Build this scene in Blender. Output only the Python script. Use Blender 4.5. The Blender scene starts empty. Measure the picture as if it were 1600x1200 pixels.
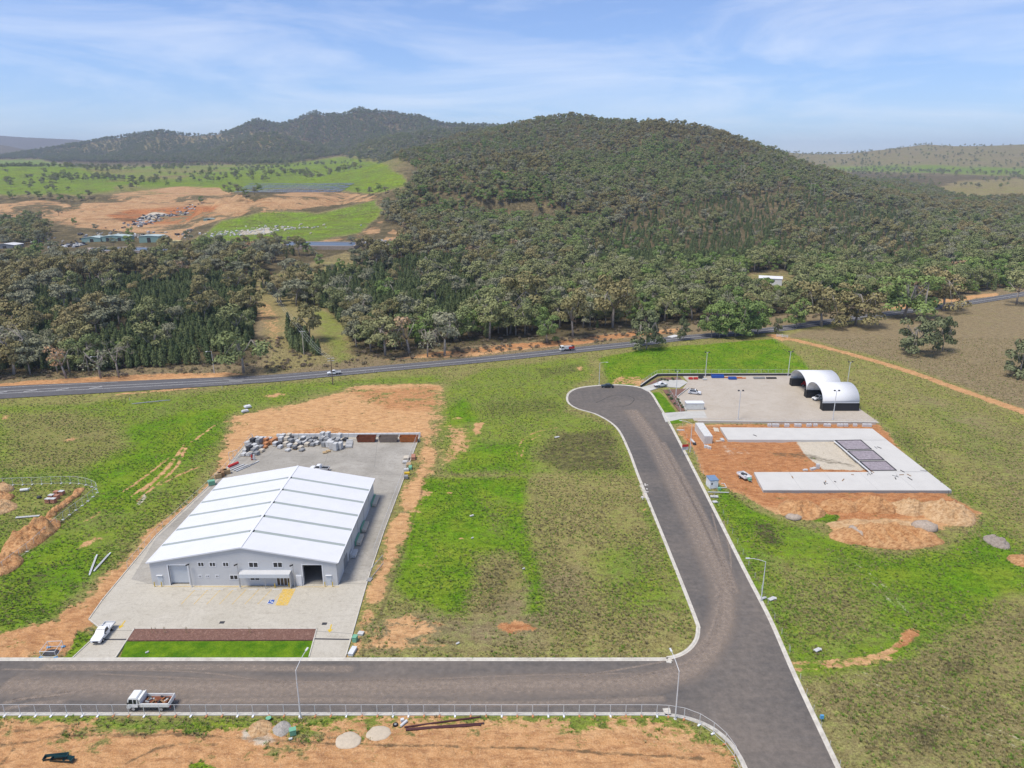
import bpy, bmesh, math, random
import numpy as np
from mathutils import Vector, Matrix
from mathutils.geometry import tessellate_polygon
random.seed(7); RNG = np.random.default_rng(7)
R = math.radians
SC = bpy.context.scene
COL = SC.collection

# ------------------------------------------------------------------ camera, sky, sun, exposure
F, PITCH, H = 1110.0, R(17.3), 80.0          # drone at 80 m, 25 mm equivalent, pitched down
SP, CP = math.sin(PITCH), math.cos(PITCH)
cam_d = bpy.data.cameras.new('camera'); cam = bpy.data.objects.new('camera', cam_d); COL.objects.link(cam)
cam.location = (0, 0, H); cam.rotation_euler = (math.pi/2 - PITCH, 0, 0)
cam_d.sensor_width = 36; cam_d.lens = 36*F/1600; cam_d.clip_start = 1; cam_d.clip_end = 60000
SC.camera = cam
SUN_EL, SUN_AZ = R(65), R(235)               # azimuth clockwise from +Y: the sun stands left of and behind the camera
SKY_STRENGTH, SUN_STRENGTH, EXPOSURE = 0.105, 2.9, 0.54
SC.view_settings.view_transform = 'Standard'; SC.view_settings.look = 'None'
SC.view_settings.exposure = EXPOSURE; SC.view_settings.gamma = 1
SC.view_settings.use_curve_mapping = False
SC.render.engine = 'CYCLES'
SC.cycles.max_bounces = 5; SC.cycles.diffuse_bounces = 2; SC.cycles.glossy_bounces = 2
SC.cycles.transmission_bounces = 2; SC.cycles.transparent_max_bounces = 6; SC.cycles.volume_bounces = 0
SC.cycles.use_denoising = True
sun_d = bpy.data.lights.new('sun', 'SUN'); sun = bpy.data.objects.new('sun', sun_d); COL.objects.link(sun)
sun_d.energy = SUN_STRENGTH; sun_d.angle = R(20); sun_d.color = (1.0, 0.93, 0.82)
sd = Vector((math.sin(SUN_AZ)*math.cos(SUN_EL), math.cos(SUN_AZ)*math.cos(SUN_EL), math.sin(SUN_EL)))
sun.rotation_euler = sd.to_track_quat('Z', 'Y').to_euler(); sun.location = (-60, -40, 200)

class NT:                                     # tiny node-tree helper
    def __init__(s, tree): s.t = tree; s.n = tree.nodes; s.l = tree.links
    def node(s, typ, **kw):
        n = s.n.new(typ)
        for k, v in kw.items():
            if k == 'inp':
                for kk, vv in v.items():
                    if isinstance(vv, bpy.types.NodeSocket): s.l.new(vv, n.inputs[kk])
                    else: n.inputs[kk].default_value = vv
            else: setattr(n, k, v)
        return n
    def math(s, op, a, b=0.0, clamp=False):
        n = s.n.new('ShaderNodeMath'); n.operation = op; n.use_clamp = clamp
        for i, v in ((0, a), (1, b)):
            if isinstance(v, bpy.types.NodeSocket): s.l.new(v, n.inputs[i])
            else: n.inputs[i].default_value = v
        return n.outputs[0]
    def mix(s, fac, a, b, typ='MIX'):
        n = s.n.new('ShaderNodeMix'); n.data_type = 'RGBA'; n.blend_type = typ; n.clamp_factor = True
        for i, v in ((0, fac), (6, a), (7, b)):
            if isinstance(v, bpy.types.NodeSocket): s.l.new(v, n.inputs[i])
            elif i == 0: n.inputs[0].default_value = v
            else: n.inputs[i].default_value = (*v, 1) if len(v) == 3 else v
        return n.outputs[2]
    def ramp(s, fac, stops, interp='LINEAR'):
        n = s.n.new('ShaderNodeValToRGB'); n.color_ramp.interpolation = interp
        e = n.color_ramp.elements
        while len(e) < len(stops): e.new(0.5)
        for k, (p, c) in enumerate(stops):
            e[k].position = p; e[k].color = (c, c, c, 1) if isinstance(c, (int, float)) else (*c, 1)
        s.l.new(fac, n.inputs[0]); return n.outputs[0]
    def noise(s, vec, scale, detail=4, rough=0.6, dist=0.0):
        n = s.n.new('ShaderNodeTexNoise'); n.inputs['Scale'].default_value = scale
        n.inputs['Detail'].default_value = detail; n.inputs['Roughness'].default_value = rough
        n.inputs['Distortion'].default_value = dist
        s.l.new(vec, n.inputs['Vector']); return n.outputs['Fac']
    def mapping(s, vec, scale=(1,1,1), rot=(0,0,0), loc=(0,0,0)):
        n = s.n.new('ShaderNodeMapping'); n.inputs['Scale'].default_value = scale
        n.inputs['Rotation'].default_value = rot; n.inputs['Location'].default_value = loc
        s.l.new(vec, n.inputs['Vector']); return n.outputs[0]

world = bpy.data.worlds.new('World'); SC.world = world; world.use_nodes = True
W = NT(world.node_tree); W.n.clear()
sky = W.node('ShaderNodeTexSky', sky_type='NISHITA', sun_disc=False)
sky.sun_elevation = SUN_EL; sky.sun_rotation = SUN_AZ
sky.altitude = 500; sky.air_density = 1.0; sky.dust_density = 0.2; sky.ozone_density = 6.0
tc = W.node('ShaderNodeTexCoord')
m1 = W.mapping(tc.outputs['Generated'], scale=(1.4, 1.4, 9.0), rot=(0, R(7), R(20)), loc=(0.3, 0.1, 0.2))
c1 = W.noise(m1, 1.7, 6, 0.62, 0.6)
c1 = W.ramp(c1, [(0.42, 0.0), (0.80, 1.0)])
skyt = W.mix(1.0, sky.outputs[0], (0.80, 0.86, 1.04), 'MULTIPLY')
skyc = W.mix(W.math('ADD', W.math('MULTIPLY', c1, 0.50), 0.06), skyt, (7.9, 7.9, 8.0))
bg = W.node('ShaderNodeBackground', inp={'Color': skyc, 'Strength': SKY_STRENGTH})
wo = W.node('ShaderNodeOutputWorld'); W.l.new(bg.outputs[0], wo.inputs[0])

# ------------------------------------------------------------------ pixel -> place helpers (photo is 1600 x 1200)
def ray(px, py):
    u, v = (px-800)/F, (py-600)/F
    return u, CP - v*SP, -(SP + v*CP)
def G(px, py, z=0.0):                         # where that sight line meets level ground at height z
    dx, dy, dz = ray(px, py); t = (z-H)/dz
    return (dx*t, dy*t)
def AT(px, py, Y):                            # the point of that sight line at distance Y
    dx, dy, dz = ray(px, py); t = Y/dy
    return (dx*t, Y, H + dz*t)
def proj(x, y, z):
    x, y, z = np.asarray(x, float), np.asarray(y, float), np.asarray(z, float)-H
    d = y*CP - z*SP; d = np.maximum(d, 0.1); up = y*SP + z*CP
    return 800 + F*x/d, 600 - F*up/d
def GP(pts, z=0.0): return [G(*p, z) for p in pts]

# ------------------------------------------------------------------ numpy noise, polygons
def vnoise(x, y, seed=0):
    xi, yi = np.floor(x).astype(np.int64), np.floor(y).astype(np.int64)
    fx, fy = x-xi, y-yi; fx = fx*fx*(3-2*fx); fy = fy*fy*(3-2*fy)
    def h(a, b):
        n = (a*374761393 + b*668265263 + seed*974634777) & 0x7fffffff
        n = ((n ^ (n >> 13))*1274126177) & 0x7fffffff
        return ((n ^ (n >> 16)) & 0xffff)/65535.0
    return (h(xi,yi)*(1-fx)+h(xi+1,yi)*fx)*(1-fy) + (h(xi,yi+1)*(1-fx)+h(xi+1,yi+1)*fx)*fy
def fbm(x, y, oct=4, seed=0):
    s, a, t = 0, 1.0, 0
    for k in range(oct):
        s = s + a*vnoise(x*2**k + 17*k, y*2**k - 9*k, seed+k); t += a; a *= 0.5
    return s/t*2-1
def poly_sd(x, y, poly):                      # signed distance, positive inside
    x, y = np.asarray(x, float), np.asarray(y, float)
    d = np.full(x.shape, 1e18); ins = np.zeros(x.shape, bool)
    n = len(poly)
    for i in range(n):
        ax, ay = poly[i]; bx, by = poly[(i+1) % n]
        ex, ey = bx-ax, by-ay
        wx, wy = x-ax, y-ay
        t = np.clip((wx*ex+wy*ey)/max(ex*ex+ey*ey, 1e-12), 0, 1)
        d = np.minimum(d, (wx-ex*t)**2 + (wy-ey*t)**2)
        c = (ay > y) != (by > y)
        if ey != 0: ins ^= c & (x < ex*(y-ay)/ey + ax)
    d = np.sqrt(d)
    return np.where(ins, d, -d)
def seg_d(x, y, pts):                         # distance to a polyline
    d = np.full(np.shape(x), 1e18)
    for (ax, ay), (bx, by) in zip(pts[:-1], pts[1:]):
        ex, ey = bx-ax, by-ay
        t = np.clip(((x-ax)*ex+(y-ay)*ey)/max(ex*ex+ey*ey, 1e-12), 0, 1)
        d = np.minimum(d, (x-ax-ex*t)**2 + (y-ay-ey*t)**2)
    return np.sqrt(d)
def sstep(a, b, x):
    t = np.clip((x-a)/(b-a), 0, 1); return t*t*(3-2*t)
def spline(pts, n=8):
    out = []; P = [Vector(p) for p in pts]; P = [P[0]*2-P[1]] + P + [P[-1]*2-P[-2]]
    for i in range(1, len(P)-2):
        for k in range(n):
            t = k/n; a, b, c, d = P[i-1:i+3]
            out.append(tuple(0.5*((2*b)+(c-a)*t+(2*a-5*b+4*c-d)*t*t+(3*b-a-3*c+d)*t**3)))
    out.append(tuple(P[-2])); return out
def resample(pts, step):
    out = [Vector(pts[0])]; acc = 0
    for a, b in zip(pts[:-1], pts[1:]):
        a, b = Vector(a), Vector(b); L = (b-a).length
        while acc + L >= step:
            t = (step-acc)/L; a = a.lerp(b, t); out.append(a.copy()); L = (b-a).length; acc = 0
        acc += L
    return [tuple(p) for p in out]

# ------------------------------------------------------------------ materials
MATS = {}
def principled(name, color, rough=0.7, metal=0.0, var=0.12, scale=1.5, bump=0.0, bscale=20, spec=0.3, wear=None, wave=None):
    """plain procedural material: colour with noise variation, optional bump, dirt and corrugation"""
    if name in MATS: return MATS[name]
    m = bpy.data.materials.new(name); m.use_nodes = True; T = NT(m.node_tree)
    b = T.n['Principled BSDF']; b.inputs['Roughness'].default_value = rough; b.inputs['Metallic'].default_value = metal
    b.inputs['Specular IOR Level'].default_value = spec
    g = T.node('ShaderNodeNewGeometry'); pos = g.outputs['Position']
    n1 = T.noise(pos, scale, 5, 0.65)
    f = T.ramp(n1, [(0.25, 1-var), (0.75, 1+var*0.5)])
    c = T.mix(1.0, color, f, 'MULTIPLY')
    if wear:
        wcol, amt, ws = wear
        c = T.mix(T.math('MULTIPLY', T.ramp(T.noise(pos, ws, 6, 0.7), [(0.5, 0), (0.72, 1)]), amt), c, wcol)
    T.l.new(c, b.inputs['Base Color'])
    h = None
    if wave:
        axis, sc_ = wave
        wv = T.node('ShaderNodeTexWave', wave_type='BANDS', bands_direction=axis, inp={'Scale': sc_})
        tco = T.node('ShaderNodeTexCoord'); T.l.new(tco.outputs['Object'], wv.inputs['Vector']); h = wv.outputs['Fac']
        bp = T.node('ShaderNodeBump', inp={'Height': h, 'Strength': 0.35, 'Distance': 0.03}); T.l.new(bp.outputs[0], b.inputs['Normal'])
    elif bump:
        bp = T.node('ShaderNodeBump', inp={'Height': T.noise(pos, bscale, 4, 0.6), 'Strength': bump, 'Distance': 0.1})
        T.l.new(bp.outputs[0], b.inputs['Normal'])
    MATS[name] = m; return m
def M(k): return MATS[k]
principled('white_sheet', (0.68, 0.685, 0.695), 0.45, var=0.05, scale=0.4, wave=('Y', 1.6))
principled('skylight', (0.33, 0.37, 0.34), 0.4, var=0.10, scale=0.8)
principled('wall_sheet', (0.53, 0.535, 0.535), 0.5, var=0.05, scale=0.5, wave=('X', 1.6))
principled('trim', (0.70, 0.71, 0.72), 0.5, var=0.04)
principled('trim_dark', (0.20, 0.21, 0.22), 0.5)
principled('roller', (0.55, 0.58, 0.60), 0.45, var=0.04, wave=('Z', 4.0))
principled('glass', (0.015, 0.018, 0.022), 0.08, var=0.0, spec=0.6)
principled('glass_brown', (0.09, 0.06, 0.035), 0.15, var=0.3, spec=0.6)
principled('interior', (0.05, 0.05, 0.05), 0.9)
principled('galv', (0.42, 0.43, 0.44), 0.45, metal=0.35, var=0.15)
principled('galv_light', (0.62, 0.63, 0.63), 0.5, var=0.1)
principled('black_steel', (0.018, 0.019, 0.021), 0.55, var=0.3)
principled('container_black', (0.022, 0.023, 0.027), 0.5, var=0.2, wave=('X', 1.3))
principled('container_white', (0.62, 0.62, 0.58), 0.5, var=0.12, wave=('Y', 1.3), wear=((0.30, 0.16, 0.08), 0.35, 1.2))
principled('fabric', (0.70, 0.70, 0.70), 0.6, var=0.04, scale=0.7)
principled('fabric_inner', (0.55, 0.52, 0.44), 0.8, var=0.1)
principled('white_paint', (0.76, 0.77, 0.78), 0.25, var=0.05, spec=0.5, wear=((0.45, 0.40, 0.33), 0.25, 2.0))
principled('truck_white', (0.74, 0.75, 0.72), 0.35, var=0.08, spec=0.5, wear=((0.40, 0.33, 0.25), 0.3, 2.5))
principled('dark_green_car', (0.03, 0.045, 0.045), 0.2, var=0.1, spec=0.6)
principled('tyre', (0.012, 0.012, 0.013), 0.85)
principled('rim', (0.45, 0.45, 0.45), 0.4, metal=0.4)
principled('red_lamp', (0.45, 0.02, 0.015), 0.3)
principled('head_lamp', (0.6, 0.6, 0.58), 0.15)
principled('red', (0.50, 0.035, 0.03), 0.5)
principled('orange', (0.62, 0.17, 0.03), 0.6)
principled('orange_block', (0.48, 0.21, 0.085), 0.7)
principled('blue', (0.025, 0.09, 0.36), 0.4)
principled('sky_blue', (0.10, 0.32, 0.55), 0.5)
principled('blue_roof', (0.16, 0.24, 0.36), 0.45)
principled('teal', (0.012, 0.05, 0.06), 0.5)
principled('green_box', (0.17, 0.40, 0.26), 0.6)
principled('green_shed', (0.25, 0.38, 0.33), 0.55, var=0.1, wave=('X', 1.2))
principled('green_roof', (0.42, 0.50, 0.47), 0.5, var=0.1)
principled('yellow_shed', (0.50, 0.42, 0.18), 0.6, var=0.1)
principled('yellow', (0.62, 0.42, 0.03), 0.6)
principled('yellow_line', (0.62, 0.42, 0.10), 0.8, var=0.35, scale=3, wear=((0.48, 0.46, 0.40), 0.8, 2.0))
principled('white_line', (0.66, 0.66, 0.64), 0.8, var=0.3, scale=2, wear=((0.2, 0.2, 0.2), 0.7, 3.0))
principled('blue_sign', (0.03, 0.10, 0.38), 0.7, var=0.2)
principled('timber', (0.45, 0.32, 0.17), 0.85, var=0.3, scale=4)
principled('timber_dark', (0.27, 0.16, 0.08), 0.85, var=0.3, scale=4)
principled('pole_wood', (0.16, 0.12, 0.09), 0.9, var=0.3)
principled('stone_white', (0.54, 0.54, 0.525), 0.7, var=0.2, scale=3)
principled('stone_grey', (0.28, 0.285, 0.285), 0.8, var=0.25, scale=3)
principled('stone_cream', (0.56, 0.50, 0.40), 0.8, var=0.25, scale=3)
principled('stone_dark', (0.05, 0.05, 0.055), 0.7, var=0.25, scale=3)
principled('brick_pack', (0.42, 0.20, 0.13), 0.85, var=0.35, scale=6)
principled('rust', (0.20, 0.065, 0.03), 0.85, var=0.45, scale=1.5, wear=((0.10, 0.04, 0.025), 0.6, 1.0))
principled('rust_orange', (0.36, 0.12, 0.035), 0.8, var=0.35, scale=1.5)
principled('rust_grey', (0.20, 0.16, 0.13), 0.8, var=0.3, scale=1.5)
principled('concrete', (0.49, 0.48, 0.44), 0.85, var=0.18, scale=0.25, bump=0.1, bscale=8, wear=((0.30, 0.28, 0.25), 0.5, 0.35))
principled('concrete_new', (0.55, 0.535, 0.495), 0.85, var=0.10, scale=0.3, bump=0.08, bscale=8, wear=((0.45, 0.43, 0.40), 0.5, 0.6))
principled('kerb', (0.58, 0.545, 0.47), 0.85, var=0.25, scale=0.9, wear=((0.30, 0.25, 0.20), 0.6, 0.5))
principled('block_white', (0.60, 0.61, 0.61), 0.8, var=0.15, scale=1.0)
principled('joint', (0.22, 0.21, 0.19), 0.9, var=0.3)
principled('mauve_pad', (0.30, 0.26, 0.28), 0.8, var=0.4, scale=1.2, wear=((0.45, 0.42, 0.42), 0.7, 1.5))
principled('sand', (0.52, 0.44, 0.33), 0.9, var=0.15, scale=2, bump=0.5, bscale=6)
principled('gravel', (0.40, 0.37, 0.33), 0.95, var=0.5, scale=6, bump=0.8, bscale=9)
principled('rock', (0.42, 0.345, 0.275), 0.9, var=0.4, scale=3, bump=0.6, bscale=4)
principled('white_rubble', (0.58, 0.55, 0.50), 0.9, var=0.3, scale=3)
principled('mulch', (0.20, 0.105, 0.078), 0.95, var=0.6, scale=5, bump=1.0, bscale=7, wear=((0.36, 0.23, 0.17), 0.8, 3.0))
principled('pipe_maroon', (0.07, 0.022, 0.024), 0.5)
principled('lamp_glass', (0.7, 0.7, 0.68), 0.3)
principled('bark_pale', (0.34, 0.30, 0.26), 0.9, var=0.35, scale=1.5)
principled('bark_dark', (0.09, 0.07, 0.055), 0.95, var=0.3, scale=1.5)
principled('solar', (0.13, 0.15, 0.19), 0.25, var=0.2, scale=0.2)
principled('pond', (0.10, 0.125, 0.16), 0.3, var=0.3, scale=0.05)
principled('wire', (0.20, 0.20, 0.20), 0.6)
principled('plant_green', (0.05, 0.085, 0.03), 0.8, var=0.4, scale=3)

def dirt_mat(name, a, b_, c, sc=0.35, bump=1.0):
    m = bpy.data.materials.new(name); m.use_nodes = True; T = NT(m.node_tree); b = T.n['Principled BSDF']
    b.inputs['Roughness'].default_value = 0.95; b.inputs['Specular IOR Level'].default_value = 0.1
    pos = T.node('ShaderNodeNewGeometry').outputs['Position']
    n1 = T.noise(pos, sc, 6, 0.7, 0.5); n2 = T.noise(T.mapping(pos, scale=(0.6, 1.4, 1)), sc*4, 6, 0.75)
    col = T.mix(T.ramp(n1, [(0.35, 0), (0.65, 1)]), a, b_)
    col = T.mix(T.math('MULTIPLY', T.ramp(n2, [(0.44, 0), (0.62, 1)]), 0.85), col, c)
    T.l.new(col, b.inputs['Base Color'])
    bp = T.node('ShaderNodeBump', inp={'Height': T.noise(pos, 1.6, 6, 0.7), 'Strength': bump, 'Distance': 0.6}); T.l.new(bp.outputs[0], b.inputs['Normal'])
    MATS[name] = m
dirt_mat('soil_orange', (0.56, 0.30, 0.13), (0.68, 0.41, 0.20), (0.33, 0.14, 0.055))
dirt_mat('soil_tan', (0.60, 0.39, 0.20), (0.70, 0.49, 0.28), (0.40, 0.22, 0.10))
dirt_mat('soil_grey', (0.36, 0.30, 0.25), (0.45, 0.39, 0.33), (0.27, 0.22, 0.18))

def ground_mat(near=True):
    m = bpy.data.materials.new('ground_soil_and_grass' if near else 'far_land'); m.use_nodes = True; T = NT(m.node_tree); b = T.n['Principled BSDF']
    b.inputs['Roughness'].default_value = 0.95; b.inputs['Specular IOR Level'].default_value = 0.05
    pos = T.node('ShaderNodeNewGeometry').outputs['Position']
    a1 = T.node('ShaderNodeAttribute', attribute_name='mask_a'); a2 = T.node('ShaderNodeAttribute', attribute_name='mask_b')
    s1 = T.node('ShaderNodeSeparateColor'); T.l.new(a1.outputs['Color'], s1.inputs[0])
    s2 = T.node('ShaderNodeSeparateColor'); T.l.new(a2.outputs['Color'], s2.inputs[0])
    dirt, lush, weed = s1.outputs[0], s1.outputs[1], s1.outputs[2]
    red, pale, brown = s2.outputs[0], s2.outputs[1], s2.outputs[2]; dark = a1.outputs['Alpha']
    k = 1.0 if near else 0.12
    nA = T.noise(pos, 0.10*k, 5, 0.65, 0.4); nB = T.noise(pos, 0.55*k, 6, 0.72, 0.3); nC = T.noise(pos, 3.2*k, 4, 0.7)
    stretch = T.noise(T.mapping(pos, scale=(0.35, 0.9, 1), rot=(0, 0, R(25))), 1.1*k, 5, 0.7)
    # break-up: mask value pushed through noise so that borders fray
    def fray(mask, amp, n, lo=0.42, hi=0.62):
        v = T.math('ADD', mask, T.math('MULTIPLY', T.math('SUBTRACT', n, 0.5), amp))
        return T.ramp(v, [(lo, 0.0), (hi, 1.0)])
    mixn = T.math('ADD', T.math('MULTIPLY', nA, 0.35), T.math('ADD', T.math('MULTIPLY', nB, 0.4), T.math('MULTIPLY', stretch, 0.25)))
    lushf = fray(lush, 2.0, mixn, 0.20, 0.80)
    dry = T.mix(T.ramp(nB, [(0.3, 0), (0.7, 1)]), (0.20, 0.172, 0.060), (0.335, 0.288, 0.118))
    dry = T.mix(brown, dry, T.mix(nB, (0.185, 0.135, 0.078), (0.30, 0.235, 0.145)))
    green = T.mix(T.ramp(nB, [(0.3, 0), (0.72, 1)]), (0.050, 0.145, 0.006), (0.150, 0.285, 0.012))
    green = T.mix(T.ramp(nA, [(0.35, 0), (0.7, 1)]), green, (0.20, 0.255, 0.026))
    col = T.mix(lushf, dry, green)
    # coarse tussock speckle
    sp = T.ramp(nC, [(0.34, 0.30), (0.50, 1.0), (0.70, 1.75)])
    col = T.mix(0.55, col, T.mix(1.0, col, sp, 'MULTIPLY'))
    sp2 = T.ramp(stretch, [(0.32, 0.42), (0.5, 1.0), (0.70, 1.45)])
    col = T.mix(0.6, col, T.mix(1.0, col, sp2, 'MULTIPLY'))
    weed_shade_f = T.math('MULTIPLY', fray(weed, 2.6, T.math('ADD', T.math('MULTIPLY', stretch, 0.5), T.math('MULTIPLY', nB, 0.5)), 0.52, 0.80), 0.8)
    col = T.mix(weed_shade_f, col, T.mix(nC, (0.035, 0.032, 0.017), (0.10, 0.085, 0.047)))  # colour for weeds, leaf litter and the shade painted under the trees
    dcol = T.mix(T.ramp(nB, [(0.3, 0), (0.7, 1)]), ((0.56, 0.33, 0.145) if near else (0.44, 0.285, 0.15)), ((0.70, 0.46, 0.235) if near else (0.52, 0.36, 0.20)))
    rcol = T.mix(T.ramp(nB, [(0.3, 0), (0.7, 1)]), (0.33, 0.115, 0.040), (0.50, 0.225, 0.090))
    dcol = T.mix(red, dcol, rcol)
    dcol = T.mix(T.ramp(stretch, [(0.46, 0), (0.66, 0.8)]), dcol, T.mix(red, (0.36, 0.20, 0.095), (0.22, 0.075, 0.03)))
    dcol = T.mix(T.ramp(nC, [(0.54, 0), (0.74, 0.6)]), dcol, (0.72, 0.52, 0.31)); dcol = T.mix(T.ramp(nC, [(0.26, 0.6), (0.42, 0.0)]), dcol, (0.24, 0.115, 0.05)); rut = T.noise(T.mapping(pos, scale=(0.25, 2.2, 1), rot=(0, 0, R(-50))), 0.7*k, 4, 0.65); dcol = T.mix(T.ramp(rut, [(0.55, 0), (0.68, 0.55)]), dcol, (0.30, 0.15, 0.065))
    dirtf = fray(dirt, 2.9, T.math('ADD', T.math('MULTIPLY', nB, 0.6), T.math('MULTIPLY', stretch, 0.4)), 0.40, 0.60)
    col = T.mix(dirtf, col, dcol)
    col = T.mix(fray(pale, 0.8, nB, 0.4, 0.6), col, T.mix(nB, (0.44, 0.38, 0.28), (0.62, 0.56, 0.46)))
    col = T.mix(T.math('MULTIPLY', fray(dark, 2.2, T.math('ADD', T.math('MULTIPLY', nB, 0.5), T.math('MULTIPLY', stretch, 0.5)), 0.42, 0.72), 0.72), col, T.mix(nC, (0.05, 0.042, 0.024), (0.13, 0.105, 0.06)))
    nD = T.noise(pos, 8.0*k, 3, 0.75); col = T.mix(0.65, col, T.mix(1.0, col, T.ramp(nD, [(0.32, 0.55), (0.5, 1.0), (0.68, 1.4)]), 'MULTIPLY'))
    T.l.new(col, b.inputs['Base Color'])
    hgt = T.math('ADD', T.math('MULTIPLY', nC, 0.5), T.math('MULTIPLY', nB, 1.2))
    bp = T.node('ShaderNodeBump', inp={'Height': hgt, 'Strength': 0.9, 'Distance': 0.35 if near else 3.0}); T.l.new(bp.outputs[0], b.inputs['Normal'])
    return m
MATS['ground'] = ground_mat(True); MATS['far'] = ground_mat(False)

def asphalt_mat(name, base, dust, amt, sc):
    m = bpy.data.materials.new(name); m.use_nodes = True; T = NT(m.node_tree); b = T.n['Principled BSDF']
    b.inputs['Roughness'].default_value = 0.9; b.inputs['Specular IOR Level'].default_value = 0.15
    pos = T.node('ShaderNodeNewGeometry').outputs['Position']
    n1 = T.noise(pos, sc, 5, 0.6, 0.6); n2 = T.noise(pos, 0.8, 6, 0.75); n3 = T.noise(pos, 7, 3, 0.7)
    streak = T.noise(T.mapping(pos, scale=(0.05, 1.1, 1)), 0.9, 4, 0.6)
    f = T.math('ADD', T.math('MULTIPLY', n1, 0.6), T.math('ADD', T.math('MULTIPLY', n2, 0.2), T.math('MULTIPLY', streak, 0.2)))
    col = T.mix(T.math('MULTIPLY', T.ramp(f, [(0.38, 0), (0.62, 1)]), amt), base, dust)
    col = T.mix(0.8, col, T.mix(1.0, col, T.ramp(n2, [(0.3, 0.75), (0.7, 1.2)]), 'MULTIPLY'))
    col = T.mix(T.ramp(n3, [(0.72, 0), (0.82, 0.45)]), col, (0.42, 0.36, 0.29))
    T.l.new(col, b.inputs['Base Color'])
    bp = T.node('ShaderNodeBump', inp={'Height': n3, 'Strength': 0.25, 'Distance': 0.03}); T.l.new(bp.outputs[0], b.inputs['Normal'])
    MATS[name] = m
asphalt_mat('asphalt_street', (0.108, 0.100, 0.093), (0.185, 0.157, 0.132), 0.85, 0.04)
asphalt_mat('asphalt_highway', (0.105, 0.105, 0.112), (0.15, 0.14, 0.13), 0.5, 0.03)

def yard_mat(name, c0, c1, stain, joints):
    m = bpy.data.materials.new(name); m.use_nodes = True; T = NT(m.node_tree); b = T.n['Principled BSDF']
    b.inputs['Roughness'].default_value = 0.85; b.inputs['Specular IOR Level'].default_value = 0.2
    pos = T.node('ShaderNodeNewGeometry').outputs['Position']
    n1 = T.noise(pos, 0.09, 5, 0.65, 0.8); n2 = T.noise(pos, 0.9, 6, 0.75, 1.5); n3 = T.noise(pos, 5, 3, 0.7)
    col = T.mix(T.ramp(n1, [(0.35, 0), (0.65, 1)]), c0, c1)
    col = T.mix(T.math('MULTIPLY', T.ramp(n2, [(0.48, 0), (0.70, 1)]), 0.45), col, stain)
    swirl = T.noise(T.mapping(pos, scale=(0.25, 1.2, 1)), 0.5, 5, 0.7, 2.5)
    col = T.mix(T.math('MULTIPLY', T.ramp(swirl, [(0.55, 0), (0.68, 1)]), 0.38), col, stain)
    col = T.mix(0.5, col, T.mix(1.0, col, T.ramp(n3, [(0.3, 0.8), (0.7, 1.15)]), 'MULTIPLY'))
    T.l.new(col, b.inputs['Base Color']); MATS[name] = m
yard_mat('yard_front', (0.445, 0.41, 0.335), (0.50, 0.465, 0.39), (0.28, 0.245, 0.195), 0)
yard_mat('yard_back', (0.295, 0.275, 0.235), (0.40, 0.375, 0.325), (0.17, 0.15, 0.125), 0)
yard_mat('yard_right', (0.41, 0.36, 0.295), (0.47, 0.42, 0.35), (0.33, 0.255, 0.17), 0)

def leaf_mat(name, stops, bright=1.0):
    m = bpy.data.materials.new(name); m.use_nodes = True; T = NT(m.node_tree); b = T.n['Principled BSDF']
    b.inputs['Roughness'].default_value = 0.75; b.inputs['Specular IOR Level'].default_value = 0.12
    oi = T.node('ShaderNodeObjectInfo'); gi = T.node('ShaderNodeNewGeometry')
    col = T.ramp(oi.outputs['Random'], stops)
    col = T.mix(1.0, col, T.ramp(gi.outputs['Random Per Island'], [(0, 0.78*bright), (1, 1.22*bright)]), 'MULTIPLY')
    T.l.new(col, b.inputs['Base Color']); MATS[name] = m
leaf_mat('leaf_olive', [(0.0, (0.196, 0.2184, 0.0918)), (0.35, (0.2408, 0.2408, 0.1098)), (0.7, (0.1736, 0.2128, 0.084)), (1.0, (0.2632, 0.2688, 0.1176))])
leaf_mat('leaf_brown', [(0.0, (0.2475, 0.2145, 0.0968)), (0.5, (0.22, 0.2035, 0.0902)), (1.0, (0.2805, 0.231, 0.11))])
leaf_mat('leaf_grey', [(0.0, (0.224, 0.2296, 0.14)), (0.5, (0.2744, 0.2688, 0.1736)), (1.0, (0.196, 0.2016, 0.1176))])
leaf_mat('leaf_green', [(0.0, (0.1566, 0.2322, 0.0648)), (0.5, (0.216, 0.2808, 0.0864)), (1.0, (0.1404, 0.1998, 0.0648))])
leaf_mat('leaf_pine', [(0.0, (0.081, 0.1148, 0.0459)), (0.5, (0.1107, 0.1418, 0.0567)), (1.0, (0.1418, 0.1688, 0.0702))])
leaf_mat('leaf_dense', [(0.0, (0.1375, 0.1595, 0.077)), (0.5, (0.1705, 0.187, 0.0935)), (1.0, (0.121, 0.143, 0.0682))])
leaf_mat('leaf_dead', [(0.0, (0.46, 0.26, 0.13)), (0.5, (0.36, 0.25, 0.15)), (1.0, (0.46, 0.31, 0.18))])
leaf_mat('leaf_scrub', [(0.0, (0.16, 0.125, 0.085)), (0.5, (0.21, 0.165, 0.115)), (1.0, (0.14, 0.13, 0.075))])
leaf_mat('leaf_far', [(0.0, (0.085, 0.095, 0.048)), (0.5, (0.11, 0.105, 0.055)), (1.0, (0.075, 0.085, 0.042))])

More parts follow.
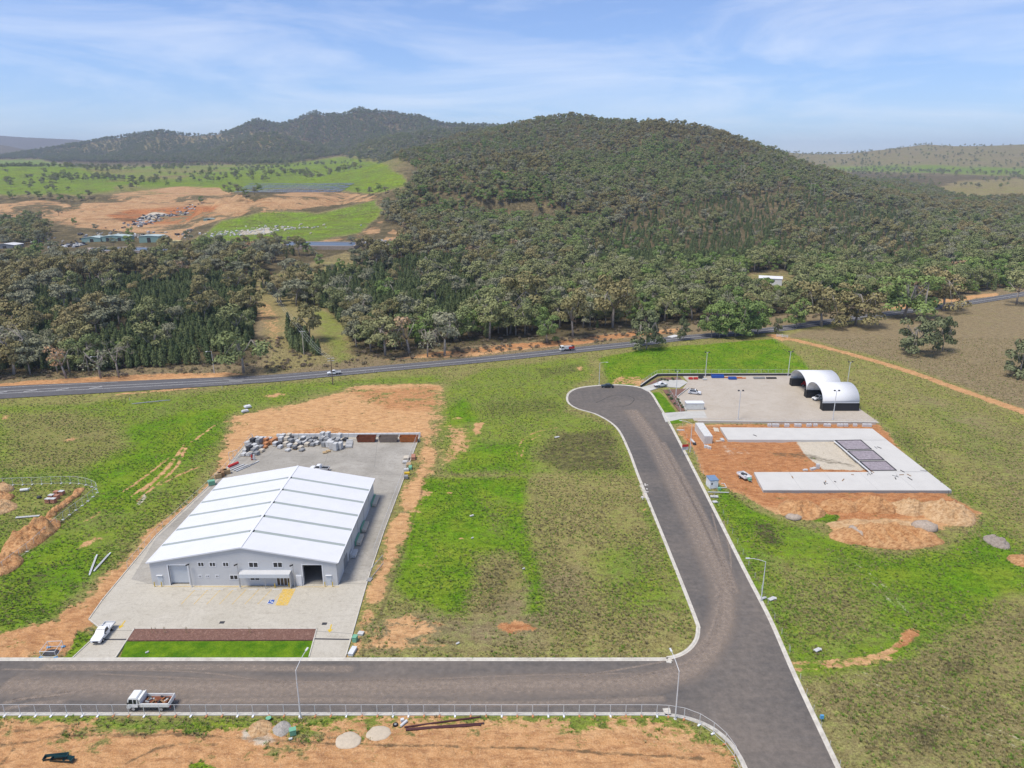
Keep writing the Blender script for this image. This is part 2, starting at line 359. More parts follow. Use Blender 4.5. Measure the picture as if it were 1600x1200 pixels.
# ------------------------------------------------------------------ mesh builder, things
def tag(o, label=None, cat=None, group=None, kind=None):
    if label: o['label'] = label
    if cat: o['category'] = cat
    if group: o['group'] = group
    if kind: o['kind'] = kind
    return o
def thing(name, label, cat, loc=(0, 0, 0), rotz=0.0, group=None):
    o = bpy.data.objects.new(name, None); COL.objects.link(o)
    o.empty_display_size = 0.1; o.location = loc; o.rotation_euler = (0, 0, rotz)
    return tag(o, label, cat, group)
class MB:
    def __init__(s): s.v = []; s.f = []
    def add(s, vs, fs):
        o = len(s.v); s.v += [tuple(p) for p in vs]; s.f += [tuple(i+o for i in f) for f in fs]; return s
    def box(s, c, d, rz=0.0, rx=0.0, ry=0.0):
        M3 = Matrix.Rotation(rz, 3, 'Z') @ Matrix.Rotation(ry, 3, 'Y') @ Matrix.Rotation(rx, 3, 'X')
        vs = [Vector(c) + M3 @ Vector((sx*d[0]/2, sy*d[1]/2, sz*d[2]/2)) for sz in (-1, 1) for sy in (-1, 1) for sx in (-1, 1)]
        return s.add(vs, [(0,2,3,1), (4,5,7,6), (0,1,5,4), (2,6,7,3), (0,4,6,2), (1,3,7,5)])
    def bbox(s, x0, x1, y0, y1, z0, z1): return s.box(((x0+x1)/2, (y0+y1)/2, (z0+z1)/2), (x1-x0, y1-y0, z1-z0))
    def tube(s, pts, r, n=6, cap=True):
        pts = [Vector(p) for p in pts]; rs = r if isinstance(r, (list, tuple)) else [r]*len(pts)
        rings = []; up = Vector((0.13, 0.07, 1)).normalized()
        for i, p in enumerate(pts):
            t = (pts[min(i+1, len(pts)-1)] - pts[max(i-1, 0)]).normalized()
            a = t.cross(up)
            if a.length < 1e-3: a = t.cross(Vector((1, 0, 0)))
            a.normalize(); b = t.cross(a)
            rings.append([p + (a*math.cos(2*math.pi*k/n) + b*math.sin(2*math.pi*k/n))*rs[i] for k in range(n)])
        vs = [q for rg in rings for q in rg]; fs = []
        for i in range(len(pts)-1):
            for k in range(n):
                fs.append((i*n+k, i*n+(k+1) % n, (i+1)*n+(k+1) % n, (i+1)*n+k))
        if cap: fs += [tuple(range(n))[::-1], tuple((len(pts)-1)*n+k for k in range(n))]
        return s.add(vs, fs)
    def prism(s, poly, z0, z1):               # vertical prism over an xy polygon
        n = len(poly); tri = tessellate_polygon([[Vector((p[0], p[1], 0)) for p in poly]])
        vs = [(p[0], p[1], z0) for p in poly] + [(p[0], p[1], z1) for p in poly]
        fs = [tuple(i+n for i in t) for t in tri] + [tuple(reversed(t)) for t in tri]
        fs += [(i, (i+1) % n, (i+1) % n+n, i+n) for i in range(n)]
        return s.add(vs, fs)
    def sheet(s, poly, z):
        tri = tessellate_polygon([[Vector((p[0], p[1], 0)) for p in poly]])
        vs = [(p[0], p[1], z) for p in poly]; out = []
        for t in tri:
            a, b, c = [Vector(vs[i]) for i in t]
            out.append(tuple(t) if (b-a).cross(c-a).z > 0 else tuple(reversed(t)))
        return s.add(vs, out)
    def sidepro(s, prof, w, taper=None):      # profile in xz, extruded across y; taper: list of half widths per point
        n = len(prof); ws = taper or [w]*n
        vs = [(p[0], -ws[i], p[1]) for i, p in enumerate(prof)] + [(p[0], ws[i], p[1]) for i, p in enumerate(prof)]
        tri = tessellate_polygon([[Vector((p[0], p[1], 0)) for p in prof]])
        fs = [tuple(t) for t in tri] + [tuple(i+n for i in reversed(t)) for t in tri]
        fs += [(i, (i+1) % n, (i+1) % n+n, i+n) for i in range(n)]
        return s.add(vs, fs)
    def ribbon(s, pts, w, z=None):            # flat strip along a polyline
        pts = [Vector((*p[:2], z if z is not None else p[2])) for p in pts]; L = []
        for i, p in enumerate(pts):
            t = (pts[min(i+1, len(pts)-1)]-pts[max(i-1, 0)]); t.z = 0; t.normalize(); nrm = Vector((-t.y, t.x, 0))
            ww = w[i] if isinstance(w, (list, tuple)) else w
            L += [p+nrm*ww/2, p-nrm*ww/2]
        return s.add(L, [(2*i, 2*i+1, 2*i+3, 2*i+2) for i in range(len(pts)-1)])
    def ell(s, c, r, nu=10, nv=6, jit=0.0, seed=0, half=False):
        rr = random.Random(seed); vs = []; fs = []
        for j in range(nv+1):
            th = (math.pi/2 if half else math.pi)*j/nv
            for i in range(nu):
                ph = 2*math.pi*i/nu; q = 1 + rr.uniform(-jit, jit)
                vs.append((c[0]+r[0]*math.sin(th)*math.cos(ph)*q, c[1]+r[1]*math.sin(th)*math.sin(ph)*q, c[2]+r[2]*math.cos(th)*q))
        for j in range(nv):
            for i in range(nu):
                fs.append((j*nu+i, (j+1)*nu+i, (j+1)*nu+(i+1) % nu, j*nu+(i+1) % nu))
        return s.add(vs, fs)
    def mesh(s, name, mat, smooth=False):
        me = bpy.data.meshes.new(name); me.from_pydata(s.v, [], s.f)
        if mat: me.materials.append(M(mat) if isinstance(mat, str) else mat)
        if smooth: me.shade_smooth()
        return me
    def build(s, name, mat, parent=None, smooth=False, world=False):
        if world and parent:
            l = parent.location; s.v = [(p[0]-l.x, p[1]-l.y, p[2]-l.z) for p in s.v]
        o = bpy.data.objects.new(name, s.mesh(name, mat, smooth)); COL.objects.link(o); o.parent = parent
        return o
def copy_tree(o, parent=None):
    c = o.copy(); COL.objects.link(c); c.parent = parent
    for ch in o.children: copy_tree(ch, c)
    return c

# ------------------------------------------------------------------ terrain
RIDGES = []                                   # crest lines read off the photograph, each at its own distance: (world pts, half width front/back)
def ridge(pts, w, wf=None):
    P = np.array([AT(*p[:3])+((p[3] if len(p) > 3 else 0),) for p in pts]); P[:, 2] -= np.interp(P[:, 1], [700, 2300, 2600, 9000], [14, 13, 17, 17]); RIDGES.append((P, w, wf or w))
ridge([(612,264,2250,150),(640,242,2200,210),(690,216,2120,320),(740,201,2040,480),(800,191,1950,560),(850,180,1800,650),(885,174,1700,720),(940,180,1600,760),(1000,185,1520,780),(1075,188,1420,780),(1130,204,1350,720),(1180,229,1300,660),(1250,262,1230,650),(1350,297,1150,500),(1450,322,1080,400)], 800, 900)
ridge([(612,322,830),(640,292,900),(690,256,950),(745,240,1000),(840,238,1080),(900,228,1200)], 330, 400)
ridge([(1030,190,1450),(1010,235,1150),(1000,290,900),(1000,340,760)], 260)
ridge([(1180,231,1290),(1200,275,1050),(1230,330,860)], 230)
ridge([(-260,258,4700),(-60,250,4600),(0,243,4500),(60,232,4500),(100,226,4500),(160,214,4500),(210,207,4450),(250,203,4400),(300,208,4500),(335,207,4600),(375,197,4600),(403,186,4500),(440,191,4500),(488,175,4400),(520,179,4400),(560,170,4300),(610,172,4200),(650,180,4100),(690,190,4000),(790,193,3800),(900,205,3800)], 1300, 620)
for sp in ([(403,187,4500),(385,215,4050),(365,240,3600)], [(490,176,4400),(470,212,3900),(455,240,3450)], [(562,171,4300),(590,205,3700),(612,236,3150)], [(250,204,4400),(232,226,3900),(215,246,3400)], [(110,225,4500),(125,240,4000),(140,252,3500)], [(330,208,4550),(312,228,4000),(300,247,3500)], [(520,180,4400),(525,215,3900),(530,242,3350)], [(650,181,4100),(680,205,3500)]): ridge(sp, 380)
ridge([(330,236,3500),(380,214,3500),(418,203,3500),(460,219,3300),(492,240,3100)], 500)
ridge([(500,248,3000),(550,228,3100),(600,212,3100),(660,203,3000),(740,196,2900),(820,195,2800)], 700)
ridge([(-300,204,10500),(0,209,10000),(40,212,10000),(110,215,10000),(200,224,9500),(320,235,9000)], 1800)
ridge([(-200,222,6500),(0,223,6500),(40,232,6300),(80,242,6000)], 800)
ridge([(1120,245,4800),(1200,231,4800),(1260,236,4700),(1320,236,4700),(1400,227,4600),(1450,221,4600),(1500,224,4500),(1550,223,4500),(1600,221,4500),(1750,226,4400),(2000,240,4400)], 1500)
ridge([(-200,256,2100),(0,252,2000),(60,252,1950),(120,264,1850),(170,283,1700)], 500)
ridge([(300,270,2300),(400,260,2300),(480,252,2350),(540,247,2400),(600,258,2300)], 600)
def base_h(x, y):
    u = x/np.maximum(y, 1)
    left = np.interp(y, [0, 800, 1200, 1800, 2500, 3500, 12000], [0, 0, 27, 47, 62, 75, 110])
    right = np.interp(y, [0, 1150, 2000, 3000, 4500, 12000], [0, 0, 19, 40, 55, 90])
    w = sstep(-0.15, 0.2, u)
    return left*(1-w) + right*w
MOUND = dict(c=AT(455, 303, 1060), r=(150, 230))
def height(x, y):
    x, y = np.asarray(x, float), np.asarray(y, float)
    b = base_h(x, y); acc = np.zeros_like(b); fm = np.zeros_like(b)
    for P, wb, wf in RIDGES:
        best = np.full(b.shape, 1e18); zc = np.zeros_like(b); side = np.zeros_like(b); wp = np.zeros_like(b)
        for a, c in zip(P[:-1], P[1:]):
            ex, ey = c[0]-a[0], c[1]-a[1]
            t = np.clip(((x-a[0])*ex+(y-a[1])*ey)/(ex*ex+ey*ey), 0, 1)
            cx, cy = a[0]+ex*t, a[1]+ey*t
            d = (x-cx)**2+(y-cy)**2; m = d < best
            best = np.where(m, d, best); zc = np.where(m, a[2]+(c[2]-a[2])*t, zc); side = np.where(m, y-cy, side); wp = np.where(m, a[3]+(c[3]-a[3])*t, wp)
        d = np.sqrt(best); w = np.where(wp > 0, wp, np.where(side > 0, wb, wf))
        t = np.clip(d/w, 0, 1); f = 0.3*(0.5+0.5*np.cos(np.pi*t)) + 0.7*(1-t)**1.45
        fm = np.maximum(fm, f*(zc > b+5)); acc += (np.maximum(zc-b, 0)*f/100)**11
    hh = 100*acc**(1/11)
    n = fbm(x/120, y/170, 4, 3)*0.3 + (0.55-2.2*np.abs(fbm(x/230, y/420, 3, 11)))*0.7
    z = b + hh + (n-0.05)*np.minimum(hh*0.30, 42)*sstep(0, 40, hh)*(1-fm**2)
    # the tip mound and the cut behind it
    mx, my, mz = MOUND['c']
    q = np.sqrt(((x-mx)/MOUND['r'][0])**2 + ((y-my)/MOUND['r'][1])**2)
    z = np.maximum(z, np.where(q < 1.25, mz*(1-sstep(0.35, 1.2, q)), -99))
    u_ = x/np.maximum(y, 1); tm = sstep(900, 980, y)*(1-sstep(1300, 1450, y))*(1-sstep(-.36, -.30, u_)); z = z + tm*3.0*np.sin(z*0.75 + 2*fbm(x/80, y/80, 2, 33))
    z = z + sstep(420, 600, y)*fbm(x/60, y/60, 4, 5)*1.2
    return z

# --- plan of the paved pieces (world xy)
W_PATH = [(-160,1033),(0,1033),(500,1033),(1000,1033),(1045,1031),(1072,1022),(1089,1005),(1094,985),(1088,962),(1044,852),(1000,745),(984,703),(965,668),(935,648),(903,638),(889,628),(890,615),(905,607),(935,603),(965,602),(995,605),(1014,613),(1028,634),(1050,672),(1110,790),(1160,890),(1200,968),(1240,1060),(1310,1210),(1350,1300)]
S_PATH = [(-160,1113),(0,1113),(500,1113),(1000,1113),(1040,1114),(1080,1121),(1115,1136),(1142,1158),(1160,1183),(1172,1210),(1185,1245),(1200,1300)]
def smooth_path(px): return spline(GP(px), 6)
W_LINE, S_LINE = smooth_path(W_PATH), smooth_path(S_PATH)
STREET = W_LINE + S_LINE[::-1]
YARD = GP([(139,968),(160,938),(243,838),(345,742),(392,684),(655,683),(632,745),(600,830),(575,905),(548,1000),(540,1028),(483,1028),(495,982),(210,982),(180,1030),(112,1030),(160,985)])
HW_C = [(-400,648),(-150,624),(0,613.5),(200,603.5),(400,593),(500,585),(600,576),(700,567),(800,557.5),(900,547),(1000,536.5),(1060,529),(1200,516),(1300,502),(1400,488.5),(1500,475),(1580,462.5),(1660,450),(1760,438)]
HW_W = [17,16.5,16.5,14,10.5,9.5,9,9,9,9,9,9,9,9,9,9,9,9,9]
HW = spline(GP(HW_C), 8)
HWW = list(np.interp(np.linspace(0, 1, len(HW)), np.linspace(0, 1, len(HW_W)), HW_W))
HW_L = []; HW_R = []
for i, p in enumerate(HW):
    t = (Vector(HW[min(i+1, len(HW)-1)])-Vector(HW[max(i-1, 0)])).normalized(); nrm = Vector((-t.y, t.x))
    HW_L.append(tuple(Vector(p)+nrm*HWW[i]/2)); HW_R.append(tuple(Vector(p)-nrm*HWW[i]/2))
HWPOLY = HW_L + HW_R[::-1]
RYARD = GP([(1085,658),(1370,661),(1247,587),(1067,588),(1075,597),(1063,612),(1058,620),(1072,640)])
RYARD[1] = (118.3, RYARD[1][1]); RYARD[2] = (118.3, 268.0)
DRIVE_A = GP([(1000,606),(1012,612),(1035,604),(1062,606),(1075,598),(1068,594),(1036,594),(1018,601)])
DRIVE_B = GP([(1034,646),(1040,660),(1064,655),(1105,653),(1100,642),(1073,643)])
PAVED = [STREET, YARD, HWPOLY, RYARD, DRIVE_A, DRIVE_B, GP([(180,1029),(212,982),(496,982),(484,1029)]), GP([(1000,607),(1028,588),(1068,588),(1072,643),(1034,648)])]

# --- masks on the near ground (polygons read in the photograph, laid out on the ground)
def near_masks(x, y):
    wx_, wy_ = fbm(x/16, y/16, 4, 81), fbm(x/16, y/16, 4, 82); xo, yo = x, y; x = x + 2.2*wx_; y = y + 2.8*wy_
    n = x.shape; dirt = np.zeros(n); lush = np.full(n, 0.30); weed = np.full(n, 0.12)
    red = np.full(n, 0.25); pale = np.zeros(n); brown = np.zeros(n); dark = np.zeros(n)
    def P(arr, poly, val, soft=2.0, mode='set'):
        w = GP(poly); xs = [p[0] for p in w]; ys = [p[1] for p in w]
        m = (x > min(xs)-soft*3) & (x < max(xs)+soft*3) & (y > min(ys)-soft*3) & (y < max(ys)+soft*3)
        if not m.any(): return
        soft_ = soft*(1.5 if arr is dirt and val > 0 else 1.0); k = sstep(-soft_*0.7, soft_, poly_sd(x[m], y[m], w) + 0.35*soft_*fbm(x[m]/9, y[m]/9, 3, 61))
        if mode == 'set': arr[m] = arr[m]*(1-k) + val*k
        else: arr[m] = np.maximum(arr[m], val*k)
    def Ln(arr, pts, val, w, soft=0.5, x=xo, y=yo):
        x = x + .25*(wx_); y = y + .4*wy_
        wp = GP(pts); xs = [p[0] for p in wp]; ys = [p[1] for p in wp]
        m = (x > min(xs)-w*3) & (x < max(xs)+w*3) & (y > min(ys)-w*3) & (y < max(ys)+w*3)
        if m.any(): arr[m] = np.maximum(arr[m], val*(1-sstep(w/2-soft/2, w/2+soft, seg_d(x[m], y[m], spline(wp, 4)))))
    # left field
    P(lush, [(-100,636),(100,632),(330,612),(420,600),(690,585),(700,600),(560,602),(430,632),(355,650),(345,700),(310,760),(160,900),(60,970),(-100,1000)], 0.62, 5)
    P(lush, [(120,720),(200,668),(300,640),(350,640),(345,690),(260,740),(200,800),(130,790),(160,770),(150,745)], 0.85, 4)
    P(weed, [(0,645),(110,640),(190,655),(215,700),(130,735),(0,735)], 0.50, 6)
    P(lush, [(0,645),(110,640),(190,655),(215,700),(130,735),(0,735)], 0.35, 6)
    P(weed, [(20,900),(80,880),(110,905),(50,950),(0,955)], 0.6, 4)
    P(weed, [(230,780),(330,700),(345,705),(250,830),(150,920),(110,930)], 0.35, 4)
    P(lush, [(0,890),(90,840),(140,850),(160,880),(90,960),(0,990)], 0.85, 4)
    for ln in ([(215,782),(270,735),(292,700)], [(222,768),(262,732),(288,695)], [(205,775),(250,742),(276,712)], [(236,765),(285,740),(310,730)], [(300,690),(335,665),(350,660)], [(190,770),(230,742),(265,715)]):
        Ln(dirt, ln, 0.62, 0.9)
    P(dirt, [(112,862),(150,838),(172,840),(130,860)], 0.75, 1.2); P(dirt, [(128,815),(160,795),(165,800),(135,818)], 0.6, 1)
    P(pale, [(205,785),(222,765),(228,775),(212,792)], 0.7, 1)
    P(dirt, [(90,690),(115,683),(122,688),(98,694)], 0.7, 1); P(dirt, [(0,650),(14,650),(12,656),(0,657)], 0.7, 1)
    # temporary works area
    P(lush, [(0,755),(100,752),(150,760),(120,800),(60,850),(0,890)], 0.45, 3); P(weed, [(90,775),(140,760),(130,800),(60,850),(40,850)], 0.6, 2)
    P(dirt, [(0,870),(10,835),(40,820),(70,805),(85,820),(60,845),(20,868)], 0.8, 2)
    P(dirt, [(0,762),(16,765),(20,790),(0,800)], 0.85, 1.5)
    # bare ground behind and beside the warehouse yard
    P(dirt, [(352,668),(360,650),(430,638),(520,618),(556,604),(640,600),(692,602),(690,628),(676,655),(678,680),(660,684),(530,680),(400,686),(360,735),(320,780),(250,845),(170,935),(138,975),(112,1028),(0,1029),(-120,1029),(-120,1000),(0,988),(60,968),(120,935),(180,880),(262,812),(330,740)], 1.0, 2.5)
    P(dirt, [(545,612),(560,606),(690,604),(688,625),(660,640),(600,640)], 0.68, 3); P(red, [(545,612),(690,604),(680,640),(600,640)], 0.65, 3)
    P(dirt, [(395,642),(430,634),(455,636),(430,644)], 0.85, 1.5)
    P(dirt, [(404,617),(440,612),(452,616),(420,622)], 0.7, 1.5)
    P(red, [(0,985),(140,930),(300,790),(340,740),(330,780),(140,980),(110,1028),(0,1028)], 0.55, 4)
    P(lush, [(98,1028),(118,985),(142,990),(112,1029)], 1.0, 1); P(dirt, [(98,1029),(118,985),(142,990),(112,1030)], 0.0, 1)
    Ln(weed, [(360,690),(320,760),(260,815),(165,925),(140,965)], 0.6, 1.2)
    # strip right of the yard
    P(dirt, [(660,684),(676,680),(682,720),(668,745),(652,800),(632,850),(608,900),(592,950),(572,1000),(556,1029),(538,1029),(575,912),(605,832),(640,742)], 0.95, 2.0)
    P(dirt, [(690,690),(700,665),(740,672),(745,690),(720,720),(680,730)], 0.62, 3)
    P(dirt, [(655,600),(690,605),(700,650),(690,690),(672,690)], 0.60, 3)
    P(dirt, [(740,662),(756,660),(758,680),(742,682)], 0.8, 1)
    P(dirt, [(590,965),(640,958),(700,975),(690,1010),(560,1029),(560,1000)], 0.62, 3); P(brown, [(560,960),(850,960),(860,1010),(560,1029)], 0.8, 4)
    P(dirt, [(775,985),(815,978),(858,988),(840,993),(790,994)], 0.85, 1.0); P(red, [(775,980),(860,980),(860,996),(775,996)], 0.8, 1)
    P(dirt, [(600,1010),(700,1008),(720,1014),(600,1026)], 0.58, 2)
    # lots in the middle
    P(lush, [(700,600),(760,575),(915,556),(925,590),(890,612),(890,640),(960,668),(1000,742),(690,735),(680,690)], 0.58, 3)
    P(lush, [(700,640),(730,620),(740,660),(700,665)], 0.9, 3); P(lush, [(745,690),(830,690),(825,735),(700,736)], 0.85, 4)
    P(weed, [(750,625),(880,618),(890,645),(800,655),(740,650)], 0.60, 4); P(weed, [(860,675),(960,670),(985,735),(880,740),(830,715)], 0.72, 4)
    P(lush, [(860,675),(960,670),(985,735),(880,740),(830,715)], 0.42, 4)
    P(weed, [(830,575),(905,565),(915,580),(850,595)], 0.6, 3); P(weed, [(980,600),(1000,590),(930,592),(940,604)], 0.5, 2)
    P(lush, [(640,800),(650,745),(830,742),(825,800),(838,860),(858,965),(832,965),(815,895),(800,862),(740,868),(738,905),(732,960),(690,965),(625,935),(612,915)], 0.95, 3)
    P(lush, [(745,780),(800,775),(805,840),(760,850)], 0.65, 4)
    P(weed, [(745,885),(775,862),(805,875),(820,940),(818,965),(740,965)], 0.58, 3); P(lush, [(745,885),(775,862),(805,875),(820,940),(818,965),(740,965)], 0.22, 3)
    P(lush, [(825,745),(1000,748),(1090,985),(1050,1025),(700,1026),(735,985),(860,980),(835,860),(822,800)], 0.26, 3)
    P(weed, [(820,765),(1000,755),(1060,900),(1075,980),(900,1010),(850,960),(835,860)], 0.34, 5)
    P(lush, [(930,860),(1000,850),(1060,930),(1060,960),(960,955)], 0.62, 5); P(lush, [(1005,760),(1020,800),(1090,960),(1075,960),(1000,800)], 0.6, 2)
    P(brown, [(850,890),(900,880),(930,970),(860,985),(740,985),(745,960)], 0.6, 4)
    for ln in ([(808,712),(815,690),(840,675),(870,668)], [(815,714),(822,694),(845,680)]): Ln(dirt, ln, 0.5, 0.6)
    P(pale, [(1000,755),(1008,756),(1014,778),(1004,782)], 0.75, 1)
    for (cx_, cy_, rx_, ry_) in ((668,770,10,6),(655,800,8,5),(700,770,8,3),(722,842,8,4),(712,655,8,3),(648,870,8,4),(660,885,10,4),(735,752,5,2),(690,610,6,3),(726,700,7,4),(905,575,6,3),(922,585,5,3),(700,985,16,4),(640,985,20,6),(760,1012,30,3),(860,640,6,2),(1008,800,4,3),(930,640,10,2),(955,655,8,2)):
        P(dirt, [(cx_+rx_*math.cos(a), cy_+ry_*math.sin(a)) for a in np.linspace(0, 6.28, 9)[:-1]], 0.62, 1.0)
    # right of the street
    P(lush, [(935,560),(1010,545),(1100,538),(1210,528),(1240,548),(1272,585),(1247,588),(1040,585),(1010,590),(985,602),(950,600)], 1.0, 2)
    P(dirt, [(950,600),(965,588),(1000,590),(1015,594),(1003,606),(985,602)], 0.64, 1.5)
    P(brown, [(1215,525),(1600,455),(1900,430),(1900,800),(1600,640),(1400,565),(1260,530)], 0.85, 4); P(lush, [(1215,525),(1600,455),(1900,430),(1900,800),(1600,640),(1400,565),(1260,530)], 0.13, 4)
    P(lush, [(1240,545),(1400,580),(1600,655),(1800,750),(1800,1300),(1600,860),(1480,740),(1380,660),(1280,575)], 0.30, 4); P(brown, [(1400,600),(1600,670),(1700,720),(1700,850),(1600,800),(1500,700)], 0.5, 8)
    P(lush, [(1440,620),(1560,690),(1600,740),(1560,740),(1450,670)], 0.45, 8); P(lush, [(1300,600),(1400,650),(1500,760),(1600,850),(1560,840),(1400,690)], 0.48, 5)
    P(weed, [(1340,620),(1430,680),(1520,780),(1480,750),(1400,690)], 0.55, 3)
    Ln(dirt, [(1205,524),(1240,531),(1300,546),(1400,574),(1500,609),(1600,644),(1720,690)], 1.0, 4.2, 1.0); Ln(red, [(1205,524),(1240,531),(1300,546),(1400,574),(1500,609),(1600,644),(1720,690)], 0.4, 6)
    P(lush, [(1100,770),(1125,790),(1200,812),(1300,838),(1380,868),(1480,862),(1530,815),(1600,865),(1700,900),(1700,930),(1600,935),(1500,985),(1420,1040),(1260,1052),(1235,1040)], 0.74, 3)
    P(lush, [(1290,850),(1380,872),(1480,868),(1560,840),(1600,870),(1600,930),(1500,950),(1420,930),(1360,880)], 0.92, 5)
    P(lush, [(1125,760),(1180,800),(1230,820),(1160,830),(1120,800)], 0.9, 2)
    P(weed, [(1160,815),(1215,820),(1235,860),(1190,860)], 0.75, 2.5); P(weed, [(1200,870),(1330,900),(1380,980),(1300,1020),(1230,990)], 0.36, 6); P(lush, [(1200,870),(1330,900),(1380,980),(1300,1020),(1230,990)], 0.42, 6)
    P(lush, [(1265,1060),(1400,1046),(1500,995),(1600,950),(1800,920),(1800,1400),(1360,1400),(1300,1180)], 0.27, 2.5); P(brown, [(1265,1060),(1400,1046),(1500,995),(1600,950),(1800,920),(1800,1400),(1360,1400),(1300,1180)], 0.3, 2.5)
    P(weed, [(1290,1060),(1400,1055),(1500,1010),(1600,970),(1600,1200),(1330,1200)], 0.36, 6); P(weed, [(1470,1035),(1520,1030),(1530,1060),(1480,1065)], 0.7, 2); P(weed, [(1420,1140),(1480,1140),(1470,1190),(1430,1190)], 0.75, 2)
    for ln in ([(1330,1050),(1430,1100),(1600,1172)], [(1345,1050),(1450,1095),(1600,1158)]): Ln(pale, ln, 0.5, 0.5)
    for ln in ([(1235,1036),(1300,1034),(1380,1022),(1430,985)], [(1240,1044),(1310,1041),(1390,1028)]): Ln(dirt, ln, 0.60, 1.2)
    for ln in ([(1310,865),(1370,905),(1420,960),(1450,985)], [(1300,868),(1350,900),(1395,945)]): Ln(pale, ln, 0.42, 1.0)
    P(dirt, [(1395,985),(1420,978),(1437,995),(1420,1018),(1398,1010)], 0.8, 1.2); P(red, [(1395,980),(1440,980),(1440,1020),(1395,1020)], 0.8, 1)
    # building site
    P(dirt, [(1058,668),(1085,662),(1130,664),(1372,662),(1400,690),(1450,745),(1488,780),(1526,800),(1510,816),(1460,828),(1470,850),(1420,858),(1340,850),(1290,825),(1300,815),(1215,808),(1190,790),(1150,772),(1110,750),(1085,712),(1075,690)], 1.0, 1.2)
    P(red, [(1058,668),(1130,664),(1372,662),(1490,780),(1526,800),(1300,815),(1190,790),(1110,750)], 0.85, 2)
    P(pale, [(1246,689),(1310,688),(1366,738),(1285,738),(1258,712)], 0.85, 1.5); P(pale, [(1110,690),(1160,700),(1200,715),(1120,720)], 0.40, 3)
    P(weed, [(1190,708),(1260,704),(1300,716),(1350,730),(1340,734),(1270,722)], 0.62, 2)
    P(dirt, [(1250,808),(1278,800),(1310,803),(1308,815),(1270,815)], 0.0, 1); P(lush, [(1250,808),(1278,800),(1310,803),(1308,815),(1270,815)], 1.0, 1)
    # front works strip
    P(dirt, [(-200,1122),(100,1124),(300,1132),(500,1128),(620,1122),(760,1130),(900,1142),(1060,1140),(1112,1158),(1150,1200),(1170,1330),(-300,1330)], 0.88, 1.5); P(red, [(-200,1122),(600,1130),(1150,1170),(1170,1330),(-300,1330)], 0.45, 2)
    P(dirt, [(380,1120),(600,1118),(1060,1122),(1120,1150),(1130,1180),(900,1175),(700,1165),(420,1160)], 0.60, 2)
    P(dirt, [(780,1150),(900,1145),(1020,1150),(1060,1160),(1040,1185),(900,1180)], 0.80, 2); P(dirt, [(-200,1118),(60,1120),(110,1140),(60,1160),(-200,1170)], 0.8, 2)
    P(pale, [(385,1125),(425,1130),(440,1150),(400,1160),(380,1150)], 0.55, 1.2)
    P(lush, [(-200,1116),(1040,1117),(1100,1140),(1120,1160),(900,1150),(600,1140),(300,1140),(100,1128)], 0.62, 1)
    for ln in ([(0,1165),(120,1150),(300,1148),(500,1160),(800,1172),(1100,1186)], [(0,1145),(60,1138),(100,1135),(102,1142),(60,1168)], [(200,1190),(260,1165),(340,1162)], [(0,1195),(20,1170),(15,1160)]): Ln(weed, ln, 0.75, 0.7)
    P(dirt, [(308,1188),(330,1182),(350,1190),(345,1205),(312,1205)], 0.0, 0.6); P(lush, [(308,1188),(330,1182),(350,1190),(345,1205),(312,1205)], 1, 0.6)
    for ps, v, so in (([(1165,815),(1210,822),(1232,858),(1195,858),(1175,838)], .62, 2), ([(870,685),(955,672),(975,720),(900,735),(845,712)], .50, 4), ([(770,632),(870,622),(880,642),(810,652)], .42, 3), ([(840,578),(900,568),(905,580),(850,592)], .42, 3), ([(745,890),(778,866),(800,880),(795,905),(750,915)], .45, 2), ([(960,905),(1000,900),(1015,925),(970,930)], .5, 2), ([(1020,940),(1060,935),(1062,955),(1030,958)], .48, 2), ([(1475,1038),(1518,1034),(1528,1056),(1485,1060)], .6, 2), ([(1425,1142),(1475,1142),(1470,1188),(1432,1188)], .58, 2), ([(1340,1090),(1400,1085),(1420,1110),(1350,1115)], .42, 3),
            ([(30,905),(80,885),(95,905),(45,940)], .5, 3), ([(130,690),(190,672),(200,690),(150,705)], .4, 3), ([(0,690),(60,680),(80,715),(0,720)], .38, 4), ([(1370,650),(1420,680),(1490,760),(1460,740),(1400,690)], .42, 3), ([(1480,690),(1540,720),(1560,760),(1500,730)], .4, 4), ([(825,770),(850,762),(850,785),(830,790)], .5, 2), ([(1190,708),(1250,704),(1300,714),(1352,730),(1340,735),(1270,722),(1215,716)], .62, 2), ([(1215,775),(1480,778),(1500,786),(1230,784)], .35, 1.5), ([(940,790),(1000,780),(1010,800),(950,805)], .38, 3)): P(dark, ps, v, so)
    for ln in ([(0,1165),(120,1150),(300,1148),(500,1160),(800,1172),(1100,1186)], [(0,1145),(60,1138),(100,1135),(102,1142),(60,1168)], [(200,1190),(260,1165),(340,1162)], [(0,1195),(20,1170),(15,1160)], [(1130,760),(1165,790),(1215,815)], [(1140,755),(1180,785),(1230,810)], [(150,950),(230,868),(300,800),(345,750)], [(590,970),(620,890),(650,800),(668,735)]): Ln(dark, ln, 0.62, 0.6)
    # highway verges and the woodland floor beyond
    hwc = [G(*p) for p in HW_C]
    north = yo > np.interp(xo, [p[0] for p in hwc], [p[1] for p in hwc])
    brown[north] = np.maximum(brown[north], 0.9); lush[north] = 0.12; weed[north] = np.where(yo[north]-np.interp(xo[north], [p[0] for p in hwc], [p[1] for p in hwc]) > 26, 0.85, 0.45)  # woodland floor: leaf litter, darkened further to paint in shade between trees
    P(dirt, [(-100,606),(0,598),(120,590),(250,584),(350,581),(385,584),(340,590),(200,598),(0,609),(-100,616)], 0.95, 1.5); P(red, [(-100,605),(0,597),(250,583),(385,583),(0,609)], 0.5, 1)
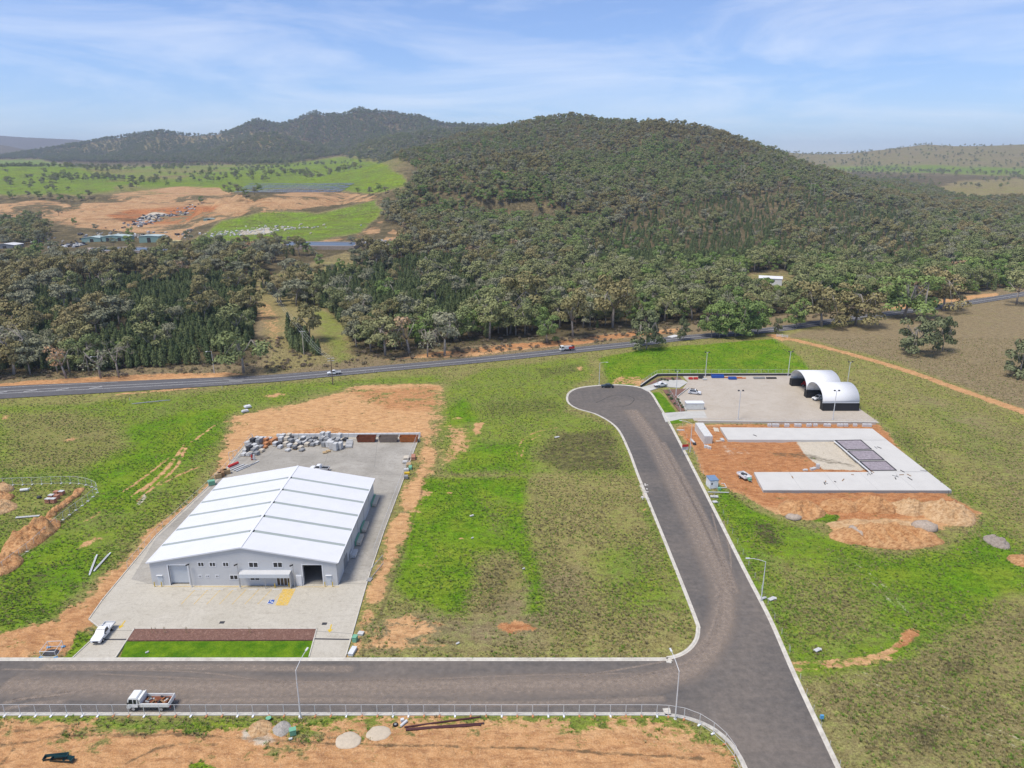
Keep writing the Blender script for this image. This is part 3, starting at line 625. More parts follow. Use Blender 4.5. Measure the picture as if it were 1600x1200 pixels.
    P(dirt, [(150,622),(200,614),(290,606),(310,608),(250,613)], 0.75, 1); P(dirt, [(600,563),(680,551),(750,540),(800,536),(850,534),(1000,517),(1060,512),(1060,520),(870,542),(700,560)], 0.75, 1.5); P(red, [(600,560),(800,536),(1000,515),(1060,520),(870,542)], 0.7, 2)
    P(dirt, [(1375,485),(1400,478),(1450,470),(1530,460),(1560,456),(1560,462),(1400,484)], 0.9, 1.5)
    P(brown, [(395,435),(555,430),(560,560),(420,585)], 0.3, 5); P(lush, [(480,470),(535,500),(550,560),(520,570),(500,520)], 0.45, 5)
    P(weed, [(396,430),(470,432),(505,478),(545,520),(555,562),(470,578),(420,585),(398,545)], 0.2, 5); P(weed, [(1215,525),(1600,455),(1900,430),(1900,800),(1600,640),(1400,565),(1260,530)], 0.2, 3); P(dirt, [(385,495),(405,470),(425,470),(445,500),(450,530),(425,540)], 0.52, 5)
    P(dirt, [(1195,523),(1215,520),(1240,530),(1225,534)], 0.85, 1.5)
    dirt = dirt*np.clip(1.0+.7*fbm(xo/5, yo/3.5, 4, 63), 0, 1.1)
    return dirt, lush, weed, red, pale, brown, dark

def grid_mesh(name, us, ys, zfun, mask, mat, kind='structure'):
    U, Yg = np.meshgrid(us, ys); X = U*Yg; Z = zfun(X, Yg)
    nu, ny = len(us), len(ys)
    co = np.stack([X, Yg, Z], -1).reshape(-1, 3)
    i = np.arange(nu*ny).reshape(ny, nu)
    q = np.stack([i[:-1, :-1], i[:-1, 1:], i[1:, 1:], i[1:, :-1]], -1).reshape(-1, 4)
    me = bpy.data.meshes.new(name); me.vertices.add(len(co)); me.vertices.foreach_set('co', co.ravel())
    me.loops.add(q.size); me.loops.foreach_set('vertex_index', q.ravel().astype(np.int32))
    me.polygons.add(len(q)); me.polygons.foreach_set('loop_start', np.arange(0, q.size, 4, dtype=np.int32))
    me.update(calc_edges=True); me.validate(); me.shade_smooth()
    d = mask(co[:, 0], co[:, 1], co[:, 2])
    for nm, ch in (('mask_a', d[:3]), ('mask_b', d[3:6])):
        a = me.attributes.new(nm, 'FLOAT_COLOR', 'POINT')
        a.data.foreach_set('color', np.stack([*ch[:3], d[6]], -1).astype(np.float32).ravel())
    me.materials.append(M(mat)); o = bpy.data.objects.new(name, me); COL.objects.link(o); tag(o, kind=kind)
    return o
CACHE = {}
def near_z(X, Y):
    sh = X.shape; x, y = X.ravel(), Y.ravel()
    pav = np.full(x.shape, -1e9)
    for p in PAVED:
        xs = [q[0] for q in p]; ys = [q[1] for q in p]
        m = (x > min(xs)-4) & (x < max(xs)+4) & (y > min(ys)-4) & (y < max(ys)+4)
        pav[m] = np.maximum(pav[m], poly_sd(x[m], y[m], p))
    mk = near_masks(x, y); CACHE['near'] = mk; CACHE['pav'] = pav; CACHE['xy'] = (x, y)
    off = 1-sstep(-2.2, -0.3, pav)           # 1 away from paving
    rough = 0.10*fbm(x/1.3, y/1.3, 3, 21) + 0.22*fbm(x/6, y/6, 3, 22)
    lump = np.abs(fbm(x/2.6, y/2.6, 4, 23))*0.35*mk[0]
    z = 0.02 + (rough + lump)*off - 0.16*sstep(-0.4, 0.2, pav) + height(x, y)
    return z.reshape(sh)
us = np.linspace(-0.92, 0.92, 600); ys = 52*np.exp(np.arange(0, math.log(470/52), 0.0036))
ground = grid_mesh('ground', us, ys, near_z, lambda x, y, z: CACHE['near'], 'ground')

FAR_POLY = dict(
  green=[[(-100,250),(60,249),(125,262),(172,281),(160,292),(90,302),(-100,308)], [(95,300),(180,289),(178,298),(110,306)], [(225,292),(330,270),(420,262),(480,252),(530,244),(600,256),(625,272),(640,290),(600,302),(560,302),(470,292),(370,297),(300,292)],
         [(295,380),(345,345),(420,328),(500,335),(592,312),(600,330),(560,365),(480,380)], [(60,410),(110,395),(200,400),(300,395),(330,400),(200,410)], [(1260,262),(1400,258),(1600,262),(1700,262),(1700,276),(1480,272),(1330,268)]],
  dirt=[[(-50,325),(60,312),(120,322),(140,310),(190,302),(240,297),(270,291),(340,292),(370,303),(395,316),(420,306),(460,298),(545,302),(602,306),(602,313),(500,324),(440,332),(390,330),(350,345),(300,358),(280,378),(230,365),(180,362),(90,352),(30,342)], [(595,345),(606,345),(590,365),(560,374),(500,380),(500,376),(550,370)], [(590,380),(610,358),(640,368),(660,382),(640,388)], [(120,402),(270,382),(280,385),(130,405)]],
  red=[[(165,338),(200,326),(340,322),(332,336),(285,350),(225,352)]],
  pale=[[(215,343),(240,330),(275,335),(225,348)], [(370,362),(420,355),(430,365),(370,368)], [(0,362),(40,358),(60,366),(0,372)]],
  tan=[[(1470,292),(1500,284),(1600,277),(1700,277),(1700,302),(1600,303),(1490,308)], [(1160,452),(1165,428),(1225,424),(1245,440),(1235,455)], [(395,440),(540,394),(562,402),(550,432),(500,468),(420,470)]],
  bare=[[(60,238),(150,222),(230,210),(300,212),(400,205),(470,215),(420,232),(300,235),(180,240)], [(1100,235),(1700,215),(1700,262),(1250,262)]])
def far_masks(x, y, z):
    px, py = proj(x, y, z); n = x.shape; px = px + 9*fbm(x/55, y/90, 4, 91); py = py + 3.0*fbm(x/60, y/120, 4, 92)
    dirt = np.zeros(n); lush = np.full(n, 0.10); weed = np.full(n, 0.75); red = np.full(n, 0.2); pale = np.zeros(n); brown = np.full(n, 0.75)
    k = lambda p, s=3: sstep(-s, s, poly_sd(px, py, p))
    ok = (y > 430).astype(float); lim = (y < 2700); g_ = 1-sstep(480, 800, y); weed = weed*(1-g_)+0.85*g_; brown = brown*(1-g_)+0.9*g_; lush = lush*(1-g_)+0.12*g_  # nearer woodland floor gets the same painted shade over its litter
    vl = sstep(1150, 1350, y)*(1-sstep(2700, 3200, y))*(1-sstep(-.22, -.10, x/y)); vn = fbm(x/140, y/140, 3, 55); lush = lush*(1-vl) + vl*np.clip(.50+.45*vn, 0, 1); weed = weed*(1-vl)+vl*np.clip(.3-.4*vn, .05, .7); brown = brown*(1-.6*vl)
    for p in FAR_POLY['bare']:
        q = k(p, 8)*(y > 3000); weed = weed*(1-q)+0.50*q; brown = brown*(1-q)+0.55*q; lush = lush*(1-q) + 0.24*q
    for p in FAR_POLY['tan']: q = k(p)*ok; weed = weed*(1-q)+0.12*q; brown = brown*(1-q)+0.45*q; lush = lush*(1-q)+0.22*q
    for p in FAR_POLY['green']: q = k(p)*ok; lush = lush*(1-q)+0.66*q; weed = weed*(1-q)+0.15*q
    for p in FAR_POLY['dirt']: q = k(p, 2)*ok*lim; dirt = np.maximum(dirt, q*np.clip(.66+.8*fbm(x/50, y/35, 4, 93), 0, 1))
    for p in FAR_POLY['red']: red = np.maximum(red, k(p)*lim); weed = np.where(k(p) > 0.5, 0.35, weed)
    for p in FAR_POLY['pale']: pale = np.maximum(pale, 0.62*k(p, 2)*lim)
    return dirt, lush, weed, red, pale, brown, (dirt > .3)*np.clip(.22+.85*fbm(x/70, y/24, 4, 95), 0, .8)*(y < 2700)
yf = 440*np.exp(np.arange(0, math.log(14000/440), 0.0075))
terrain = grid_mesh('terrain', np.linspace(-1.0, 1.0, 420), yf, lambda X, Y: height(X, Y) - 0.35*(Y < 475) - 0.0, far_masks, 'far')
def gz(x, y): return float(height(np.array([x]), np.array([y]))[0])

# ------------------------------------------------------------------ streets, kerbs, yards
st = tag(MB().sheet(STREET, 0.03).build('street', 'asphalt_street'), kind='structure')
hw = MB()
hw.add([(p[0], p[1], 0.10) for p in HW_L] + [(p[0], p[1], 0.10) for p in HW_R], [(i+len(HW), i+1+len(HW), i+1, i) for i in range(len(HW)-1)])
hwo = tag(hw.build('highway', 'asphalt_highway'), kind='structure')
def offset_line(pts, d):
    out = []
    for i, p in enumerate(pts):
        t = (Vector(pts[min(i+1, len(pts)-1)])-Vector(pts[max(i-1, 0)])).normalized(); out.append((p[0]-t.y*d, p[1]+t.x*d))
    return out
def kerb(name, line, side, w=0.75, h=0.14):
    a, b, c, d = line, offset_line(line, side*0.28), offset_line(line, side*0.34), offset_line(line, side*w)
    n = len(line); m = MB()
    vs = [(p[0], p[1], 0.034) for p in a] + [(p[0], p[1], 0.05) for p in b] + [(p[0], p[1], h) for p in c] + [(p[0], p[1], h) for p in d] + [(p[0], p[1], -0.2) for p in d]
    fs = []
    for k in range(4):
        for i in range(n-1):
            q = (k*n+i, k*n+i+1, (k+1)*n+i+1, (k+1)*n+i); fs.append(q if side < 0 else q[::-1])
    m.add(vs, fs); return tag(m.build(name, 'kerb'), kind='structure')
kerb('kerb', W_LINE, 1); kerb('kerb', S_LINE, -1)
def trail(parent, pts, w, z, mat):
    m = MB(); n = len(pts); cols = [offset_line(pts, w*k) for k in (-.5, -.2, .2, .5)]
    m.add([(p[0], p[1], z) for c in cols for p in c], [(k*n+i, k*n+i+1, (k+1)*n+i+1, (k+1)*n+i) for k in range(3) for i in range(n-1)])
    o = m.build('tyre_trail', mat, parent); a = o.data.attributes.new('fade', 'FLOAT', 'POINT'); f = np.tile([0., 1., 1., 0.], (n, 1)).T.copy(); f[:, 0] = 0; f[:, -1] = 0; a.data.foreach_set('value', f.ravel().astype(np.float32)); return o
def road_line(parent, pts, w, z, mat='white_line', name='line_marking'):
    return MB().ribbon(pts, w, z).build(name, mat, parent)
n_hw = len(HW)
road_line(hwo, HW[30:], 0.28, 0.106)
road_line(hwo, offset_line(HW, 3.6)[28:], 0.09, 0.106); road_line(hwo, offset_line(HW, -3.6)[28:], 0.09, 0.106)
road_line(hwo, offset_line(HW, 1.6)[:32], 0.25, 0.106); road_line(hwo, offset_line(HW, -1.6)[:32], 0.25, 0.106); road_line(hwo, offset_line(HW, 6.2)[:24], 0.2, 0.106)
for k in range(6):                            # chevron bars of the turning lane
    c = Vector(HW[12+2*k]); road_line(hwo, [tuple(c+Vector((-1.5, -1.2))), tuple(c+Vector((1.8, 1.3)))], 0.4, 0.106)
road_line(hwo, [G(1046, 527), G(1058, 524)], 3.0, 0.107)
# tyre trails of dust on the street
def dust_mat():
    m = bpy.data.materials.new('dust_trail'); m.use_nodes = True; T = NT(m.node_tree); b = T.n['Principled BSDF']
    b.inputs['Base Color'].default_value = (0.33, 0.265, 0.21, 1); b.inputs['Roughness'].default_value = 1.0
    pos = T.node('ShaderNodeNewGeometry').outputs['Position']
    T.l.new(T.math('MULTIPLY', T.ramp(T.noise(pos, 1.3, 6, 0.75), [(0.28, 0.10), (0.68, 0.78)]), T.node('ShaderNodeAttribute', attribute_name='fade').outputs['Fac']), b.inputs['Alpha']); MATS['dust_trail'] = m
    m2 = m.copy(); m2.name = 'rubber_mark'; m2.node_tree.nodes['Principled BSDF'].inputs['Base Color'].default_value = (0.085, 0.08, 0.077, 1); MATS['rubber_mark'] = m2
dust_mat()
for i, (ln, w, mt) in enumerate([([(150,1053),(400,1064),(600,1064),(800,1056),(1000,1052)],0.35,'dust_trail'), ([(0,1046),(300,1050),(480,1073),(700,1072),(900,1064)],0.35,'dust_trail'),
        ([(1130,812),(1142,880),(1132,950),(1110,1000),(1060,1040),(900,1075)],0.4,'dust_trail'), ([(1112,800),(1130,880),(1122,950),(1100,1000),(1050,1030),(900,1058)],0.4,'dust_trail'),
        ([(985,640),(1020,690),(1058,765),(1098,850),(1130,930),(1110,1010),(1030,1062),(800,1072),(400,1076),(0,1072)],4.6,'dust_trail'), ([(990,640),(1026,690),(1064,765),(1104,850),(1136,930),(1116,1010),(1036,1060),(800,1070),(400,1074),(0,1070)],2.2,'dust_trail'), ([(1035,690),(1080,770),(1120,850),(1150,930)],1.6,'dust_trail'), ([(0,1110),(50,1100),(110,1096)],0.9,'dust_trail'), ([(0,1100),(60,1088),(110,1084)],0.7,'dust_trail'), ([(20,1094),(120,1080),(150,1052)],0.5,'dust_trail'),
        ([(200,1098),(500,1094),(800,1100),(1050,1092)],1.2,'dust_trail'), ([(60,1043),(300,1043),(560,1046)],1.6,'dust_trail'),
        ([(930,630),(960,618),(990,622),(980,634),(950,636)],0.3,'rubber_mark')]):
    trail(st, resample(spline(GP(ln), 8), 0.8), w*1.5, 0.034+0.0012*i, mt)

yd = tag(MB().prism(YARD, -0.3, 0.06).build('yard_pavement', 'yard_front'), kind='structure')
YB = GP([(243,842),(345,746),(394,686),(653,685),(631,745),(600,830),(580,888),(575,905),(530,912),(232,912),(205,905)], 0.066)
MB().sheet(YB, 0.066).build('worn_yard_slab', 'yard_back', yd)
def gl(pts, z=0.08): return [G(*p, z) for p in pts]
for a, b in (((395,712),(650,716)), ((345,745),(640,741)), ((520,688),(500,745)), ((590,688),(585,730)), ((640,800),(590,800)), ((212,912),(575,912)), ((560,850),(592,850)), ((140,985),(210,985)), ((478,985),(552,990)), ((575,770),(620,772)), ((440,688),(420,712))):
    MB().ribbon(gl([a, b]), 0.09, 0.07).build('joint', 'joint', yd)
for i in range(8):                            # parking bays
    x0 = 293 + i*20.5 - i*0.6
    MB().ribbon(gl([(x0+12, 921), (x0-10, 944)]), 0.12, 0.071).build('bay_line', 'yellow_line', yd)
MB().ribbon(gl([(243,916),(530,917)]), 0.12, 0.071).build('bay_line', 'yellow_line', yd)
MB().sheet(gl([(442,920),(462,920),(449,946),(430,946)]), 0.072).build('hatched_bay', 'yellow_line', yd)
hp = MB().sheet(gl([(421.5,937),(429.5,937),(426,943.5),(417.5,943.5)]), 0.073).build('accessible_bay_sign', 'blue_sign', yd)
cx, cy = G(423.5, 940.5)
sy = MB(); sy.ribbon([(cx-0.15,cy+0.5),(cx-0.15,cy),(cx+0.25,cy-0.02),(cx+0.5,cy-0.4)], 0.14, 0.078)
sy.ribbon([(cx-0.15+0.42*math.cos(a), cy-0.2+0.42*math.sin(a)) for a in np.linspace(R(120), R(390-30), 12)], 0.13, 0.079); sy.ell((cx-0.15, cy+0.68, 0.078), (0.13, 0.13, 0.004), 8, 3)
sy.build('wheelchair_symbol', 'white_line', hp)
for (a, b) in (((516,984),(518,976)), ((190,978),(196,970))):   # entry arrows
    p, q = G(*a), G(*b); m = MB(); m.ribbon([p, q], 0.22, 0.075); d = (Vector(q)-Vector(p)).normalized(); nn = Vector((-d.y, d.x))
    m.add([(*(Vector(p)+nn*0.5), 0.075), (*(Vector(p)-nn*0.5), 0.075), (*(Vector(p)-d*0.9), 0.075)], [(0, 1, 2)]); m.build('arrow', 'yellow', yd)
for a, b in (((486,998),(546,999)), ((140,999),(199,999))): MB().ribbon(gl([a, b]), 0.35, 0.075).build('drain_grate', 'stone_dark', yd)
for p in ((347,973), (507,975)):
    x, y = G(*p); MB().bbox(x-0.45, x+0.45, y-0.35, y+0.35, 0.061, 0.075).build('drain_grate', 'stone_dark', yd)
# kerb edging round the yard
for ln in ([(392,684),(345,742),(243,838),(160,938),(139,968),(160,985),(112,1030)], [(655,683),(632,745),(600,830),(575,905),(548,1000),(540,1026)], [(180,1029),(210,983),(495,983),(483,1027)]):
    pts = GP(ln); m = MB()
    for a, b in zip(pts[:-1], pts[1:]):
        a, b = Vector(a), Vector(b); d = b-a; c = (a+b)/2
        m.box((c.x, c.y, 0.04), (d.length+0.1, 0.18, 0.30), math.atan2(d.y, d.x))
    m.build('edge_kerb', 'kerb', yd)
lawn = GP([(188,1028),(197,1003),(489,1002),(482,1028)]); 
def lawn_mat():
    m = bpy.data.materials.new('lawn'); m.use_nodes = True; T = NT(m.node_tree); b = T.n['Principled BSDF']; b.inputs['Roughness'].default_value = 0.95; b.inputs['Specular IOR Level'].default_value = 0.05
    pos = T.node('ShaderNodeNewGeometry').outputs['Position']
    c = T.mix(T.ramp(T.noise(pos, 0.4, 5, 0.65), [(0.35, 0), (0.7, 1)]), (0.055, 0.145, 0.007), (0.16, 0.26, 0.014))
    c = T.mix(0.7, c, T.mix(1.0, c, T.ramp(T.noise(pos, 5, 4, 0.7), [(0.3, 0.55), (0.7, 1.4)]), 'MULTIPLY'))
    T.l.new(c, b.inputs['Base Color']); bp = T.node('ShaderNodeBump', inp={'Height': T.noise(pos, 6, 4, 0.7), 'Strength': 1.0, 'Distance': 0.12}); T.l.new(bp.outputs[0], b.inputs['Normal']); MATS['lawn'] = m
lawn_mat()
tag(MB().prism(lawn, -0.2, 0.10).build('lawn', 'lawn'), kind='structure')
tag(MB().prism(GP([(198,1001.5),(211,983.5),(493.5,983.5),(489.5,1000.5)]), -0.2, 0.13).build('mulch_bed', 'mulch'), kind='structure')
tag(MB().prism(RYARD, -0.3, 0.10).build('hardstand', 'yard_right'), kind='structure')
for d in (DRIVE_A, DRIVE_B): tag(MB().prism(d, -0.2, 0.115).build('driveway', 'concrete'), kind='structure')
tag(MB().prism(GP([(1018,614),(1030,613),(1040,622),(1056,644),(1035,644),(1027,630)]), -0.2, 0.09).build('verge_lawn', 'lawn'), kind='structure')
tag(MB().prism(GP([(1043,657),(1064,655.5),(1066,661),(1046,663)]), -0.2, 0.09).build('verge_lawn', 'lawn'), kind='structure')
tag(MB().prism(GP([(1003,607),(1016,601.5),(1012,601)]), -0.2, 0.09).build('verge_lawn', 'lawn'), kind='structure')

# ------------------------------------------------------------------ the warehouse
WX0, WX1, WY0, WY1, EAVE, APEX = -71.2, -34.5, 122.6, 161.0, 5.2, 8.5
WXM = (WX0+WX1)/2
wh = thing('warehouse', 'long white gabled steel warehouse with skylight strips and roller doors on a concrete yard', 'warehouse', (WXM, WY0, 0.06))
def wz(x): return EAVE + (APEX-EAVE)*(1-abs(x-WXM)/(WX1-WXM))
DOORS = [(-67.6, -63.85, 4.55), (-41.2, -37.4, 4.6)]      # roller openings: x0, x1, height
m = MB(); y = WY0; xs = [WX0, DOORS[0][0], DOORS[0][1], WXM, DOORS[1][0], DOORS[1][1], WX1]
for i in range(6):                            # gable wall, left open at the two roller doors
    a, b = xs[i], xs[i+1]; dz = {1: 4.55, 4: 4.6}.get(i, 0.0)
    m.add([(a, y, dz), (b, y, dz), (b, y, wz(b)), (a, y, wz(a)), (a, y+0.2, dz), (b, y+0.2, dz), (b, y+0.2, wz(b)), (a, y+0.2, wz(a))],
          [(0,1,2,3), (5,4,7,6), (0,4,5,1), (3,2,6,7), (0,3,7,4), (1,5,6,2)])
m.build('front_wall', 'wall_sheet', wh, world=True)
def gable_back():
    m = MB(); y = WY1
    m.add([(WX0,y,0),(WX1,y,0),(WX1,y,EAVE),(WXM,y,APEX),(WX0,y,EAVE),(WX0,y-0.2,0),(WX1,y-0.2,0),(WX1,y-0.2,EAVE),(WXM,y-0.2,APEX),(WX0,y-0.2,EAVE)],
          [(4,3,2,1,0), (5,6,7,8,9), (0,1,6,5), (1,2,7,6), (2,3,8,7), (3,4,9,8), (4,0,5,9)])
    return m
gable_back().build('back_wall', 'wall_sheet', wh, world=True)
nb = 6; bl = (WY1-WY0)/nb
for sx, x in ((-1, WX0), (1, WX1)):
    for k in range(nb):                       # side wall in bays with a cover strip between
        ya, yb = WY0+0.2+k*(WY1-WY0-0.4)/nb, WY0+0.2+(k+1)*(WY1-WY0-0.4)/nb
        MB().bbox(x-0.1 if sx > 0 else x-0.1, x+0.1, ya+0.04, yb-0.04, 0, EAVE).build('wall_panel', 'wall_sheet', wh, world=True)
        if k: MB().bbox(x-0.13, x+0.13, ya-0.06, ya+0.06, 0, EAVE-0.05).build('downpipe', 'trim_dark' if sx > 0 else 'trim', wh, world=True)
OV = 0.35
for sx in (-1, 1):
    xe = WXM + sx*(WX1-WXM+OV); ze = EAVE - (APEX-EAVE)*OV/(WX1-WXM) + 0.12; zr = APEX+0.12
    segs = []; y = WY0-OV
    for k in range(nb):
        yb = WY0 + (k+1)*bl - (0.45 if k < nb-1 else -OV); segs.append((y, yb, 'roof_sheet', 'white_sheet'))
        if k < nb-1: segs.append((yb, yb+0.9, 'skylight_strip', 'skylight')); y = yb+0.9
    for ya, yb, nm, mt in segs:
        lo = 0.04 if nm == 'skylight_strip' else 0
        x_in = WXM + sx*(0.5 if nm == 'skylight_strip' else 0.0); z_in = zr - (zr-ze)*abs(x_in-WXM)/abs(xe-WXM)
        MB().add([(x_in,ya+0.01,z_in-lo),(xe,ya+0.01,ze-lo),(xe,yb-0.01,ze-lo),(x_in,yb-0.01,z_in-lo),(x_in,ya+0.01,z_in-0.1),(xe,ya+0.01,ze-0.1),(xe,yb-0.01,ze-0.1),(x_in,yb-0.01,z_in-0.1)],
                 [(0,3,2,1) if sx < 0 else (0,1,2,3), (4,5,6,7), (0,1,5,4), (1,2,6,5), (2,3,7,6), (3,0,4,7)]).build(nm, mt, wh, world=True)
    MB().box((xe+sx*0.08, (WY0+WY1)/2, ze-0.06), (0.18, WY1-WY0+2*OV, 0.16)).build('gutter', 'trim', wh, world=True)
    a = Vector((xe, WY0-OV-0.02, ze-0.02)); b = Vector((WXM, WY0-OV-0.02, zr-0.02)); c = (a+b)/2; d = b-a
    MB().box(c, (d.length, 0.06, 0.28), 0, 0, -math.atan2(d.z, d.x) if d.x > 0 else -math.atan2(-d.z, -d.x)).build('barge_trim', 'trim', wh, world=True)
    a = Vector((WXM+sx*(WX1-WXM), 0, EAVE))
MB().box((WXM, (WY0+WY1)/2, APEX+0.15), (0.5, WY1-WY0+2*OV, 0.06)).build('ridge_cap', 'trim', wh, world=True)
MB().bbox(-67.6, -63.85, WY0+0.55, WY0+0.63, 0.28, 4.55).build('roller_door', 'roller', wh, world=True)
for (a, b, hh) in DOORS:
    f = MB(); f.bbox(a-0.22, a, WY0-0.04, WY0+0.6, 0, hh+0.2); f.bbox(b, b+0.22, WY0-0.04, WY0+0.6, 0, hh+0.2); f.bbox(a, b, WY0-0.04, WY0+0.6, hh, hh+0.2); f.build('door_frame', 'trim', wh, world=True)
MB().bbox(WX0+0.2, WX1-0.2, WY0+0.3, WY1-0.3, 0.0, 0.05).build('floor_slab', 'interior', wh, world=True)
def window(x0, x1, z0, z1, panes=2, glass='glass'):
    w = MB()
    w.bbox(x0-0.1, x1+0.1, WY0-0.05, WY0+0.02, z0-0.1, z0); w.bbox(x0-0.1, x1+0.1, WY0-0.05, WY0+0.02, z1, z1+0.1)
    n = panes; pw = (x1-x0)/n
    for k in range(n+1): w.bbox(x0+k*pw-0.06, x0+k*pw+0.06, WY0-0.046, WY0+0.02, z0, z1)
    o = w.build('window', 'trim', wh, world=True)
    for k in range(n):
        p = MB().bbox(x0+k*pw+0.06, x0+(k+1)*pw-0.06, WY0-0.02, WY0+0.02, z0, z1)
        l = wh.location; p.v = [(q[0]-l.x, q[1]-l.y, q[2]-l.z) for q in p.v]; p.build('pane', glass, o)
def wxz(px, py, yy=WY0): X, _, Z = AT(px, py, yy); return X, Z
for (px0, px1, py0, py1, n, gm) in ((309,319,879,884.5,2,'glass'), (327,337,879,884.5,2,'glass'), (348,357.5,879,884.5,2,'glass'), (388.5,403.5,879,886,2,'glass'), (426.5,441.5,879,886,2,'glass'), (359,372,899,905,2,'glass'), (310,315,899,901.5,2,'glass'), (322,327,899,901.5,2,'glass'), (337,342,899,901.5,2,'glass'), (391,406,903.2,906,2,'glass')):
    x0, z1 = wxz(px0, py0); x1, z0 = wxz(px1, py1); window(x0, x1, z0, z1, n, gm)
x0, z1 = wxz(432, 902.5); x1, _ = wxz(455, 912); window(x0, x1, 0.1, 2.2, 4, 'glass_brown')
for px in (250.5, 514):
    x0, _ = wxz(px, 905); d = MB().bbox(x0-0.5, x0+0.5, WY0-0.05, WY0+0.01, 0.02, 2.15).build('side_door', 'roller', wh, world=True)
    h = MB().bbox(x0+0.33, x0+0.42, WY0-0.1, WY0-0.05, 1.0, 1.1); h.v = [(q[0]-wh.location.x, q[1]-wh.location.y, q[2]-wh.location.z) for q in h.v]; h.build('handle', 'trim_dark', d)
    MB().bbox(x0-0.6, x0+0.6, WY0-0.25, WY0, 2.3, 2.36).build('door_hood', 'trim', wh, world=True)
# entrance awning
ax0, ax1 = wxz(378, 905)[0], wxz(456.5, 905)[0]
MB().add([(ax0,WY0,3.45),(ax1,WY0,3.45),(ax1,WY0-1.3,3.3),(ax0,WY0-1.3,3.3),(ax0,WY0,3.3),(ax1,WY0,3.3),(ax1,WY0-1.3,3.15),(ax0,WY0-1.3,3.15)],
         [(3,2,1,0),(4,5,6,7),(0,1,5,4),(2,3,7,6),(1,2,6,5),(3,0,4,7)]).build('awning', 'wall_sheet', wh, world=True)
MB().bbox(ax0, ax1, WY0-1.36, WY0-1.3, 2.5, 3.31).build('awning_fascia', 'roller', wh, world=True)
for sx in (ax0+0.1, (ax0+ax1)/2, ax1-0.1): MB().tube([(sx, WY0-1.2, 0), (sx, WY0-1.2, 3.15)], 0.06, 8).build('awning_post', 'galv', wh, world=True)
MB().bbox(ax1-0.04, ax1+0.04, WY0-1.3, WY0-0.02, 0.05, 3.1).build('awning_screen', 'wall_sheet', wh, world=True)
for (px, py) in ((378, 862), (304, 858)): pass
for fx, fy, sx in ((WX1+0.25, WY0+0.3, 1), (WX1+0.25, WY0+14, 1), (WX1+0.25, WY1-0.4, 1)): MB().box((fx, fy, EAVE-0.35), (0.4, 0.3, 0.25)).build('wall_light', 'black_steel', wh, world=True)
MB().bbox(WX1+0.1, WX1+0.16, WY0+5.2, WY0+8.2, 0.0, 2.6).build('side_roller_door', 'trim_dark', wh, world=True)
MB().tube([(-62, 124.8, 5.8), (-62, 124.8, 6.9)], 0.08, 8).build('roof_vent', 'galv', wh, world=True)

# water tank beside the open door, bollards, wheel stops, wall lamps on poles
x, y = G(468.5, 915)
t = thing('water_heater', 'slim white upright gas cabinet beside the open roller door', 'cabinet', (x, y+0.2, 0.06))
MB().bbox(-0.55, 0.55, -0.35, 0.35, 0.08, 2.3).build('cabinet', 'white_paint', t); MB().bbox(-0.6, 0.6, -0.4, 0.4, 0, 0.08).build('plinth', 'concrete', t); MB().bbox(-0.5, 0.5, -0.38, -0.35, 0.3, 2.1).build('door', 'trim', t)
for p, lab in (((242,917), 'yellow bollard by the corner side door left of the closed roller door'), ((253,917), 'yellow bollard between side door and closed roller door'), ((430,919), 'yellow bollard at the accessible bay by the glass doors'), ((452,918), 'yellow bollard at the head of the hatched yellow bay'), ((508,917), 'yellow bollard right of the open roller door'), ((520,917), 'yellow bollard by the warehouse right front corner')):
    x, y = G(*p); b = thing('bollard', lab, 'bollard', (x, y, 0.06), 0, 'yellow bollards along the warehouse front')
    MB().tube([(0,0,0),(0,0,1.0),(0,0,1.06)], [0.09,0.09,0.04], 8).build('post', 'yellow', b); MB().tube([(0,0,0),(0,0,0.03)], 0.16, 8).build('base_plate', 'galv', b)
for i, px in enumerate((306, 323, 342, 364, 396, 432)):
    x, y = G(px, 921.5); w = MB().sidepro([(-0.12,0),(0.12,0),(0.07,0.11),(-0.07,0.11)], 0.85); w.v = [(p[1], p[0], p[2]) for p in w.v]
    o = w.build('wheel_stop', 'concrete_new'); o.location = (x, y, 0.066); tag(o, 'low concrete wheel stop at the head of a parking bay', 'wheel stop', 'wheel stops of the parking bays')
def yard_lamp(p, lab):
    x, y = G(*p); t = thing('lamp_post', lab, 'lamp post', (x, y, 0.06), 0, 'lamp posts at the warehouse front')
    MB().tube([(0,0,0),(0,0,4.9)], [0.07,0.05], 8).build('pole', 'galv', t); MB().box((0,0,0.02), (0.35,0.35,0.04)).build('base_plate', 'galv', t)
    MB().box((-0.25,-0.1,4.95), (0.7,0.35,0.12), R(20), 0, R(-14)).build('lamp_head', 'black_steel', t)
yard_lamp((300.5,917), 'grey lamp post just right of the closed roller door'); yard_lamp((375,917), 'grey lamp post at the left end of the entrance awning'); yard_lamp((461,918), 'grey lamp post at the right end of the entrance awning')

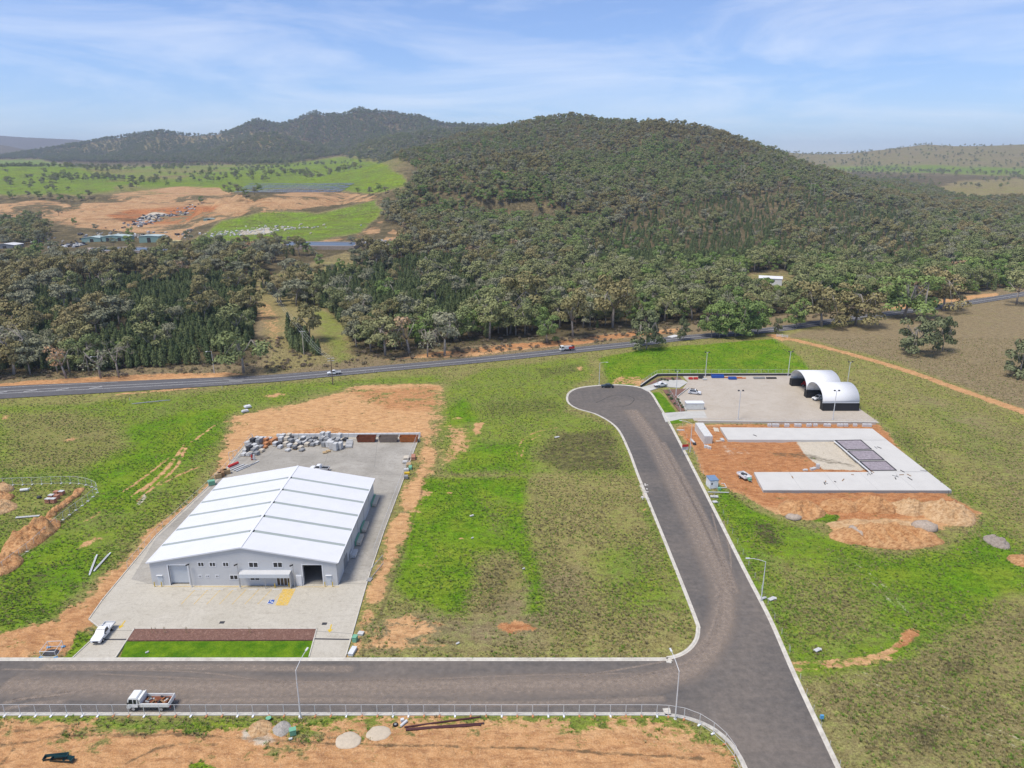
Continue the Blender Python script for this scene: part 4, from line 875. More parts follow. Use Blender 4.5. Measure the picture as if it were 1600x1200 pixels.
# ------------------------------------------------------------------ fences
def wire_mesh(m, p, q, z0, z1, dv=0.3, dh=0.3, r=0.006):
    p, q = Vector(p), Vector(q); L = (q-p).length; n = max(1, int(L/dv)); nrm = Vector((-(q-p).y, (q-p).x, 0)).normalized()
    d = (q-p).normalized()
    for k in range(1, n):
        c = p.lerp(q, k/n); m.add([c-d*r+Vector((0,0,z0)), c+d*r+Vector((0,0,z0)), c+d*r+Vector((0,0,z1)), c-d*r+Vector((0,0,z1))], [(0,1,2,3)])
    h = z0+dh
    while h < z1-0.05:
        m.add([p+Vector((0,0,h-r)), q+Vector((0,0,h-r)), q+Vector((0,0,h+r)), p+Vector((0,0,h+r))], [(0,1,2,3)]); h += dh
def temp_panel(a, b, lab, grp, foot='white_paint', h=2.05):
    a, b = Vector((*a, 0)), Vector((*b, 0)); t = thing('fence_panel', lab, 'fence panel', (a.x, a.y, 0.0), 0, grp); d = b-a
    f = MB(); r = 0.026; e = d*0.012; A, B = e, d-e
    f.tube([A+Vector((0,0,0.08)), A+Vector((0,0,h))], r, 6); f.tube([B+Vector((0,0,0.08)), B+Vector((0,0,h))], r, 6)
    f.tube([A+Vector((0,0,h)), B+Vector((0,0,h))], r, 6); f.tube([A+Vector((0,0,0.18)), B+Vector((0,0,0.18))], r, 6); f.build('frame', 'galv_light', t)
    m = MB(); wire_mesh(m, A, B, 0.18, h, 0.16, 0.30, 0.004); m.build('mesh_infill', 'galv', t)
    nrm = Vector((-d.y, d.x, 0)).normalized()
    MB().box(A+Vector((0,0,0.10))-nrm*0.12, (0.26, 0.66, 0.15), math.atan2(d.y, d.x)).build('foot_block', foot, t)
FP = resample(spline(GP([(-40,1118),(300,1118.5),(600,1118.5),(1000,1118.5),(1045,1119.5),(1080,1127),(1108,1142),(1132,1162),(1150,1188),(1160,1215)]), 8), 2.35)
for i in range(len(FP)-1):
    temp_panel(FP[i], FP[i+1], 'temporary mesh fence panel along the kerb of the front street', 'temporary fence panels along the street', 'orange_block' if (i*7) % 10 < 6 and i > 8 else 'white_paint')
FQ = resample(spline(GP([(-40,760),(10,758.5),(60,757),(110,755.5),(138,759),(153,767),(148,775),(130,790),(90,820),(55,853),(20,880),(-10,903)]), 8), 2.4)
for i in range(len(FQ)-1):
    temp_panel(FQ[i], FQ[i+1], 'temporary mesh fence panel curving round the grassy works area with brick pallets', 'temporary fence panels round the works area', 'block_white')
def fence(name, pts, lab, cat='fence', step=2.8, h=2.0, pmat='galv_light', r=0.035, wires=True, top=True):
    P = resample([tuple(p[:2]) for p in pts], step); P.append(tuple(pts[-1][:2]))
    t = thing(name, lab, cat, (P[0][0], P[0][1], gz(*P[0])+0.04)); o = Vector((P[0][0], P[0][1], 0)); z0 = gz(*P[0])
    L = [Vector((*p, gz(*p)-z0)) - o for p in P]
    for p in L: MB().tube([p, p+Vector((0,0,h))], r, 5).build('post', pmat, t)
    if wires:
        m = MB()
        for a, b in zip(L[:-1], L[1:]): wire_mesh(m, a, b, 0.1, h-0.05, 0.25, 0.33, 0.004)
        m.build('wire_mesh', 'galv', t)
    if top:
        m = MB(); m.tube([p+Vector((0,0,h)) for p in L], r*0.7, 5); m.build('top_rail', pmat, t)
    return t
fence('chain_link_fence', GP([(652,688),(640,720),(628,752),(600,826),(585,868)]), 'chain-link fence along the right edge of the warehouse yard')
fence('chain_link_fence', GP([(394,686),(345,744),(243,840),(200,890)]), 'chain-link fence along the left edge of the warehouse yard', h=1.9)
for k, py in enumerate((866, 870, 875, 880)): pass
# white block wall closing the rear of the yard
A, B = Vector(G(432, 685)), Vector(G(657, 683)); n = 26
wall = thing('block_wall', 'low wall of pale concrete blocks across the rear of the warehouse yard', 'wall', (A.x, A.y, 0.05))
for k in range(n):
    c = A.lerp(B, (k+0.5)/n)-A; MB().box((c.x, c.y+0.4, 0.60+0.0), ((B-A).length/n-0.06, 0.6, 1.2)).build('concrete_block', 'block_white', wall)
# white frames and posts at the corner of the yard
for p, lab, h in (((395.5,690), 'white steel post at the rear left corner of the warehouse yard', 2.2), ((656,690), 'white gate post at the rear right corner of the warehouse yard', 3.0)):
    x, y = G(*p); t = thing('post', lab, 'post', (x, y, 0.0)); MB().tube([(0,0,0),(0,0,h)], 0.09, 8).build('shaft', 'block_white', t); MB().tube([(0,0,h),(0,0,h+0.06)], [0.12,0.05], 8).build('cap', 'galv', t)
x, y = G(365.5, 718); t = thing('frame_rack', 'white diamond-shaped steel frame leaning at the left yard fence', 'rack', (x, y, 0.05), R(50))
MB().tube([(-1.3,0,0.05),(1.3,0,0.05),(1.5,0.5,2.3),(-1.1,0.5,2.3),(-1.3,0,0.05)], 0.08, 6).build('frame', 'block_white', t); MB().tube([(0,0,0.05),(0.2,0.5,2.3)], 0.05, 6).build('strut', 'block_white', t)

# ------------------------------------------------------------------ goods in the yard
def pallet_parts(t, w, d):
    m = MB()
    for k in range(5): m.box((0, -d/2+d*(k+0.5)/5, 0.13), (w, d/5-0.05, 0.03))
    for k in (-1, 0, 1): m.box((k*(w/2-0.06), 0, 0.06), (0.1, d, 0.11))
    m.build('pallet', 'timber', t)
def goods(px, py, w, d, h, mat, lab, cat, rz=0.0, layers=3, group=None, name='pallet_stack', pallet=True):
    x, y = G(px, py); t = thing(name, lab, cat, (x, y, 0.065), rz, group)
    z = 0.0
    if pallet: pallet_parts(t, w, d); z = 0.145
    lh = (h-z)/layers; rr = random.Random(int(px*31+py*7))
    for k in range(layers):
        o = (rr.uniform(-0.04, 0.04), rr.uniform(-0.04, 0.04))
        MB().box((o[0], o[1], z+lh*(k+0.5)), (w*rr.uniform(0.92, 1.0), d*rr.uniform(0.92, 1.0), lh-0.03)).build('layer', mat, t)
    return t
rr = random.Random(5)
stacks = []
def rows(px0, px1, py0, py1, n, slant, mats, hs):
    for i in range(n):
        f = (i+0.5)/n; k = rr.random()
        stacks.append((px0+(px1-px0)*f + slant*k + rr.uniform(-1, 1), py0+(py1-py0)*k, rr.choice(mats), rr.uniform(*hs)))
for (px, py, mt, hh) in [(396,693,'stone_dark',1.3),(402,690,'stone_white',1.2),(405,695,'stone_grey',1.5),(398,700,'stone_cream',1.0),(390,699,'stone_grey',0.9),(384,706,'stone_white',0.7),(391,707,'stone_dark',1.6),(397,708,'stone_grey',1.2),(401,703,'stone_white',1.0),(408,702,'stone_grey',0.9),(409,691,'stone_white',1.3),(414,689,'stone_white',0.9),(387,695,'stone_white',0.8),(381,712,'stone_white',0.6),(401,711,'stone_grey',0.8),(409,706,'stone_cream',0.6),
        (417,692,'orange_block',1.2),(416,697,'orange_block',0.9),(414,701,'orange_block',0.6),(425,694,'orange_block',1.1),(430,690,'orange_block',0.9),(431,697,'stone_white',1.0),(421,690,'stone_white',1.0),
        (443,687.5,'stone_white',1.5),(440,692,'stone_white',1.5),(438,697,'stone_dark',0.9),(438,700.5,'stone_white',0.7),(452,687.5,'stone_cream',1.6),(449,692,'stone_cream',1.5),(447,697,'stone_cream',1.0),(455,693,'stone_grey',1.1),(453,699,'stone_white',0.8),(450,705,'stone_white',0.5),(462,690,'stone_grey',0.8),(466,694,'stone_white',1.0),(461,699,'stone_grey',0.5),(462,702,'stone_dark',0.4),(470,701,'stone_cream',0.6),(472,705,'stone_grey',0.5),(474,688,'stone_grey',0.8),(477,692,'stone_white',0.9),(480,697,'stone_cream',0.8),(483,689,'stone_grey',0.9),(486,693,'stone_grey',0.9),(489,697,'stone_grey',0.7),(493,690,'stone_dark',1.0),(496,695,'stone_white',0.8),
        (505,687.5,'stone_white',2.0),(513,687.5,'stone_white',2.0),(503,693,'stone_grey',1.4),(511,693,'stone_grey',1.4),(507,698,'stone_grey',1.2),(521,690,'stone_grey',1.0),(531,688,'stone_white',1.7),(528,694,'stone_grey',1.3),(519,702,'stone_white',1.9),(525,704,'stone_white',1.9),(532,702,'stone_white',1.7),(514,699,'stone_white',1.5),(518,696,'stone_white',1.0),(537,698,'stone_cream',0.5),(540,689,'stone_dark',0.7)]:
    stacks.append((px, py, mt, hh))
for k in range(26):
    px = rr.uniform(386, 412) if k < 8 else rr.uniform(440, 535); py = (rr.uniform(693, 710) if px < 395 else rr.uniform(688, 699)) + (3 if px < 400 else 0)
    stacks.append((px, py, rr.choice(['stone_white','stone_grey','stone_white','stone_cream','stone_dark']), rr.uniform(.5, 1.3)))
ADJ = {'stone_white': 'white', 'stone_grey': 'grey', 'stone_cream': 'cream', 'stone_dark': 'black', 'orange_block': 'orange'}
for i, (px, py, mt, hh) in enumerate(stacks):
    size = 'tall' if hh > 1.3 else ('low' if hh < 0.8 else 'waist-high')
    where = 'at the rear left corner of the yard' if px < 435 else ('before the white block wall' if px < 500 else 'near the yard rear, beside the rusty bins')
    lab = '%s pallet stack of %s paving slabs %s' % (size, ADJ[mt], where)
    goods(px, py, 1.2, 1.6, hh*1.25, mt, lab, 'pallet stack', R(rr.uniform(-24, -10)), 2 + int(hh*1.5), 'paving pallets in the warehouse yard')
for px, py in ((508,708), (513,706)): goods(px, py, 1.3, 1.3, 0.35, 'timber', 'empty timber pallets lying flat in front of the tall white slabs', 'pallet', R(20), 2, 'empty pallets in the yard')
for k in range(5):
    px, py = 545+0.4*k, 700-2.3*k
    goods(px, py, 2.0, 0.55, 0.7, 'stone_white', 'long white wrapped pack in the row beside the rusty bins', 'pack', 0, 1, 'white packs beside the bins')
def steel_bin(px0, px1, py, lab, mat, inner):
    x0, y = G(px0, py); x1, _ = G(px1, py); t = thing('steel_bin', lab, 'bin', ((x0+x1)/2, y+1.1, 0.066)); L = x1-x0; w = 2.3; h = 1.7
    for s in (-1, 1):
        MB().add([(-L/2+0.3,s*w/2*0.86,0.1),(L/2-0.3,s*w/2*0.86,0.1),(L/2,s*w/2,h),(-L/2,s*w/2,h),(-L/2+0.3,s*(w/2*0.86-0.07),0.1),(L/2-0.3,s*(w/2*0.86-0.07),0.1),(L/2,s*(w/2-0.07),h),(-L/2,s*(w/2-0.07),h)],
                 [(0,1,2,3),(7,6,5,4),(3,2,6,7),(0,4,5,1),(1,5,6,2),(0,3,7,4)]).build('side_wall', mat, t)
        MB().add([(s*(L/2-0.3),-w*0.42,0.1),(s*(L/2-0.3),w*0.42,0.1),(s*L/2,w/2-0.07,h),(s*L/2,-w/2+0.07,h),(s*(L/2-0.37),-w*0.42,0.1),(s*(L/2-0.37),w*0.42,0.1),(s*(L/2-0.07),w/2-0.07,h),(s*(L/2-0.07),-w/2+0.07,h)],
                 [(0,1,2,3),(7,6,5,4),(3,2,6,7)]).build('end_wall', mat, t)
        MB().box((0, s*w*0.35, 0.05), (L-1.0, 0.12, 0.1)).build('skid', 'black_steel', t)
    MB().bbox(-L/2+0.3, L/2-0.3, -w*0.42, w*0.42, 0.1, 0.2).build('bottom', inner, t)
steel_bin(557, 586.5, 692, 'dark rusty open steel bin, third from the yard corner', 'rust', 'rust'); steel_bin(591.5, 621, 692, 'grey-brown open steel bin between two rusty ones', 'rust_grey', 'rust_grey'); steel_bin(624, 653, 692, 'bright orange-rust open steel bin in the yard corner', 'rust_orange', 'rust_orange')
for px, py, w, d, h, mt, lab in ((646,717,1.2,2.6,1.0,'brick_pack','dark red pack by the right yard fence, rearmost of its row'), (635,718,1.6,2.0,0.8,'stone_cream','cream crate pack by the right yard fence, behind the white box'), (633,724,1.4,1.0,0.7,'stone_white','white box standing by the right yard fence'), (639,729,1.3,1.8,0.9,'timber','tan timber crate by the right yard fence'), (641,733,0.9,1.8,0.8,'green_box','green pack by the right yard fence beside the tan crate'), (635,737,1.3,0.9,0.8,'stone_white','white pack by the right yard fence in front of the tan crate'), (636,742.5,1.5,0.9,0.8,'yellow','bright yellow pack by the right yard fence'), (634.5,748,1.1,1.2,0.9,'stone_grey','grey crate at the near end of the row by the right yard fence')):
    goods(px, py, w, d, h, mt, lab, 'crate', R(4), 2, None, 'crate')
for px, py, mt, lab in ((355,740.5,'timber','pale timber crate behind the warehouse left corner, rightmost'), (350,741,'timber_dark','brown timber crate behind the warehouse left corner'), (341,747,'timber','large timber crate beside the left yard fence'), (346,745,'timber_dark','small dark timber crate beside the large one at the left fence'), (331,758,'green_box','green topped crate on the left side of the warehouse')):
    goods(px, py, 1.7, 1.3, 1.3, mt, lab, 'crate', R(30), 2, None, 'timber_crate')
x, y = G(365, 729); t = thing('roll_bale', 'red roll lying on a white base at the left yard fence', 'roll', (x, y, 0.066), R(60)); MB().tube([(-1.6,0,0.55),(1.6,0,0.55)], 0.38, 10).build('roll', 'red', t); MB().bbox(-1.8, 1.8, -0.6, 0.6, 0, 0.2).build('base', 'block_white', t)
for i, (px, py) in enumerate(((371,731),(376,732),(380,733),(386,730),(390,728),(394,726))):
    x, y = G(px, py); t = thing('beam_bundle', 'long grey steel beam laid slantwise behind the warehouse left corner', 'beam', (x, y, 0.066), R(58), 'grey beams behind the warehouse')
    m = MB(); m.box((0,0,0.12),(4.6,0.10,0.24)); m.build('web', 'stone_grey' if i % 2 else 'galv', t); m = MB(); m.box((0,0,0.25),(4.6,0.3,0.03)); m.box((0,0,0.015),(4.6,0.3,0.03)); m.build('flange', 'galv_light', t)
x, y = G(395.5, 719); t = thing('gas_rack', 'small red and white bottle rack on the rear yard', 'rack', (x, y, 0.066)); MB().tube([(-0.3,0,0),(-0.3,0,1.5)], 0.22, 8).build('bottle', 'red', t); MB().tube([(0.35,0,0),(0.35,0,1.6)], 0.22, 8).build('bottle', 'block_white', t); MB().bbox(-0.65,0.7,-0.3,0.3,0.5,0.58).build('rail', 'galv', t)
for py, L, lab in ((785, 5.0, 'green and cream bench pack at the far end of the warehouse right wall'), (826, 4.0, 'green and cream bench pack, second from the far end of the right wall'), (846, 4.0, 'green and cream bench pack, third from the far end of the right wall'), (868, 2.6, 'white bench pack nearest the front of the warehouse right wall')):
    y = G(560, py)[1]; t = thing('bench_pack', lab, 'pack', (WX1+0.95, y, 0.066)); 
    MB().bbox(-0.45, 0.45, -L/2, L/2, 0.14, 0.75).build('pack', 'stone_white' if L < 3 else 'stone_cream', t); MB().bbox(-0.75, -0.5, -L/2, L/2, 0.0, 1.1).build('back_panel', 'stone_white' if L < 3 else 'green_box', t)
    for k in (-1, 0, 1): MB().bbox(-0.5, 0.5, k*(L/2-0.3)-0.08, k*(L/2-0.3)+0.08, 0, 0.14).build('bearer', 'timber', t)

# ------------------------------------------------------------------ vehicles (local x = forward)
def wheel(t, x, y, r=0.34, w=0.22):
    s = 1 if y > 0 else -1
    o = MB().tube([(x, y-w/2, r), (x, y+w/2, r)], r, 14).build('wheel', 'tyre', t)
    MB().tube([(x, y+s*w/2, r), (x, y+s*(w/2+0.015), r)], r*0.6, 10).build('rim', 'rim', o)
def lamps(t, xf, xr, w, zf, zr):
    for s in (-1, 1):
        MB().box((xf, s*w, zf), (0.1, 0.32, 0.16)).build('headlight', 'head_lamp', t); MB().box((xr, s*w, zr), (0.08, 0.18, 0.28)).build('tail_light', 'red_lamp', t)
def car(px, py, rz, kind, paint, lab, cat, tray='galv', z=0.04, wcoord=None):
    x, y = wcoord or G(px, py); t = thing({'ute': 'utility_truck', 'suv': 'wagon', 'sedan': 'car'}[kind], lab, cat, (x, y, z), rz)
    if kind == 'ute':
        L, wd = 5.3, 0.90
        MB().sidepro([(2.55,0.42),(2.62,0.62),(2.55,0.92),(2.2,1.05),(1.25,1.14),(0.2,1.16),(-0.55,1.16),(-0.6,0.42)], wd, [wd*.86,wd*.9,wd*.92,wd,wd,wd,wd,wd]).build('body', paint, t, False)
        MB().sidepro([(1.25,1.13),(0.55,1.72),(0.2,1.80),(-0.4,1.78),(-0.58,1.13)], wd, [wd*.93,wd*.78,wd*.76,wd*.78,wd*.93]).build('cabin', paint, t)
        MB().sidepro([(1.27,1.18),(0.60,1.70),(0.56,1.74),(1.18,1.18)], wd*.78, [wd*.82,wd*.70,wd*.70,wd*.82]).build('windscreen', 'glass', t)
        for s in (-1, 1):
            MB().add([(1.0,s*wd*.945,1.18),(0.45,s*wd*.80,1.68),(-0.35,s*wd*.80,1.68),(-0.45,s*wd*.945,1.18)], [(0,1,2,3) if s > 0 else (3,2,1,0)]).build('side_window', 'glass', t)
            MB().box((0.95, s*(wd+0.13), 1.15), (0.12, 0.2, 0.16)).build('mirror', 'black_steel', t)
        MB().bbox(-2.65, -0.68, -0.93, 0.93, 0.78, 0.86).build('tray_floor', tray, t)
        for s in (-1, 1): MB().bbox(-2.65, -0.68, s*0.93-0.03, s*0.93+0.03, 0.86, 1.14).build('tray_side', paint if tray == paint else 'galv_light', t)
        MB().bbox(-2.70, -2.64, -0.93, 0.93, 0.80, 1.14).build('tailgate', paint if tray == paint else 'galv_light', t); MB().bbox(-2.6, 0, -0.4, 0.4, 0.45, 0.76).build('chassis', 'black_steel', t)
        MB().tube([(-0.75,-0.9,0.86),(-0.75,-0.9,1.75),(-0.75,0.9,1.75),(-0.75,0.9,0.86)], 0.04, 6).build('headboard', 'galv_light', t)
        MB().box((2.6,0,0.66),(0.1,0.9,0.26)).build('grille', 'black_steel', t); ax = (1.65, -1.6); lamps(t, 2.55, -2.7, 0.62, 0.78, 0.72)
    else:
        wd = 0.9 if kind == 'suv' else 0.86; rf = 1.78 if kind == 'suv' else 1.44; zb = 1.05 if kind == 'suv' else 0.92
        MB().sidepro([(2.25,0.38),(2.34,0.6),(2.25,0.82),(1.95,zb-0.06),(1.0,zb),(-1.9,zb),(-2.25,zb-0.08),(-2.32,0.6),(-2.25,0.38)], wd, [wd*.84,wd*.88,wd*.9,wd*.97,wd,wd,wd*.94,wd*.9,wd*.86]).build('body', paint, t)
        back = [(-1.7,rf-0.08),(-2.15,zb)] if kind == 'suv' else [(-0.95,rf-0.05),(-1.75,zb)]
        pr = [(1.1,zb-0.01),(0.4,rf-0.06),(0.0,rf)]+back; MB().sidepro(pr, wd, [wd*.93,wd*.74,wd*.72,wd*.74,wd*.92]).build('cabin', paint, t)
        MB().sidepro([(1.13,zb+0.03),(0.45,rf-0.08),(0.41,rf-0.04),(1.03,zb+0.03)], wd*.78, [wd*.84,wd*.68,wd*.68,wd*.84]).build('windscreen', 'glass', t)
        bx, bz = back[0]
        MB().sidepro([(bx-0.03,bz-0.03),(back[1][0]-0.02,zb+0.05),(back[1][0]+0.05,zb+0.05),(bx+0.02,bz)], wd*.7, [wd*.68,wd*.84,wd*.84,wd*.68]).build('rear_window', 'glass', t)
        for s in (-1, 1):
            MB().add([(0.85,s*wd*.945,zb+0.04),(0.28,s*wd*.775,rf-0.12),(bx+0.15,s*wd*.78,rf-0.14),(back[1][0]+0.4,s*wd*.945,zb+0.04)], [(0,1,2,3) if s > 0 else (3,2,1,0)]).build('side_window', 'glass', t)
            MB().box((0.8, s*(wd+0.1), zb+0.04), (0.12, 0.16, 0.14)).build('mirror', paint, t)
        if kind == 'suv': MB().bbox(-1.5, 0.0, -0.55, 0.55, rf-0.01, rf+0.06).build('roof_rack', 'black_steel', t)
        MB().box((2.3,0,0.6),(0.1,0.8,0.2)).build('grille', 'black_steel', t); ax = (1.38, -1.35); lamps(t, 2.22, -2.28, 0.62, 0.72, 0.78)
    for xx in ax:
        for s in (-1, 1): wheel(t, xx, s*(wd-0.12), 0.36 if kind != 'sedan' else 0.32)
    return t
car(162, 994, R(-88), 'ute', 'white_paint', 'white tray-back ute parked on the driveway beside the mulch bed', 'ute', tray='galv_light', z=0.065)
car(499, 736, R(175), 'ute', 'white_paint', 'white ute with a black tray parked behind the warehouse ridge', 'ute', tray='black_steel', z=0.07)
car(949, 605.5, R(178), 'sedan', 'dark_green_car', 'dark green car parked at the kerb of the turning circle', 'car')
car(1032, 604.5, R(20), 'ute', 'white_paint', 'white ute parked on the driveway between the garden beds', 'ute', z=0.12, tray='white_paint')
car(1085, 616, R(-20), 'suv', 'white_paint', 'white wagon parked at the edge of the large hardstand', 'car', z=0.105)
car(1279, 625, R(205), 'ute', 'white_paint', 'white ute parked under the nearer arched shelter', 'ute', z=0.105)
car(522, 585.5, R(197), 'ute', 'white_paint', 'white ute driving on the highway past the power pole', 'ute', z=0.11)
# trucks
def truck(px, py, rz, lab, load):
    x, y = G(px, py); t = thing('tipper_truck' if load else 'service_truck', lab, 'truck', (x, y, 0.04 if load else 0.11), rz); w = 1.02
    MB().sidepro([(3.2,0.5),(3.27,0.9),(3.2,1.35),(2.95,2.25),(2.75,2.36),(1.75,2.38),(1.6,2.2),(1.6,0.75),(2.0,0.75),(2.1,0.5)], w, [w*.95,w,w,w*.9,w*.86,w*.86,w*.9,w,w,w*.95]).build('cab', 'truck_white', t)
    MB().sidepro([(3.225,1.40),(3.0,2.15),(2.96,2.15),(3.18,1.40)], w*.9, [w*.9,w*.8,w*.8,w*.9]).build('windscreen', 'glass', t)
    for s in (-1, 1):
        MB().add([(3.0,s*(w+0.005),1.4),(2.82,s*(w*.925),2.12),(2.3,s*(w*.925),2.12),(2.3,s*(w+0.005),1.4)], [(0,1,2,3) if s > 0 else (3,2,1,0)]).build('door_window', 'glass', t)
        MB().add([(2.18,s*(w+0.005),1.4),(2.18,s*(w*.925),2.1),(1.75,s*(w*.925),2.1),(1.75,s*(w+0.005),1.4)], [(0,1,2,3) if s > 0 else (3,2,1,0)]).build('rear_side_window', 'glass', t)
        MB().box((2.95, s*(w+0.2), 1.6), (0.1, 0.16, 0.4)).build('mirror', 'black_steel', t)
    MB().bbox(-3.1, 2.6, -0.42, 0.42, 0.55, 0.80).build('chassis', 'black_steel', t); lamps(t, 3.26, -3.2, 0.8, 0.85, 0.75); MB().box((3.26,0,0.6),(0.16,1.9,0.25)).build('bumper', 'truck_white', t)
    if load:
        MB().bbox(-3.15, 1.15, -1.08, 1.08, 0.95, 1.06).build('tray_floor', 'rust', t)
        for s in (-1, 1): MB().bbox(-3.15, 1.15, s*1.08-0.05, s*1.08+0.05, 0.9, 1.55).build('tray_side', 'truck_white', t)
        MB().bbox(-3.22, -3.14, -1.13, 1.13, 0.9, 1.62).build('tailgate', 'truck_white', t); MB().bbox(1.12, 1.24, -1.13, 1.13, 0.9, 2.2).build('headboard', 'truck_white', t)
        MB().bbox(1.24, 1.5, -0.95, 0.95, 2.08, 2.2).build('canopy_lip', 'truck_white', t)
        for s in (-1, 1): MB().bbox(-2.6, -1.2, s*0.95-0.15, s*0.95+0.15, 0.86, 0.93).build('mudguard', 'truck_white', t)
        MB().bbox(-0.6, 0.9, -0.98, -0.5, 0.4, 0.75).build('tool_box', 'black_steel', t)
        q = random.Random(3)
        for k in range(26):
            mt = q.choice(['rust_orange','timber_dark','stone_white','stone_dark','rust','stone_grey','stone_dark'])
            o = MB().box((0,0,0),(q.uniform(.2,1.1),q.uniform(.06,.3),q.uniform(.05,.25)), q.uniform(0,3.1), q.uniform(-.3,.3), q.uniform(-.3,.3)).build('scrap_piece', mt); 
            o.parent = t; o.location = (q.uniform(-2.7,0.8), q.uniform(-0.75,0.75), q.uniform(1.1,1.4))
    else:
        MB().bbox(-3.1, 1.2, -1.05, 1.05, 0.85, 0.98).build('tray_floor', 'galv', t)
        for s in (-1, 1):
            MB().bbox(-3.1, -0.4, s*1.03-0.06, s*1.03+0.06, 0.98, 1.9).build('side_locker', 'red', t); MB().bbox(-0.4, 1.2, s*1.03-0.06, s*1.03+0.06, 0.98, 1.9).build('front_locker', 'galv_light', t)
        MB().bbox(-2.9, 1.0, -0.6, 0.6, 1.0, 2.0).build('tank', 'galv_light', t); MB().tube([(-3.0,-0.8,2.2),(1.1,-0.8,2.2)], 0.06, 6).build('rail', 'galv', t); MB().tube([(-3.0,0.8,2.2),(1.1,0.8,2.2)], 0.06, 6).build('rail', 'galv', t)
        for xx in (-3.0, 1.1):
            for s in (-1, 1): MB().tube([(xx, s*0.8, 0.98), (xx, s*0.8, 2.2)], 0.05, 6).build('stanchion', 'galv', t)
        MB().bbox(-3.0, -2.2, -0.9, 0.9, 1.9, 2.25).build('hose_reel', 'black_steel', t)
    for xx in (2.35, -1.9):
        for s in (-1, 1): wheel(t, xx, s*0.88, 0.42, 0.26)
truck(238, 1104.5, R(180), 'white tipper truck with a tray of scrap parked beside the temporary fence', True)
truck(886, 548, R(196), 'white and red service truck driving on the highway beside the woodland', False)

# ------------------------------------------------------------------ street lights, flood lights, power poles
def street_light(p, adir, arm, lab, h=8.6):
    x, y = G(*p); t = thing('street_light', lab, 'street light', (x, y, 0.02), 0, 'street lights of the new road'); a = Vector((math.cos(adir), math.sin(adir), 0))
    MB().tube([(0,0,0),(0,0,h*0.5),(0,0,h)], [0.11,0.09,0.065], 8).build('pole', 'galv_light', t); MB().tube([(0,0,0),(0,0,0.06)], 0.26, 8).build('base_plate', 'concrete', t)
    MB().tube([(0,0,h)] + [a*arm*s + Vector((0,0,h+0.75*math.sin(s*1.6))) for s in (0.15,0.4,0.7,1.0)], 0.05, 6).build('outreach_arm', 'galv_light', t)
    e = a*(arm+0.25)+Vector((0,0,h+0.76)); o = MB().box(e, (0.75,0.28,0.12), adir).build('lamp_head', 'galv_light', t); MB().box(e-Vector((0,0,0.075)), (0.5,0.2,0.03), adir).build('lens', 'lamp_glass', o)
street_light((470,1122), R(80), 3.6, 'street light behind the temporary fence across from the mulch bed'); street_light((1055,1123.5), R(97), 3.6, 'street light behind the temporary fence at the street corner')
street_light((1189,940), R(180), 3.2, 'street light on the grass right of the long straight street'); street_light((936,602), R(-30), 2.6, 'street light beside the turning circle near the dark green car'); street_light((1078,706), R(165), 3.0, 'street light at the entry to the building site')
def flood(p, lab, h=9.8, rz=0.0):
    x, y = G(*p); t = thing('floodlight_pole', lab, 'floodlight', (x, y, 0.09), rz, 'floodlight poles round the hardstand')
    MB().tube([(0,0,0),(0,0,h)], [0.14,0.09], 8).build('pole', 'block_white', t); MB().bbox(-0.9,0.9,-0.05,0.05,h-0.08,h+0.03).build('cross_arm', 'galv_light', t); MB().box((0,0,0.03),(0.6,0.6,0.06)).build('base_plate', 'concrete', t)
    for s in (-1, 1): MB().box((s*0.7,-0.1,h+0.18),(0.55,0.4,0.3),0,R(25)).build('floodlight', 'stone_dark', t)
flood((1102,589), 'white floodlight pole at the rear of the hardstand near the blue tubs'); flood((1231,588), 'white floodlight pole at the rear of the hardstand beside the arched shelter'); flood((1153,656), 'white floodlight pole at the front edge behind the white container'); flood((1301,656), 'white floodlight pole standing before the nearer arched shelter'); flood((1323,606), 'white floodlight pole behind the arched shelters')
flood((1056,618), 'slim floodlight pole in the garden bed between the two driveways', 9.0)
def power_pole(p, top_px, lab, mats='pole_wood', arms=2, lean=0):
    x, y = G(*p); z0 = gz(x, y); _, _, zt = AT(p[0], top_px, y); h = zt-z0
    t = thing('power_pole', lab, 'power pole', (x, y, z0))
    MB().tube([(0,0,0),(lean,0,h)], [0.19,0.13], 8).build('pole', mats, t)
    for k in range(arms):
        o = MB().box((lean,0,h-0.25-0.9*k), (2.6,0.14,0.16), R(15)).build('cross_arm', 'galv_light', t)
        for s in (-1.15, -0.4, 0.4, 1.15): MB().tube([(lean+s*math.cos(R(15)), s*math.sin(R(15)), h-0.17-0.9*k), (lean+s*math.cos(R(15)), s*math.sin(R(15)), h+0.05-0.9*k)], 0.05, 6).build('insulator', 'stone_dark', o)
    return Vector((x, y, z0+h))
PA = power_pole((520,601), 559, 'dark timber power pole with two cross-arms beside the highway ute', arms=2); PB = power_pole((475,554), 517, 'pale power pole in the woodland clearing', 'stone_cream', 1); 
x, y = G(406, 440); PC = power_pole((406,440), 424, 'far power pole at the top of the woodland clearing', 'stone_cream', 1)
def wires(a, b, lab, off=((-1.1,0),(0,0),(1.1,0)), sag=1.6):
    t = thing('power_line', lab, 'power line', tuple(a)); d = b-a
    for ox, oy in off: MB().tube([Vector((ox,oy,0))+d*s-Vector((0,0,sag*4*s*(1-s))) for s in np.linspace(0,1,9)], 0.022, 4).build('wire', 'galv_light', t)
wires(PA, PB, 'power line from the highway pole to the clearing pole'); wires(PB, PC, 'power line running up the woodland clearing')
